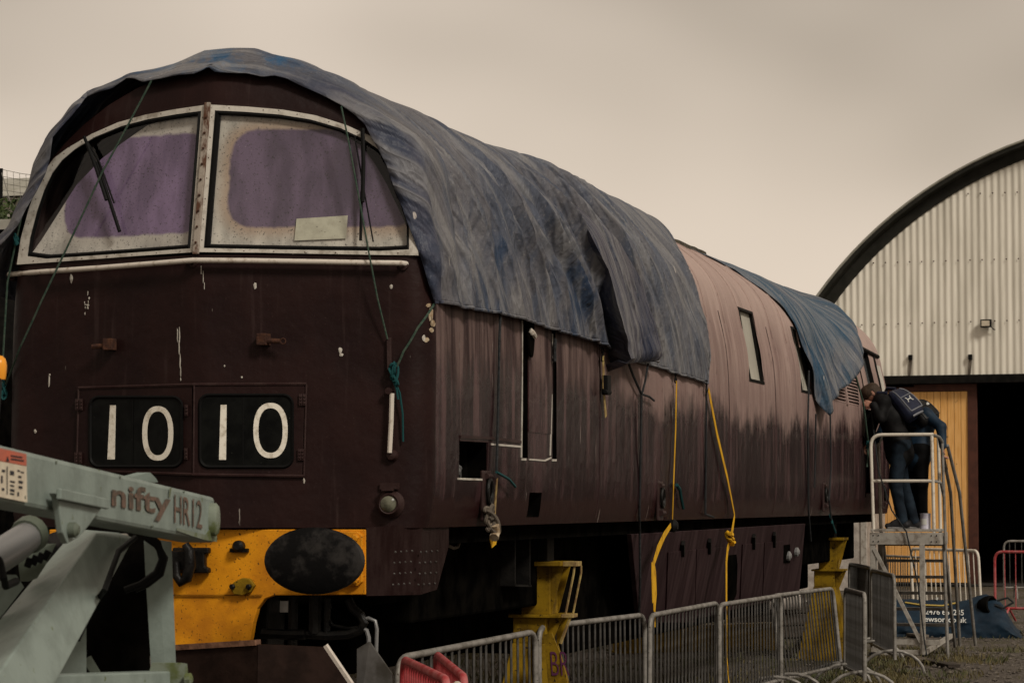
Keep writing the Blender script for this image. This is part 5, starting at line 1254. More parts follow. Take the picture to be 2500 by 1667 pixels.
def person(label, caps, mats, h=.0085, group='men leaning on the access steps'):
    """caps: (a, b, ra, rb, material index, blend)"""
    A = np.array([np.minimum(np.array(c[0]) - c[2], np.array(c[1]) - c[3]) for c in caps]).min(0) - .06; B = np.array([np.maximum(np.array(c[0]) + c[2], np.array(c[1]) + c[3]) for c in caps]).max(0) + .06
    def cap_d(X, Y, Z, c):
        a = np.array(c[0], float); b_ = np.array(c[1], float); d = b_ - a; L = d @ d + 1e-9
        t = np.clip(((X - a[0]) * d[0] + (Y - a[1]) * d[1] + (Z - a[2]) * d[2]) / L, 0, 1)
        return np.sqrt((X - a[0] - t * d[0]) ** 2 + (Y - a[1] - t * d[1]) ** 2 + (Z - a[2] - t * d[2]) ** 2) - (c[2] + t * (c[3] - c[2]))
    def f(X, Y, Z):
        V = np.full(X.shape, 1.0)
        for c in caps:
            lo = np.minimum(np.array(c[0]) - c[2], np.array(c[1]) - c[3]) - .07; hi = np.maximum(np.array(c[0]) + c[2], np.array(c[1]) + c[3]) + .07
            i0 = np.maximum(0, ((lo - A) / h).astype(int)); i1 = np.minimum(np.array(X.shape), ((hi - A) / h).astype(int) + 2)
            s_ = tuple(np.s_[i0[k]:i1[k]] for k in range(3)); d = cap_d(X[s_], Y[s_], Z[s_], c); v = V[s_]; k_ = c[5]
            hh_ = np.clip(.5 + .5 * (v - d) / k_, 0, 1); V[s_] = v * (1 - hh_) + d * hh_ - k_ * hh_ * (1 - hh_)
        return V
    P, Q = surf_net(f, A, B, h)
    ctr = P[Q].mean(1); best = np.full(len(Q), 9.0); mi = np.zeros(len(Q), int)
    for c in caps:
        d = cap_d(ctr[:, 0], ctr[:, 1], ctr[:, 2], c); m_ = d < best; best[m_] = d[m_]; mi[m_] = c[4]
    me = bpy.data.meshes.new('person'); me.from_pydata(P.tolist(), [], Q.tolist())
    for m_ in mats: me.materials.append(m_)
    me.polygons.foreach_set('material_index', mi.tolist()); me.polygons.foreach_set('use_smooth', [True] * len(Q)); me.update()
    bm = bmesh.new(); bm.from_mesh(me); bmesh.ops.recalc_face_normals(bm, faces=bm.faces); bm.to_mesh(me); bm.free()
    o = link('person', me, None, label=label, cat='person', group=group)
    nr = np.zeros((len(P), 3)); me.vertices.foreach_get('normal', nr.ravel()) if False else None
    nrm = np.array([v.normal[:] for v in me.vertices]); nQ = np.array([tuple(p.vertices) for p in me.polygons]); mi = np.array([p.material_index for p in me.polygons])
    return o, P, nQ, nrm, mi


def garment(parent, name, P, Q, nrm, mi, k, m, off):
    F_ = Q[mi == k]
    if len(F_) == 0: return
    used = np.unique(F_); mp = -np.ones(len(P), int); mp[used] = np.arange(len(used))
    wr = np.array([noise.noise(Vector(p) * 9) for p in P[used]])
    me = bpy.data.meshes.new(name); me.from_pydata((P[used] + nrm[used] * (off + .006 * wr[:, None])).tolist(), [], mp[F_].tolist()); me.materials.append(m)
    me.polygons.foreach_set('use_smooth', [True] * len(F_)); me.update(); link(name, me, parent)


PXM = 1 / (F / (CAM * 0 + 34.4)[0])                # metres per photo pixel at the steps
def at(px, py, dy=0.0): return np.array(ony(px, py, AY + .30 + dy))
DKZ = 1.532
def hand(caps, wrist, aim, side, mi, curl=.5):
    w_ = np.array(wrist); d = np.array(aim) - w_; d /= np.linalg.norm(d); s_ = np.array(side, float); s_ -= d * (s_ @ d); s_ /= np.linalg.norm(s_); n_ = np.cross(d, s_)
    pal = w_ + d * .085
    for k, u in enumerate((-.030, -.010, .010, .030)):
        caps.append((w_ + d * .02 + s_ * u * .7, pal + s_ * u, .016, .013, mi, .012))
        ln = (.062, .072, .068, .052)[k]; p1 = pal + s_ * u * 1.05 + d * ln * .55 + n_ * .012 * curl; p2 = p1 + d * ln * .30 + n_ * ln * .6 * curl; p3 = p2 - d * ln * .1 * curl + n_ * ln * .35 * curl + d * ln * .2 * (1 - curl)
        caps.append((pal + s_ * u, p1, .0105, .0098, mi, .004)); caps.append((p1, p2, .0098, .009, mi, .004)); caps.append((p2, p3, .009, .0085, mi, .004))
    th = w_ + d * .03 - s_ * .034; caps.append((w_ + d * .02 - s_ * .02, th, .016, .013, mi, .01)); caps.append((th, th + d * .035 - s_ * .018 + n_ * .015, .0125, .011, mi, .005)); caps.append((th + d * .035 - s_ * .018 + n_ * .015, th + d * .06 - s_ * .012 + n_ * .03, .011, .0095, mi, .004))


def build_man(J, mats, lab):
    """J joints dict; material indices: 0 skin 1 jacket 2 trousers 3 shoe"""
    c = []; g_ = lambda k: np.array(J[k], float)
    pel = (g_('hipL') + g_('hipR')) / 2; sh = (g_('shL') + g_('shR')) / 2
    mid = pel * .5 + sh * .5 + np.array(J.get('back', (0, 0, .03)))
    ax = g_('shR') - g_('shL'); ax /= np.linalg.norm(ax)
    hx = g_('hipR') - g_('hipL'); hx /= np.linalg.norm(hx)
    for s_ in (-1, 1):
        c.append((pel + hx * s_ * .07, mid + ax * s_ * .085, .118, .125, 1, .05)); c.append((mid + ax * s_ * .085, sh + ax * s_ * .09 , .125, .115, 1, .05))
    c.append((g_('hipL'), g_('hipR'), .112, .112, 2, .05))
    # jacket skirt over the hips
    c.append((pel + (mid - pel) * .25, pel + (pel - mid) * .30, .155, .165, 1, .04))
    for s_ in 'LR':
        c.append((sh, g_('sh' + s_), .09, .078, 1, .04)); c.append((g_('sh' + s_), g_('el' + s_), .070, .055, 1, .03)); c.append((g_('el' + s_), g_('wr' + s_), .055, .040, 1, .02))
        c.append((g_('hip' + s_), g_('kn' + s_), .100, .072, 2, .04)); c.append((g_('kn' + s_), g_('an' + s_), .070, .056, 2, .025))
        an = g_('an' + s_); td = np.array(J['toe' + s_], float); dn = td - an; dn[2] = 0; dn /= np.linalg.norm(dn)
        heel = an - dn * .045; heel[2] = min(an[2] - .055, an[2] - .05)
        c.append((an + np.array((0, 0, -.01)), heel, .05, .040, 3, .02)); c.append((heel, td, .042, .033, 3, .02)); c.append((an, td * .6 + an * .4, .045, .038, 3, .02))
    nk = g_('neck'); hd = g_('head'); fd = np.array(J['face'], float); fd /= np.linalg.norm(fd); up_ = hd - nk; up_ /= np.linalg.norm(up_); sdv = np.cross(fd, up_)
    c.append((sh, nk, .085, .062, 1, .03)); c.append((nk, hd, .055, .058, 0, .02))
    c.append((hd + up_ * .045 - fd * .012, hd + up_ * .055 + fd * .012, .088, .086, 4, .02)); c.append((hd + up_ * .01 - fd * .03, hd + up_ * .05 - fd * .04, .078, .08, 4, .02))
    c.append((hd + fd * .025 - up_ * .01, hd + fd * .045 - up_ * .055, .068, .045, 0, .02)); c.append((hd + fd * .045 + up_ * .03, hd + fd * .04 + up_ * .0, .05, .05, 0, .02))
    c.append((hd + fd * .088 + up_ * .012, hd + fd * .108 - up_ * .018, .011, .014, 0, .012))                   # nose
    c.append((hd + fd * .085 - up_ * .048 - sdv * .015, hd + fd * .085 - up_ * .048 + sdv * .015, .009, .009, 0, .008))  # mouth
    for s_ in (-1, 1):
        e = hd + sdv * s_ * .076 - fd * .005 + up_ * .005; c.append((e - up_ * .018, e + up_ * .02 - fd * .008, .012, .015, 0, .006))
        c.append((hd + fd * .078 + sdv * s_ * .030 + up_ * .022, hd + fd * .08 + sdv * s_ * .034 + up_ * .022, .012, .012, 0, .006))
        w_ = g_('wr' + 'LR'[s_ > 0]); hand(c, w_, J['ha' + 'LR'[s_ > 0]], J['hs' + 'LR'[s_ > 0]], 0, J.get('curl', .5))
    o, P, Q, nr, mi = person(lab, c, [M['skin'], mats[0], mats[1], M['shoe'], M['hair']])
    garment(o, 'jacket', P, Q, nr, mi, 1, mats[0], .007); garment(o, 'trousers', P, Q, nr, mi, 2, mats[1], .006); garment(o, 'hair', P, Q, nr, mi, 4, M['hair'], .008)
    for s_ in 'LR':
        td = np.array(J['toe' + s_], float); an = np.array(J['an' + s_], float); dn = td - an; dn[2] = 0; dn /= np.linalg.norm(dn); pn2 = np.array((-dn[1], dn[0], 0)); heel = an - dn * .075
        zt_, zh = td[2] - .033, (an[2] - .055 - .04)
        tl = math.sin(J.get('tilt' + s_, 0)); q = MB(); poly = [(0, -.028), (.0, .028), (.1, .032), (.19, .042), (.25, .034), (.268, 0), (.25, -.032), (.19, -.038), (.1, -.028)]
        z0 = min(zh, zt_); q.plate([Vector((*(heel + dn * a + pn2 * b_)[:2], lerp(zh, zt_, min(1, a / .25)) - .004)) for a, b_ in poly], (0, 0, .024)); q.build('shoe_sole', M['sole'], o, bevel=.006)
    return o


# man in front: black jacket, jeans, navy backpack, face against the far cab
A1 = {}
A1['hipL'] = at(2188, 1088, .07); A1['hipR'] = at(2197, 1086, -.09)
A1['knL'] = at(2204, 1178, .08); A1['knR'] = at(2186, 1180, -.10)
A1['anL'] = at(2231, 1268, .10); A1['anR'] = at(2203, 1272, -.08)
A1['anL'][2] = DKZ + .10; A1['anR'][2] = DKZ + .098
A1['toeL'] = A1['anL'] + (-.12, -.06, -.064); A1['toeR'] = A1['anR'] + (-.17, -.03, -.064)
A1['shL'] = at(2150, 985, .17); A1['shR'] = at(2157, 982, -.17)
A1['back'] = (.02, 0, .06)
A1['elR'] = at(2150, 1020, -.24); A1['wrR'] = at(2133, 990, -.22); A1['haR'] = A1['wrR'] + (-.1, .02, .03); A1['hsR'] = (0, .3, 1)
A1['elL'] = at(2132, 1030, .16); A1['wrL'] = at(2122, 1078, .10); A1['haL'] = A1['wrL'] + (-.06, 0, -.1); A1['hsL'] = (0, 1, 0)
A1['neck'] = at(2143, 972, 0); A1['head'] = at(2131, 963, -.0); A1['face'] = (-.75, -.15, -.55)
build_man(A1, (M['jacketblack'], M['jeans']), 'man in black jacket and dark jeans bent forward with his face at the far cab')
# man behind: blue jacket, black trousers, right hand on the rail
B1 = {}
B1['hipL'] = at(2232, 1098, .30); B1['hipR'] = at(2246, 1096, .14)
B1['knL'] = at(2228, 1180, .32); B1['knR'] = at(2250, 1180, .14)
B1['anL'] = at(2236, 1268, .34); B1['anR'] = at(2252, 1268, .20); B1['anL'][2] = DKZ + .1; B1['anR'][2] = DKZ + .1
B1['toeL'] = B1['anL'] + (-.17, -.02, -.064); B1['toeR'] = B1['anR'] + (-.17, -.02, -.064)
B1['shL'] = at(2195, 990, .50); B1['shR'] = at(2262, 1012, .10)
B1['back'] = (.05, 0, .07)
B1['elR'] = at(2297, 1042, .02); B1['wrR'] = at(2302, 1088, -.05); B1['haR'] = B1['wrR'] + (-.005, 0, -.1); B1['hsR'] = (0, 1, 0)
B1['elL'] = at(2160, 1040, .45); B1['wrL'] = at(2140, 1075, .40); B1['haL'] = B1['wrL'] + (-.1, 0, -.03); B1['hsL'] = (0, 1, 0)
B1['neck'] = at(2200, 985, .34); B1['head'] = at(2178, 985, .36); B1['face'] = (-.8, 0, -.4); B1['curl'] = .9
build_man(B1, (M['jacketblue'], M['trousers']), 'man in blue jacket and black trousers leaning behind the other, one hand on the rail')


def backpack(label, top, bot, wd, dp, mb, nrm_, side_, trim):
    """rounded pack lying along the back from top to bottom"""
    a = np.array(top, float); b_ = np.array(bot, float); d = b_ - a; L = np.linalg.norm(d); d /= L; n_ = np.array(nrm_, float); n_ -= d * (n_ @ d); n_ /= np.linalg.norm(n_); s_ = np.cross(d, n_)
    rows = []
    for t in np.linspace(0, 1, 15):
        k = (1 - abs(2 * t - 1) ** 4) ** .5; wv = wd * (.35 + .65 * k) * (.85 + .3 * t); dv = dp * (.25 + .75 * k) * (.75 + .45 * t)
        row = []
        for u in np.linspace(0, 2 * PI, 25):
            cu, su = math.cos(u), math.sin(u); x = math.copysign(abs(cu) ** .6, cu) * wv / 2; y = math.copysign(abs(su) ** .6, su) * dv / 2
            p = a + d * L * t + s_ * x + n_ * (y + dv * .5); p = p + n_ * .012 * noise.noise(Vector(p) * 7); row.append(p)
        rows.append(row)
    q = MB(); q.grid(rows); ctr = np.array(rows[0]).mean(0); q.add([*rows[0][:-1]], [tuple(range(24))]); q.add([*rows[-1][:-1]], [tuple(range(24))])
    o = q.build('backpack', mb, None, smooth=True, label=label, cat='backpack', group='backpacks worn by the two men')
    def sf(u, v):   # point on outer face, u across -1..1, v 0..1
        i = v * 14; r0 = rows[int(min(13, i))]; r1 = rows[int(min(13, i)) + 1]; f_ = i - int(min(13, i)); ang = (PI / 2 + u * -1.0) / (2 * PI) * 24; j = int(ang); g2 = ang - j
        p0 = np.array(r0[j]) * (1 - g2) + np.array(r0[j + 1]) * g2; p1 = np.array(r1[j]) * (1 - g2) + np.array(r1[j + 1]) * g2
        return Vector(p0 * (1 - f_) + p1 * f_ + n_ * .006)
    q = MB(); q.tube([sf(-.75, v) for v in np.linspace(.06, .8, 9)], .008, 5); q.tube([sf(.75, v) for v in np.linspace(.06, .8, 9)], .008, 5); q.tube([sf(u, .80) for u in np.linspace(-.8, .8, 7)], .009, 5); q.tube([sf(u, .34) for u in np.linspace(-.7, .7, 7)], .006, 5); q.build('zip', trim, o, smooth=True)
    for s2 in (-1, 1):
        q = MB(); P = [Vector(a + s_ * s2 * wd * .32 + n_ * .03), Vector(a + s_ * s2 * wd * .36 - d * .07 - n_ * .06), Vector(a + s_ * s2 * wd * .38 - d * .02 - n_ * .20), Vector(a + d * L * .45 + s_ * s2 * wd * .45 - n_ * .22), Vector(a + d * L * .85 + s_ * s2 * wd * .42 - n_ * .02)]
        q.tube(P, .022, 8); q.build('shoulder_strap', mb, o, smooth=True)
    return o, sf


pA, sfA = backpack('navy backpack with pale zips and a white emblem on the nearer man', at(2172, 962, -.03) + (0, 0, .02), at(2226, 1030, -.03), .33, .17, M['packnavy'], (.55, -.42, .72), None, M['packtrim'])
q = MB()
for s_ in (-1, 1):
    q.tube([sfA(.05 + s_ * .21 - s_ * .08 * math.sin(t), .47 + .07 * math.cos(t)) for t in np.linspace(.0, PI, 9)], .0065, 5)
q.tube([sfA(-.08, .47), sfA(.18, .47)], .0065, 5); q.build('emblem', M['bagwhite'], pA, smooth=True)
q = MB(); q.tube([sfA(u, .93) for u in np.linspace(-.9, .9, 9)], .014, 5); q.build('pale_base', M['packtrim'], pA, smooth=True)
pB, sfB = backpack('black backpack with a small white badge on the man behind', at(2222, 985, .20), at(2264, 1045, .18), .32, .17, M['packblack'], (.5, -.5, .72), None, M['shoe'])
q = MB()
for k in range(3): q.tube([sfB(-.40 + (.10 + .08 * k) * math.cos(t), .40 - (.035 + .026 * k) * math.sin(t)) for t in np.linspace(0.1, PI / 2 + .2, 7)], .007, 5)
q.build('badge', M['bagwhite'], pB, smooth=True)

# ================================================================== SHED
SP = np.array(onz(2364, 1431, 0)); SROT = math.radians(-7)
SU = np.array([math.cos(SROT), math.sin(SROT), 0]); SN = np.array([math.sin(SROT), -math.cos(SROT), 0])   # SN towards the camera
def sh_uv(px, py):
    r = ray(px, py); t = ((SP - CAM) @ SN) / (r @ SN); p = CAM + r * t; return (p - SP) @ SU, p[2]
def S3(u, z, off=0.0): return Vector(SP + SU * u + SN * off + np.array([0, 0, z]))
arc_px = [(2009, 719), (2056, 660), (2108, 600), (2194, 524), (2244, 487), (2321, 434), (2420, 382), (2500, 351)]
A_ = np.array([sh_uv(*p) for p in arc_px]); Mx = np.c_[2 * A_, np.ones(len(A_))]; sol = np.linalg.lstsq(Mx, (A_ ** 2).sum(1), rcond=None)[0]
UC, ZC = sol[0], sol[1]; RC = math.sqrt(sol[2] + UC ** 2 + ZC ** 2)
zclad = sh_uv(2300, 918)[1]; u_l = UC - math.sqrt(max(.1, RC ** 2 - max(0, 2.2 - ZC) ** 2)) if ZC < 2.2 else UC - RC
u_r = 2 * UC - u_l
shed = thing('arched_shed', 'cream corrugated engine shed with curved dark roof edge and ochre boarded door', 'shed', tuple(SP))
RI = RC - .30
def ztop(u): return ZC + math.sqrt(max(0, RI ** 2 - (u - UC) ** 2))
CORR = .152; SHW = CORR * 7
k0 = math.floor(u_l / SHW)
u0 = sh_uv(2147, 700)[0]
n0 = -int((u0 - u_l) / SHW) - 1
kk = n0
while u0 + kk * SHW < u_r:
    ua, ub = u0 + kk * SHW, u0 + (kk + 1) * SHW + .03; cols = []
    for u in np.linspace(ua, ub, 57):
        zt_ = ztop(u); zb = zclad if (ua > sh_uv(2100, 900)[0] - 2.0 and u < u_r - 1.5) else 0.0
        if zt_ <= zb + .05 or abs(u - UC) > RI: continue
        off = .0095 * math.cos(2 * PI * (u - u0) / CORR) + .006 * (u - ua) / SHW
        cols.append([S3(u, lerp(zb, zt_, t), off) for t in np.linspace(0, 1, 5)])
    if len(cols) > 3:
        q = MB(); q.grid(cols); q.build('cladding_sheet', M['cream'], shed, smooth=True)
    kk += 1
# curved roof edge and roof
q = MB(); th0 = math.asin(max(-1, min(1, (0 - ZC) / RC))) if ZC > -RC else 0
ths = np.linspace(PI - math.asin(min(1, max(-1, (1.0 - ZC) / RC))), math.asin(min(1, max(-1, (1.0 - ZC) / RC))), 70)
def ringp(r, off): return [S3(UC + r * math.cos(t), ZC + r * math.sin(t), off) for t in ths]
q.grid([ringp(RC, -.35), ringp(RC, .32), ringp(RC - .10, .32), ringp(RC - .13, .10), ringp(RC - .34, .05), ringp(RC - .34, -.3)]); q.build('roof_edge', M['bargeboard'], shed, smooth=False)
q = MB(); q.grid([[p for p in ringp(RC - .02, -.3)], [p for p in ringp(RC - .02, -32)]]); q.build('roof_skin', M['bargeboard'], shed, smooth=True)
q = MB(); q.grid([ringp(RC + .012, .33), ringp(RC + .012, .0)]); q.tube(ringp(RC + .005, .33), .03, 6); q.build('edge_trim', M['fascia'], shed, smooth=True)
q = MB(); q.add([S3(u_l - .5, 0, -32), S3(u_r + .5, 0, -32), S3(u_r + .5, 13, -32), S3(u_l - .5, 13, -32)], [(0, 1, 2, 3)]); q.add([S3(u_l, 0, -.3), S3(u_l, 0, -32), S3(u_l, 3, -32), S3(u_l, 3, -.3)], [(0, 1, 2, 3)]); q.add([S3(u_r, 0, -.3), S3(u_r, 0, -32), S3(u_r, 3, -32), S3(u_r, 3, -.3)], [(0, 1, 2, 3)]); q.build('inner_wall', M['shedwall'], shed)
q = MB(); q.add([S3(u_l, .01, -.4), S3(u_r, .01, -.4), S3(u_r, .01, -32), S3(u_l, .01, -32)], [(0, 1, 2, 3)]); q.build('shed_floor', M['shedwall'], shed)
# lintel, door
ud0 = sh_uv(2050, 940)[0]; ud1 = sh_uv(2361, 1200)[0]; ud2 = sh_uv(2384, 1200)[0]; zl = zclad
q = MB(); q.plate([S3(ud0 - 3, zl - .16, .10), S3(u_r - 1, zl - .16, .10), S3(u_r - 1, zl + .02, .10), S3(ud0 - 3, zl + .02, .10)], tuple(-SN * .3)); q.build('lintel', M['black'], shed)
zd = sh_uv(2250, 955)[1]
door = MB(); door.plate([S3(ud0 - .3, zd, -.10), S3(ud2, zd, -.10), S3(ud2, zl - .17, -.10), S3(ud0 - .3, zl - .17, -.10)], tuple(-SN * .08)); door.plate([S3(ud1, .05, -.102), S3(ud2, .05, -.102), S3(ud2, zd - .002, -.102), S3(ud1, zd - .002, -.102)], tuple(-SN * .08)); door = door.build('sliding_door', M['doorframe'], shed, bevel=.005)
q = MB(); q.plate([S3(ud0 + .3, zd + .10, -.09), S3(sh_uv(2228, 940)[0], zd + .10, -.09), S3(sh_uv(2228, 940)[0], zd + .22, -.09), S3(ud0 + .3, zd + .22, -.09)], tuple(-SN * .02)); q.build('rail_slot', M['frameblack'], door)
PW = .152; npl = int((ud1 - ud0) / PW) + 1
for k in range(npl):
    ub = ud1 - k * PW - .004; ua = ub - PW + .010; d_ = random.uniform(-.004, .004)
    q = MB(); q.plate([S3(ua, .08, -.13 + d_), S3(ub, .08, -.13 + d_), S3(ub, zd - .01, -.13 + d_), S3(ua, zd - .01, -.13 + d_)], tuple(-SN * .03)); q.build('plank', M['wood_yellow'], door)
q = MB(); q.plate([S3(ud0 - .3, .06, -.17), S3(ud1, .06, -.17), S3(ud1, zd, -.17), S3(ud0 - .3, zd, -.17)], tuple(-SN * .02)); q.build('backing', M['frameblack'], door)
# right side wall of the doorway lies beyond the frame; floodlight and bolts
fu, fz = sh_uv(2410, 790)
q = MB(); q.ring([S3(fu + a * .115, fz + b_ * .085, .16) for a, b_ in ((-1, -1), (1, -1), (1, 1), (-1, 1))], [S3(fu + a * .09, fz + b_ * .06, .165) for a, b_ in ((-1, -1), (1, -1), (1, 1), (-1, 1))]); q.plate([S3(fu + a * .115, fz + b_ * .085, .158) for a, b_ in ((-1, -1), (1, -1), (1, 1), (-1, 1))], tuple(-SN * .10)); fo = q.build('floodlight', M['rubber'], shed)
q = MB(); q.add([S3(fu + a * .09, fz + b_ * .06, .162) for a, b_ in ((-1, -1), (1, -1), (1, 1), (-1, 1))], [(0, 1, 2, 3)]); q.build('glass', M['decalwhite'], fo)
q = MB(); q.tube([S3(fu + .1, fz - .06, .1), S3(fu + .15, fz - .13, .08), S3(fu + .19, fz - .14, .06)], .012, 5); q.build('flex', M['rubber'], fo)
for (x, y) in ((2224, 873), (2370, 872)):
    uu, zz = sh_uv(x, y); q = MB(); q.plate([S3(uu - .04, zz - .05, .08), S3(uu + .04, zz - .05, .08), S3(uu + .04, zz + .06, .08), S3(uu - .04, zz + .06, .08)], tuple(-SN * .06)); bo = q.build('wall_bracket', M['rubber'], shed)
    q = MB(); q.grid([[S3(uu - .035, zz - .05, .034), S3(uu + .035, zz - .05, .034)], [S3(uu - .055, zz - .22, .034), S3(uu + .02, zz - .2, .034)], [S3(uu - .06, zclad + .02, .034), S3(uu + .0, zclad + .02, .034)]]); q.build('grime_streak', M['greywood'], bo)
q = MB()
for (y_, xs_) in ((637, np.arange(2133, 2500, 29.5)), (787, np.arange(2105, 2500, 29.5)), (475, np.arange(2364, 2500, 30))):
    for x in xs_:
        uu, zz = sh_uv(x, y_ - (x - 2310) * .03)
        if zz < ztop(uu) - .1: q.lathe(S3(uu, zz, .03), tuple(SN), [(.018, 0), (.012, .012)], 6)
q.build('fixing_bolts', M['rust'], shed, kind='stuff')
# red wagon and pale post inside
q = MB(); ua, z1 = sh_uv(2400, 1258); ub, z0 = sh_uv(2520, 1330)
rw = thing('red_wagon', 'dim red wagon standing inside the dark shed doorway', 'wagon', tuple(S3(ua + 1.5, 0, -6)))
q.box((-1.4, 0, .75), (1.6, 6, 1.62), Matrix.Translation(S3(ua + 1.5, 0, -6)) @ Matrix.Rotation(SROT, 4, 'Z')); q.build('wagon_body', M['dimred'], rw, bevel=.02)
for yy in (1.0, 4.5):
    for xx in (-.75, .75):
        q = MB(); q.lathe(S3(ua + 1.5, .0, -6) + Vector((xx, yy, .42)), (1, 0, 0), [(.42, 0), (.42, .09), (.45, .10), (.45, .13)], 18); q.build('wheel', M['black'], rw, smooth=True)
for yy in (1.0, 4.5):
    q = MB(); q.box((-.9, yy - .1, .4), (.9, yy + .1, .78), Matrix.Translation(S3(ua + 1.5, 0, -6))); q.build('axle_guard', M['black'], rw)

# ================================================================== GROUND CLUTTER
# bulk bag with print
bp = np.array(onz(2300, 1558, 0)); bag = None
rows = []; BD = bp[1]
def bag_pt(u, v):
    # u 0..1 across, v 0..1 up; slumped front, irregular crown
    x = -1.20 + 2.2 * u; topz = .42 + .10 * math.sin(3 * u + .4) + .13 * math.exp(-((u - .80) / .12) ** 2) + .12 * math.exp(-((u - .02) / .18) ** 2) - .30 * sstep(u, .88, 1.0)
    z = topz * v; dpt = -.10 - .42 * (1 - v) ** .8 - .10 * math.sin(PI * v)
    wob = .05 * noise.noise((u * 7, v * 4, 3)) + .02 * noise.noise((u * 22, v * 12, 8))
    return Vector((bp[0] + x + .15 * u * (1 - v) , BD + dpt + .55 + wob, z + wob * .5 * v - .02))
q = MB(); nu, nv = 60, 24
front = [[bag_pt(u, v) for u in np.linspace(0, 1, nu)] for v in np.linspace(0, 1, nv)]
backr = [[Vector((p.x, p.y + .45 * (1 - k) * 0 + .35 * k + .1, p.z * (1 - .75 * k) + .02)) for p in front[-1]] for k in (.3, .7, 1.0)]
q.grid(front + backr); bag = q.build('bulk_bag', M['bagblue'], None, smooth=True, solid=.01, label='slumped dark blue builders bag with white printing behind the access steps', cat='bag')
def bag_map(px, py, off=.02):
    # nearest point of the front for a pixel
    best = None
    for v in np.linspace(.02, .98, 25): pass
    r = ray(px, py); y = BD + .1
    for _ in range(8):
        p = ony(px, py, y); u = min(1, max(0, (p[0] - bp[0] + 1.20) / 2.2)); tz = bag_pt(u, 1).z; v = min(1, max(0, p[2] / max(.05, tz))); y = bag_pt(u, v).y - off
    return Vector(ony(px, py, y))
for s_, x0, x1, yb_, ht, m in (('02476 668235', 2250, 2353, 1498, 15, 'bagwhite'), ('jewson.co.uk', 2252, 2360, 1516, 15, 'bagwhite')):
    vs, fs = text_geo(s_, .012, 'LEFT'); mx = max(v[0] for v in vs); q = MB()
    q.add([bag_map(x0 + x / mx * (x1 - x0), yb_ - y * ht * 1.25 + (x / mx) * 3) for x, y in vs], fs); q.build('lettering', M[m], bag)
q = MB(); q.tube([bag_map(x, y, .03) for x, y in ((2210, 1470), (2250, 1476), (2300, 1478), (2340, 1470))], .014, 5); q.build('printed_band', M['bagyellow'], bag)
q = MB(); q.tube([bag_map(x, y, .04) for x, y in ((2286, 1463), (2288, 1458))], .02, 5); q.build('print_mark', M['bagwhite'], bag)
q = MB(); c0 = bag_pt(.74, .9); q.lathe(c0 + Vector((.02, -.03, -.08)), (1, -.35, .10), [(.02, .0), (.10, .03), (.15, .12), (.155, .20), (.13, .21), (.07, .10)], 16, sx=1.2, sy=.85); q.build('rolled_mouth', M['interior'], bag, smooth=True)
q = MB(); q.tube(sag([c0 + Vector((.28, -.1, .0)), c0 + Vector((.42, -.1, .04)), c0 + Vector((.5, -.12, -.02)), c0 + Vector((.36, -.12, -.10)), c0 + Vector((.25, -.1, -.06))], 4), .014, 6); q.build('lifting_loop', M['dark_rope'], bag, smooth=True)

# yellow beams, timbers and sheeting lying under the far part of the locomotive
def beamthing(name, pa, pb, wd, ht, m, label, cat, group=None):
    pa = Vector(pa); pb = Vector(pb); pa.z = pb.z = ht / 2 - .02; d = (pb - pa).normalized(); n_ = Vector((-d.y, d.x, 0))
    q = MB(); q.beam(pa, pb, wd, ht * .16); z = ht / 2 * .84
    q = MB(); q.beam(pa + Vector((0, 0, z)), pb + Vector((0, 0, z)), wd, ht * .14); q.beam(pa - Vector((0, 0, z)), pb - Vector((0, 0, z)), wd, ht * .14); q.beam(pa, pb, wd * .5, ht * .7)
    kw = dict(label=label, cat=cat)
    if group: kw['group'] = group
    return q.build(name, m, None, bevel=.006, **kw)
beamthing('steel_beam', onz(1500, 1594, 0), onz(1662, 1592, 0), .28, .36, M['yellow_stand'], 'shorter yellow steel beam on the ground, left of the two behind the barriers', 'beam', 'yellow beams on the ground')
beamthing('steel_beam', onz(1678, 1592, 0), onz(1890, 1584, 0), .28, .36, M['yellow_stand'], 'longer yellow steel beam on the ground, right of the two behind the barriers', 'beam', 'yellow beams on the ground')
pa = onz(1770, 1560, 0); pb = onz(1985, 1556, 0)
tim = thing('timber_stack', 'stack of dark timbers on the ground behind the far barriers', 'timber', ((pa[0] + pb[0]) / 2, pa[1], 0))
for k in range(3):
    for j in range(2):
        q = MB(); q.beam((pa[0] + .05 * k, pa[1] + j * .3, .09 + .165 * k), (pb[0] + .04 * j, pb[1] + j * .3, .09 + .165 * k), .26, .155); q.build('timber', M['darkwood'], tim, bevel=.012)
rows = []
for v in np.linspace(0, 1, 14):
    rows.append([Vector((lerp(pa[0] + .05, pb[0] - .02, u), pa[1] - .16 + .55 * v, .515 + (.13 * math.sin(PI * min(1, v * 1.3)) ** .6 + .05 * noise.noise((u * 9, v * 4, 2)) + .02 * noise.noise((u * 30, v * 9, 4))) * (1 if 0 < v < 1 else .2) - (.10 if v == 0 else 0))) for u in np.linspace(0, 1, 60)])
q = MB(); q.grid(rows).build('plastic_sheeting', M['sheet'], None, smooth=True, solid=.006, label='crumpled dirty white sheeting lying on the dark timber stack', cat='sheeting')
pp = onz(1965, 1592, 0); q = MB(); q.plate([Vector((pp[0] - .2, pp[1], -.01)), Vector((pp[0] + .25, pp[1] - .05, -.01)), Vector((pp[0] + .22, pp[1] + .1, .30)), Vector((pp[0] - .02, pp[1] + .12, .27))], (0, .02, 0)); q.build('metal_sheet', mat('mottled galvanised sheet', (.25, .25, .24), .5, .2, col2=(.05, .05, .045), scale=14, lo=.42, hi=.55), None, label='mottled grey metal sheet propped on edge beside the far jack stand', cat='metal sheet')
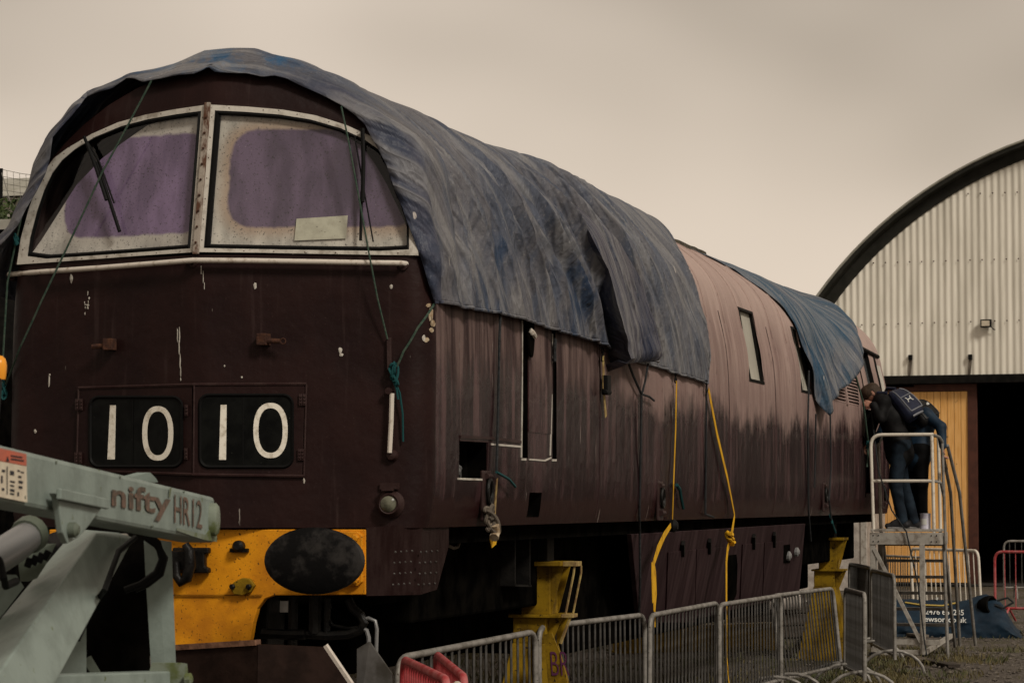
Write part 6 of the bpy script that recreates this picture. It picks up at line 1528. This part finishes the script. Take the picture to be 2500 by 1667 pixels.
# loose boards near the steps
for k, (x0, y0, x1, y1, lab) in enumerate(((2215, 1600, 2262, 1612, 'short grey board lying in the grass below the access steps'), (2222, 1547, 2256, 1552, 'pale narrow board lying under the treads of the access steps'), (2268, 1612, 2330, 1625, 'dark half-buried plank beside the leg of the access steps'))):
    a_ = Vector(onz(x0, y0, .05)); b_ = Vector(onz(x1, y1, .05)); q = MB(); q.beam(a_, b_, .14, .035); q.build('board', M['greywood'] if k != 2 else M['darkwood'], None, bevel=.004, label=lab, cat='board', group='loose boards by the steps')
# cream container / wall seen under the far end
pw = onz(2040, 1440, 0); q = MB()
cw = thing('cream_container', 'cream panelled cabin standing behind the far end of the locomotive', 'cabin', (pw[0], pw[1], 0))
q.box((-2.3, 0, -.05), (.66, 3, 2.05), Matrix.Translation((pw[0], pw[1], 0))); q.build('cabin_body', M['sheet'], cw, bevel=.02)
q = MB(); q.box((.54, -.03, -.02), (.65, -.004, 2.0), Matrix.Translation((pw[0], pw[1], 0))); q.build('corner_post', M['alu'], cw)
q = MB(); q.box((-2.38, -.08, 2.05), (.74, 3.08, 2.12), Matrix.Translation((pw[0], pw[1], 0))); q.build('roof', M['fascia'], cw)

dw = thing('occluder_wagon', 'dark wagon added beyond the raised locomotive to darken the ground beneath it', 'wagon', (-6.2, 18, 0))  # added occluder: cuts low sky light from the left
q = MB(); q.box((-7.6, 3, .95), (-5.0, 30, 3.0)); q.build('wagon_body', M['frameblack'], dw, bevel=.03)
q = MB(); q.box((-7.2, 3.2, .62), (-5.2, 29.8, .95)); q.build('occluder_frame', M['black'], dw)
for yy in (6, 9, 24, 27):
    for xx in (-7.0, -5.35):
        q = MB(); q.lathe((xx, yy, .45), (1, 0, 0), [(.45, 0), (.45, .1), (.49, .11), (.49, .14)], 20); q.build('wheel', M['black'], dw, smooth=True)
for k in range(9):
    q = MB(); q.box((-5.0, 3.2 + k * 3.3, 1.0), (-4.95, 3.34 + k * 3.3, 2.95)); q.build('occluder_stanchion', M['black'], dw)
# ploughshare-like steel plates in front of the nose
plo = thing('steel_plough', 'dark brown steel plough plates with rusty rim lying before the nose', 'plough', (0, -.9, 0))
yp = -.95
def pl(px, py, y): return Vector(ony(px, py, y))
tipT = pl(628, 1572, yp); tipB = Vector((tipT.x + .03, tipT.y - .12, 0.0))
Lt = Vector((-1.25, -.25, pl(433, 1610, -.6).z - .05)); Lb = Vector((-1.25, -.35, 0))
q = MB(); q.plate([tipT, Lt, Lb, tipB], (0, .03, 0)); q.build('left_plate', M['plough'], plo)
Rt = pl(793, 1579, -.75); R2 = pl(868, 1690, -.70); Rb = Vector((R2.x + .25, R2.y, 0))
q = MB(); q.plate([tipT + Vector((.004, 0, 0)), Rt, R2, Rb, tipB + Vector((.004, 0, 0))], (0, .03, 0)); q.build('right_plate', M['plough'], plo)
q = MB(); q.beam(tipT + Vector((0, .01, .01)), Lt + Vector((0, .01, .01)), .05, .03); q.build('rim', M['ploughrim'], plo)
q = MB(); q.beam(Rt + Vector((0, .01, .01)), R2 + Vector((.0, .01, .01)), .03, .02, (1, 0, 0)); q.build('rim', M['rail'], plo)
q = MB(); q.plate([Rt + Vector((.1, .25, -.02)), Rt + Vector((.17, .25, .02)), Rt + Vector((.28, .3, -.15)), Rt + Vector((.29, .3, -.5)), Rt + Vector((.1, .25, -.5))], (0, .02, 0)); q.build('side_web', M['steel_dark'], plo)
q = MB(); q.beam((-1.0, -.2, .5), (.7, -.2, .5), .1, .12); q.beam((-1.0, -.2, .02), (-1.0, -.2, .5), .1, .1); q.beam((.7, -.2, .02), (.7, -.2, .5), .1, .1); q.build('rear_frame', M['plough'], plo)

# ================================================================== CHERRY PICKER
D0, D1 = 7.7, 10.0
lift = thing('cherry_picker', 'pale green cherry picker boom and mast in the near left corner', 'cherry picker', tuple(Vector((ond(250, 1700, 9)[0], ond(250, 1700, 9)[1], 0))))
def lf(px, py, d): return Vector(ond(px, py, d))
tl, trr, brr, bll = lf(-150, 1047.8, 7.1), lf(524, 1213, D1), lf(527, 1324, D1), lf(-150, 1196, 7.1)
ax = (trr - tl).normalized(); upz = Vector((0, 0, 1)); nrm = ax.cross(upz).normalized()       # away from camera?
if nrm.dot(Vector(FW)) < 0: nrm = -nrm
q = MB(); q.plate([tl, trr, brr, bll], tuple(nrm * .13)); boom = q.build('boom', M['liftgreen'], lift, bevel=.013)
def bm(px, py, off=-.003):
    r = ray(px, py); n_ = np.array((trr - tl).cross(brr - trr).normalized()); t = ((np.array(trr) - CAM) @ n_) / (r @ n_); p = Vector(CAM + r * t); return p + nrm * off
for s_, x0, x1, ya, yb2, ht, bold in (('nifty', 270, 414, 1232, 1257, 80, .022), ("HR12", 423, 491, 1274, 1290, 98, .004)):
    vs, fs = text_geo(s_, bold, 'LEFT'); mn = min(v[0] for v in vs); mx = max(v[0] for v in vs); q = MB(); ang = math.atan2(129, 524)
    P = []
    for x, y in vs:
        t = (x - mn) / (mx - mn); px = lerp(x0, x1, t); py = lerp(ya, yb2, t) - (y * ht * 1.0); P.append(bm(px, py, -.004))
    q.add(P, fs); q.build('lettering', M['lettering'], boom)
q = MB(); q.add([bm(*p, -.004) for p in ((411, 1191), (416, 1190), (413, 1212), (409, 1214))], [(0, 1, 2, 3)]); q.build('lettering', M['liftmoss'], boom)
q = MB(); q.plate([bm(*p, -.002) for p in ((-40, 1085), (61, 1108), (61.5, 1137), (-40, 1118))], tuple(nrm * -.002)); q.build('warning_label', M['decalred'], boom)
q = MB(); q.plate([bm(*p, -.002) for p in ((-40, 1119), (61.5, 1138), (63, 1226), (-40, 1205))], tuple(nrm * -.002)); q.build('instruction_label', M['decalwhite'], boom)
q = MB(); q.add([bm(*p, -.0055) for p in ((10, 1125), (18, 1126.5), (14, 1112))], [(0, 1, 2)])
for (x, y, w_) in ((22, 1112, 28), (22, 1120, 32)): q.add([bm(*p, -.0055) for p in ((x, y - 2), (x + w_, y + 3), (x + w_, y + 6), (x, y + 1.5))], [(0, 1, 2, 3)])
for (x, y, w_, h_) in ((12, 1138, 2, 68), (20, 1148, 10, 10), (38, 1146, 6, 4), (46, 1150, 8, 3), (20, 1172, 12, 4), (20, 1182, 10, 4), (20, 1192, 11, 6), (20, 1202, 10, 4), (40, 1160, 8, 5), (41, 1172, 10, 6), (41, 1185, 9, 6), (38, 1200, 4, 10), (0, 1145, 8, 6), (-2, 1160, 4, 18), (0, 1190, 6, 6)):
    q.add([bm(*p, -.0055) for p in ((x, y), (x + w_, y + w_ * .22), (x + w_, y + h_ + w_ * .22), (x, y + h_))], [(0, 1, 2, 3)])
q.build('label_print', M['ink'], boom)
q = MB(); pe = bm(514, 1268, .0); q.lathe(pe, tuple(-nrm), [(.05, -.02), (.05, .02), (.042, .028), (.02, .03)], 16, sx=.7, sy=1.15); q.build('boss', M['liftmoss'], boom, smooth=True)
q = MB(); q.plate([bm(*p, -.004) for p in ((518, 1240), (526, 1250), (527, 1322), (500, 1318), (470, 1309), (430, 1295), (430, 1288), (500, 1305), (512, 1290))], tuple(nrm * .003)); q.build('algae_stain', M['liftmoss'], boom)
q = MB(); q.plate([lf(*p, D1 + .12) for p in ((325, 1163), (368, 1152), (382, 1166), (390, 1180), (320, 1172))], tuple(nrm * .05)); q.build('top_lug', M['liftgreen'], boom, bevel=.004)
# link bracket
q = MB(); q.plate([bm(*p, -.03) for p in ((109, 1203), (228, 1227), (229, 1234), (194, 1282), (168, 1312), (140, 1327), (128, 1300), (116, 1216))], tuple(nrm * .02)); lb = q.build('link_bracket', M['liftgreen'], lift, bevel=.004)
q = MB(); q.beam(bm(109, 1205, -.04), bm(229, 1230, -.04), .03, .014, tuple(nrm)); q.build('bracket_lip', M['liftgreen'], lb, bevel=.003)
q = MB(); q.lathe(bm(143, 1293, -.03), tuple(-nrm), [(.022, 0), (.022, .02), (.012, .03)], 12); q.lathe(bm(157, 1294, -.03), tuple(-nrm), [(.010, 0), (.010, .012)], 8); q.build('pin', M['liftdark'], lb, smooth=True)
# lower arm: box beam running down to the left
def dp(px): return lerp(8.6, 9.5, (px + 60) / 300)
a0, a1 = lf(182, 1290, 9.45), lf(236, 1300, 9.45)
b0_, b1_ = lf(-110, 1660, 8.3), lf(-28, 1700, 8.3)
q = MB(); cA, cB, cC, cD = lf(182, 1290, 9.62), lf(236, 1300, 9.35), lf(-45, 1700, 8.0), lf(-160, 1700, 8.35)
vs = [cA, cB, cC, cD]; e1, e2 = lf(330, 1312, 9.75), lf(125, 1690, 8.5)
q.add([cA, cB, e1, lf(285, 1302, 9.7), cD, cC, e2, lf(60, 1690, 8.5)], [(0, 1, 5, 4), (1, 2, 6, 5), (2, 3, 7, 6), (3, 0, 4, 7), (0, 3, 2, 1), (4, 5, 6, 7)]); q.build('lower_arm', M['liftgreen'], lift, bevel=.008)
q = MB(); q.plate([lf(*p, 8.9) for p in ((-60, 1480), (42, 1400), (62, 1432), (-60, 1590))], tuple(nrm * .05)); q.build('second_arm', M['liftgreen'], lift, bevel=.006)
q = MB(); q.tube([lf(-60, 1395, 8.6), lf(40, 1330, 8.9), lf(75, 1305, 9.0)], [.052, .052, .048], 16); q.build('lift_cylinder', M['cyl'], lift, smooth=True)
q = MB(); q.tube([lf(-20, 1425, 8.5), lf(5, 1365, 8.55), lf(8, 1410, 8.5), lf(14, 1430, 8.55), lf(40, 1418, 8.7)], .012, 8); q.build('hose', M['rubber'], lift, smooth=True)
# mast column
q = MB(); q.plate([lf(*p, 10.0) for p in ((384, 1316), (420, 1322), (432, 1660), (404, 1660), (388, 1400))], tuple(nrm * .05)); q.build('mast', M['liftgreen'], lift, bevel=.005)
q = MB(); q.plate([lf(*p, 10.25) for p in ((200, 1275), (384, 1290), (404, 1700), (205, 1700))], tuple(nrm * .05)); q.build('dark_gap_plate', M['frameblack'], lift)  # black plate puts in the darkness of the gap beside the mast
q = MB(); q.plate([lf(*p, 9.75) for p in ((120, 1600), (200, 1478), (212, 1530), (212, 1700), (160, 1700), (135, 1625))], tuple(nrm * .04)); q.build('knee_plate', M['liftgreen'], lift, bevel=.005)
q = MB(); q.beam(lf(212, 1605, 9.9), lf(245, 1660, 9.9), .03, .03); q.build('stay', M['liftdark'], lift)
for pts in (((352, 1300), (385, 1325), (396, 1365), (382, 1398), (345, 1425), (305, 1440)), ((352, 1308), (383, 1330), (402, 1362), (392, 1400), (360, 1425), (330, 1438))):
    q = MB(); q.tube([lf(*p, 9.85) for p in pts], .013, 8); q.build('hose', M['rubber'], lift, smooth=True)
q = MB(); q.lathe(lf(308, 1317, 9.75), tuple(-nrm), [(.022, -.03), (.022, .0), (.016, .006)], 10, sx=1.4); q.build('pin', M['alu'], lift, smooth=True)
for y in (1545, 1600): 
    q = MB(); q.tube([lf(371, y, 10.15), lf(373, y + 40, 10.15)], .008, 6); q.build('rod', M['alu'], lift, smooth=True)
# chassis
q = MB(); ca, cb = lf(-120, 1655, 8.6), lf(432, 1637, 9.9); q.plate([ca, cb, cb - Vector((0, 0, .14)), ca - Vector((0, 0, .14))], tuple(nrm * .12)); ch = q.build('chassis', M['liftgreen'], lift, bevel=.006)
q = MB(); q.plate([lf(*p, 9.85) for p in ((432, 1640), (440, 1616), (458, 1618), (464, 1700), (436, 1700))], tuple(nrm * .10)); q.lathe(lf(452, 1657, 9.83), tuple(-nrm), [(.022, 0), (.022, .02), (.01, .026)], 10); q.build('end_bracket', M['liftmoss'], lift, bevel=.004)
for px, d_ in ((60, 9.2), (410, 10.1), (-60, 8.9)):
    p = lf(px, 1690, d_); q = MB(); q.lathe(Vector((p.x, p.y, .30)), tuple(nrm), [(.2, -.1), (.30, -.09), (.30, .09), (.2, .1)], 22); q.build('wheel', M['rubber'], lift, smooth=True)
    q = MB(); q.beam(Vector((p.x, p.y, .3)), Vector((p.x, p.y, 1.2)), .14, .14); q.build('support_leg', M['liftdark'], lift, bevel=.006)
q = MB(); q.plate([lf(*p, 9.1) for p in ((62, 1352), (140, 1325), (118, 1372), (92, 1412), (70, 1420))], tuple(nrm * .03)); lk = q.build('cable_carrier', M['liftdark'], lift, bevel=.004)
for k in range(4):
    q = MB(); q.beam(lf(74 + k * 15, 1362 - k * 6, 9.06), lf(66 + k * 14, 1384 - k * 6, 9.06), .012, .02); q.build('carrier_slot', M['rubber'], lk)
q = MB(); q.tube([lf(*p, d_) for p, d_ in (((330, 1312), 9.6), ((290, 1345), 9.4), ((255, 1440), 9.1), ((225, 1480), 9.3), ((190, 1560), 9.2))], .010, 8); q.build('hose', M['rubber'], lift, smooth=True)
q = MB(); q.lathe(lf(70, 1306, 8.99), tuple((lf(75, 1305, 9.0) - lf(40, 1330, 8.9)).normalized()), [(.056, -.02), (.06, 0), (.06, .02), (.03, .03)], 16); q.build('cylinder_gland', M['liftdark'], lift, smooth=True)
for k in range(7):
    q = MB(); q.lathe(bm(-20 + k * 78, 1092 + k * 18, .0), tuple(-nrm), [(.006, 0), (.004, .004)], 6) if k % 2 == 0 else q.lathe(bm(-20 + k * 78, 1196 + k * 17.5, .0), tuple(-nrm), [(.007, 0), (.005, .005)], 6); q.build('boom_rivet', M['liftdark'], boom)
p = lf(-2, 891, 8.8); q = MB(); q.lathe(p + Vector((0, 0, -.032)), (0, 0, 1), [(.02, -.012), (.022, 0), (.024, .03), (.02, .05), (.01, .06)], 14); q.build('beacon', M['amber'], lift, smooth=True)
q = MB(); q.tube([p + Vector((-.0, .0, -.04)), lf(-14, 1090, 8.4)], .010, 8); q.build('beacon_stalk', M['rubber'], lift)

# ================================================================== LEFT BACKGROUND
pb0 = ond(-60, 500, 46); pb1 = ond(110, 500, 46)
wb_ = thing('white_building', 'white ribbed building behind netting at the left edge', 'building', (pb0[0], pb0[1] + 1, 0))
zt0 = ond(0, 412, 46)[2]; zt1 = ond(0, 470, 46)[2]
q = MB(); q.box((pb0[0] - 4, pb0[1] + .8, 0), (pb1[0] + 6, pb0[1] + 4, zt1)); q.build('wall', M['netwhite'], wb_)
q = MB()
for x in np.arange(pb0[0] - 4, pb1[0] + 6, .12): q.tube([(x, pb0[1] + .79, .5), (x, pb0[1] + .79, zt1)], .02, 5)
q.build('wall_ribs', M['netwhite'], wb_, kind='stuff')
q = MB(); q.grid([[Vector((x, pb0[1] + .6, zt1)) for x in np.linspace(pb0[0] - 4, pb1[0] + 6, 12)], [Vector((x, pb0[1] + 2.2, zt0 + .1 - .09 * max(0, x - pb0[0]))) for x in np.linspace(pb0[0] - 4, pb1[0] + 6, 12)], [Vector((x, pb0[1] + 4, zt1)) for x in np.linspace(pb0[0] - 4, pb1[0] + 6, 12)]]); q.build('roof', M['fascia'], wb_)
pn0 = ond(1, 500, 42)
net = thing('net_fence', 'tall dark pole with pale netting slung from it at the left edge', 'net', (pn0[0], pn0[1], 0))
q = MB(); q.tube([(pn0[0], pn0[1], -.05), (pn0[0], pn0[1], ond(1, 411, 42)[2])], .035, 8); q.build('pole', M['rubber'], net)
zt = ond(1, 413, 42)[2]; q = MB()
for k in range(12):
    q.tube([(pn0[0] + x, pn0[1], zt - k * .1 - (.35 * (x / 3) ** .7) * (1 - k / 14)) for x in np.linspace(0, 3, 10)], .006, 4)
for x in np.arange(.1, 3, .1): q.tube([(pn0[0] + x, pn0[1], zt - (.35 * (x / 3) ** .7)), (pn0[0] + x + .05, pn0[1], zt - 1.2)], .004, 4)
q.tube([(pn0[0], pn0[1], zt), (pn0[0] + .45, pn0[1] - .3, zt - 1.0), (pn0[0] + 1.4, pn0[1] - .6, .0)], .008, 4); q.build('netting', M['netwire'], net, kind='stuff')
ps = ond(12, 515, 38); q = MB(); rg = random.Random(8)
shrub = thing('shrub', 'dark green shrub top showing beside the tarpaulin at the left edge', 'shrub', (ps[0], ps[1], 0))
zc = ps[2]
for _ in range(2600):
    a, r_ = rg.uniform(0, 2 * PI), rg.random() ** .5; x = ps[0] + 1.1 * r_ * math.cos(a); y = ps[1] + .7 * r_ * math.sin(a)
    crown = zc + .10 + .18 * noise.noise((x * 3, y * 3, 1)) - .35 * r_ * r_; z = crown - rg.random() ** 2 * 1.1
    d = Vector((rg.gauss(0, 1), rg.gauss(0, 1), rg.gauss(0, .7))).normalized() * .055; e = d.orthogonal().normalized() * .022; p = Vector((x, y, z)); q.add([p - d, p + e, p + d, p - e], [(0, 1, 2, 3)])
q.build('foliage', M['leaf'], shrub, fix=False)
q = MB()
for k in range(5): q.tube([(ps[0] + .1 * k - .2, ps[1], -.05), (ps[0] + .2 * k - .4, ps[1] + .1, zc - .5)], [.04, .015], 6)
q.build('stems', M['bark'], shrub)
pq = ond(0, 552, 34); q = MB(); fb_ = thing('flat_roof_cabin', 'low dark cabin with pale grey fascia behind the locomotive at the left edge', 'cabin', (pq[0] - 1, pq[1] + .5, 0))
q.box((pq[0] - 4, pq[1] - .1, pq[2] - .05), (pq[0] + 2.0, pq[1] + 3.5, pq[2] + .07)); q.build('fascia', M['fascia'], fb_)
q = MB(); q.box((pq[0] - 3.9, pq[1], 0), (pq[0] + 1.9, pq[1] + 3.4, pq[2] - .05)); q.build('wall', M['black'], fb_)

# ================================================================== TURF AND STONES
gt = MB(); rg = random.Random(3)
def blade(x, y, h_, m=0):
    z = gz(x, y) - .01; a = rg.uniform(0, 2 * PI); w_ = rg.uniform(.004, .008); lx, ly = rg.gauss(0, .35) * h_, rg.gauss(0, .35) * h_; cx_, cy_ = math.cos(a) * w_, math.sin(a) * w_
    gt.add([(x - cx_, y - cy_, z), (x + cx_, y + cy_, z), (x + lx * .4 + cx_ * .6, y + ly * .4 + cy_ * .6, z + h_ * .6), (x + lx, y + ly, z + h_)], [(0, 1, 2), (0, 2, 3)])
areas = [((1.2, 3.0, 11, 21), 8000, .08), ((-4.5, .8, 9, 22), 9000, .10), ((1.0, 4.5, 19, 26), 3500, .06), ((-8, -1.5, 20, 40), 5000, .12), ((2.2, 6, 15, 30), 1200, .04)]
for (x0, x1, y0, y1), n_, hm in areas:
    for _ in range(n_):
        x, y = rg.uniform(x0, x1), rg.uniform(y0, y1)
        if noise.noise((x * .9, y * .9, 4)) < -.05: continue
        blade(x, y, hm * rg.uniform(.4, 1.3))
gm = bpy.data.materials.new('rough grass'); gm.use_nodes = True; gm.node_tree.nodes['Principled BSDF'].inputs['Roughness'].default_value = .7
nt = gm.node_tree; co = N(nt, 'ShaderNodeTexCoord').outputs['Object']; cc = MIX(nt, SS(nt, NOI(nt, co, 1.1, 5), .35, .62), (.045, .055, .014), (.105, .080, .026)); nt.links.new(cc, nt.nodes['Principled BSDF'].inputs['Base Color'])
gt.build('grass', gm, None, fix=False, kind='stuff', label='rough dry grass growing along the barriers and under the locomotive', cat='grass')
stn = MB()
for _ in range(7000):
    if rg.random() < .6: x, y = rg.uniform(2.0, 8.0), rg.uniform(13, 36)
    else: x, y = rg.uniform(-5, 2), rg.uniform(10, 34)
    r_ = rg.uniform(.012, .034); z = gz(x, y) + r_ * .2; rot = Matrix.Rotation(rg.uniform(0, 6), 3, 'Z'); k = [rg.uniform(.6, 1.3) for _ in range(3)]
    vs = [rot @ Vector((a * r_ * k[0], b_ * r_ * k[1], c_ * r_ * .7 * k[2])) + Vector((x, y, z)) for a, b_, c_ in ((1, 0, 0), (-1, .2, 0), (.1, 1, 0), (0, -1, .1), (.1, .1, 1), (0, 0, -1))]
    stn.add(vs, [(0, 2, 4), (2, 1, 4), (1, 3, 4), (3, 0, 4), (2, 0, 5), (1, 2, 5), (3, 1, 5), (0, 3, 5)])
stn.build('gravel', mat('gravel stones', (.135, .115, .095), .8, col2=(.055, .046, .038), scale=6), None, fix=False, kind='stuff', label='loose brown grey gravel scattered over the yard', cat='gravel')

for o in list(COL.objects):
    if '_abs' in o: del o['_abs']
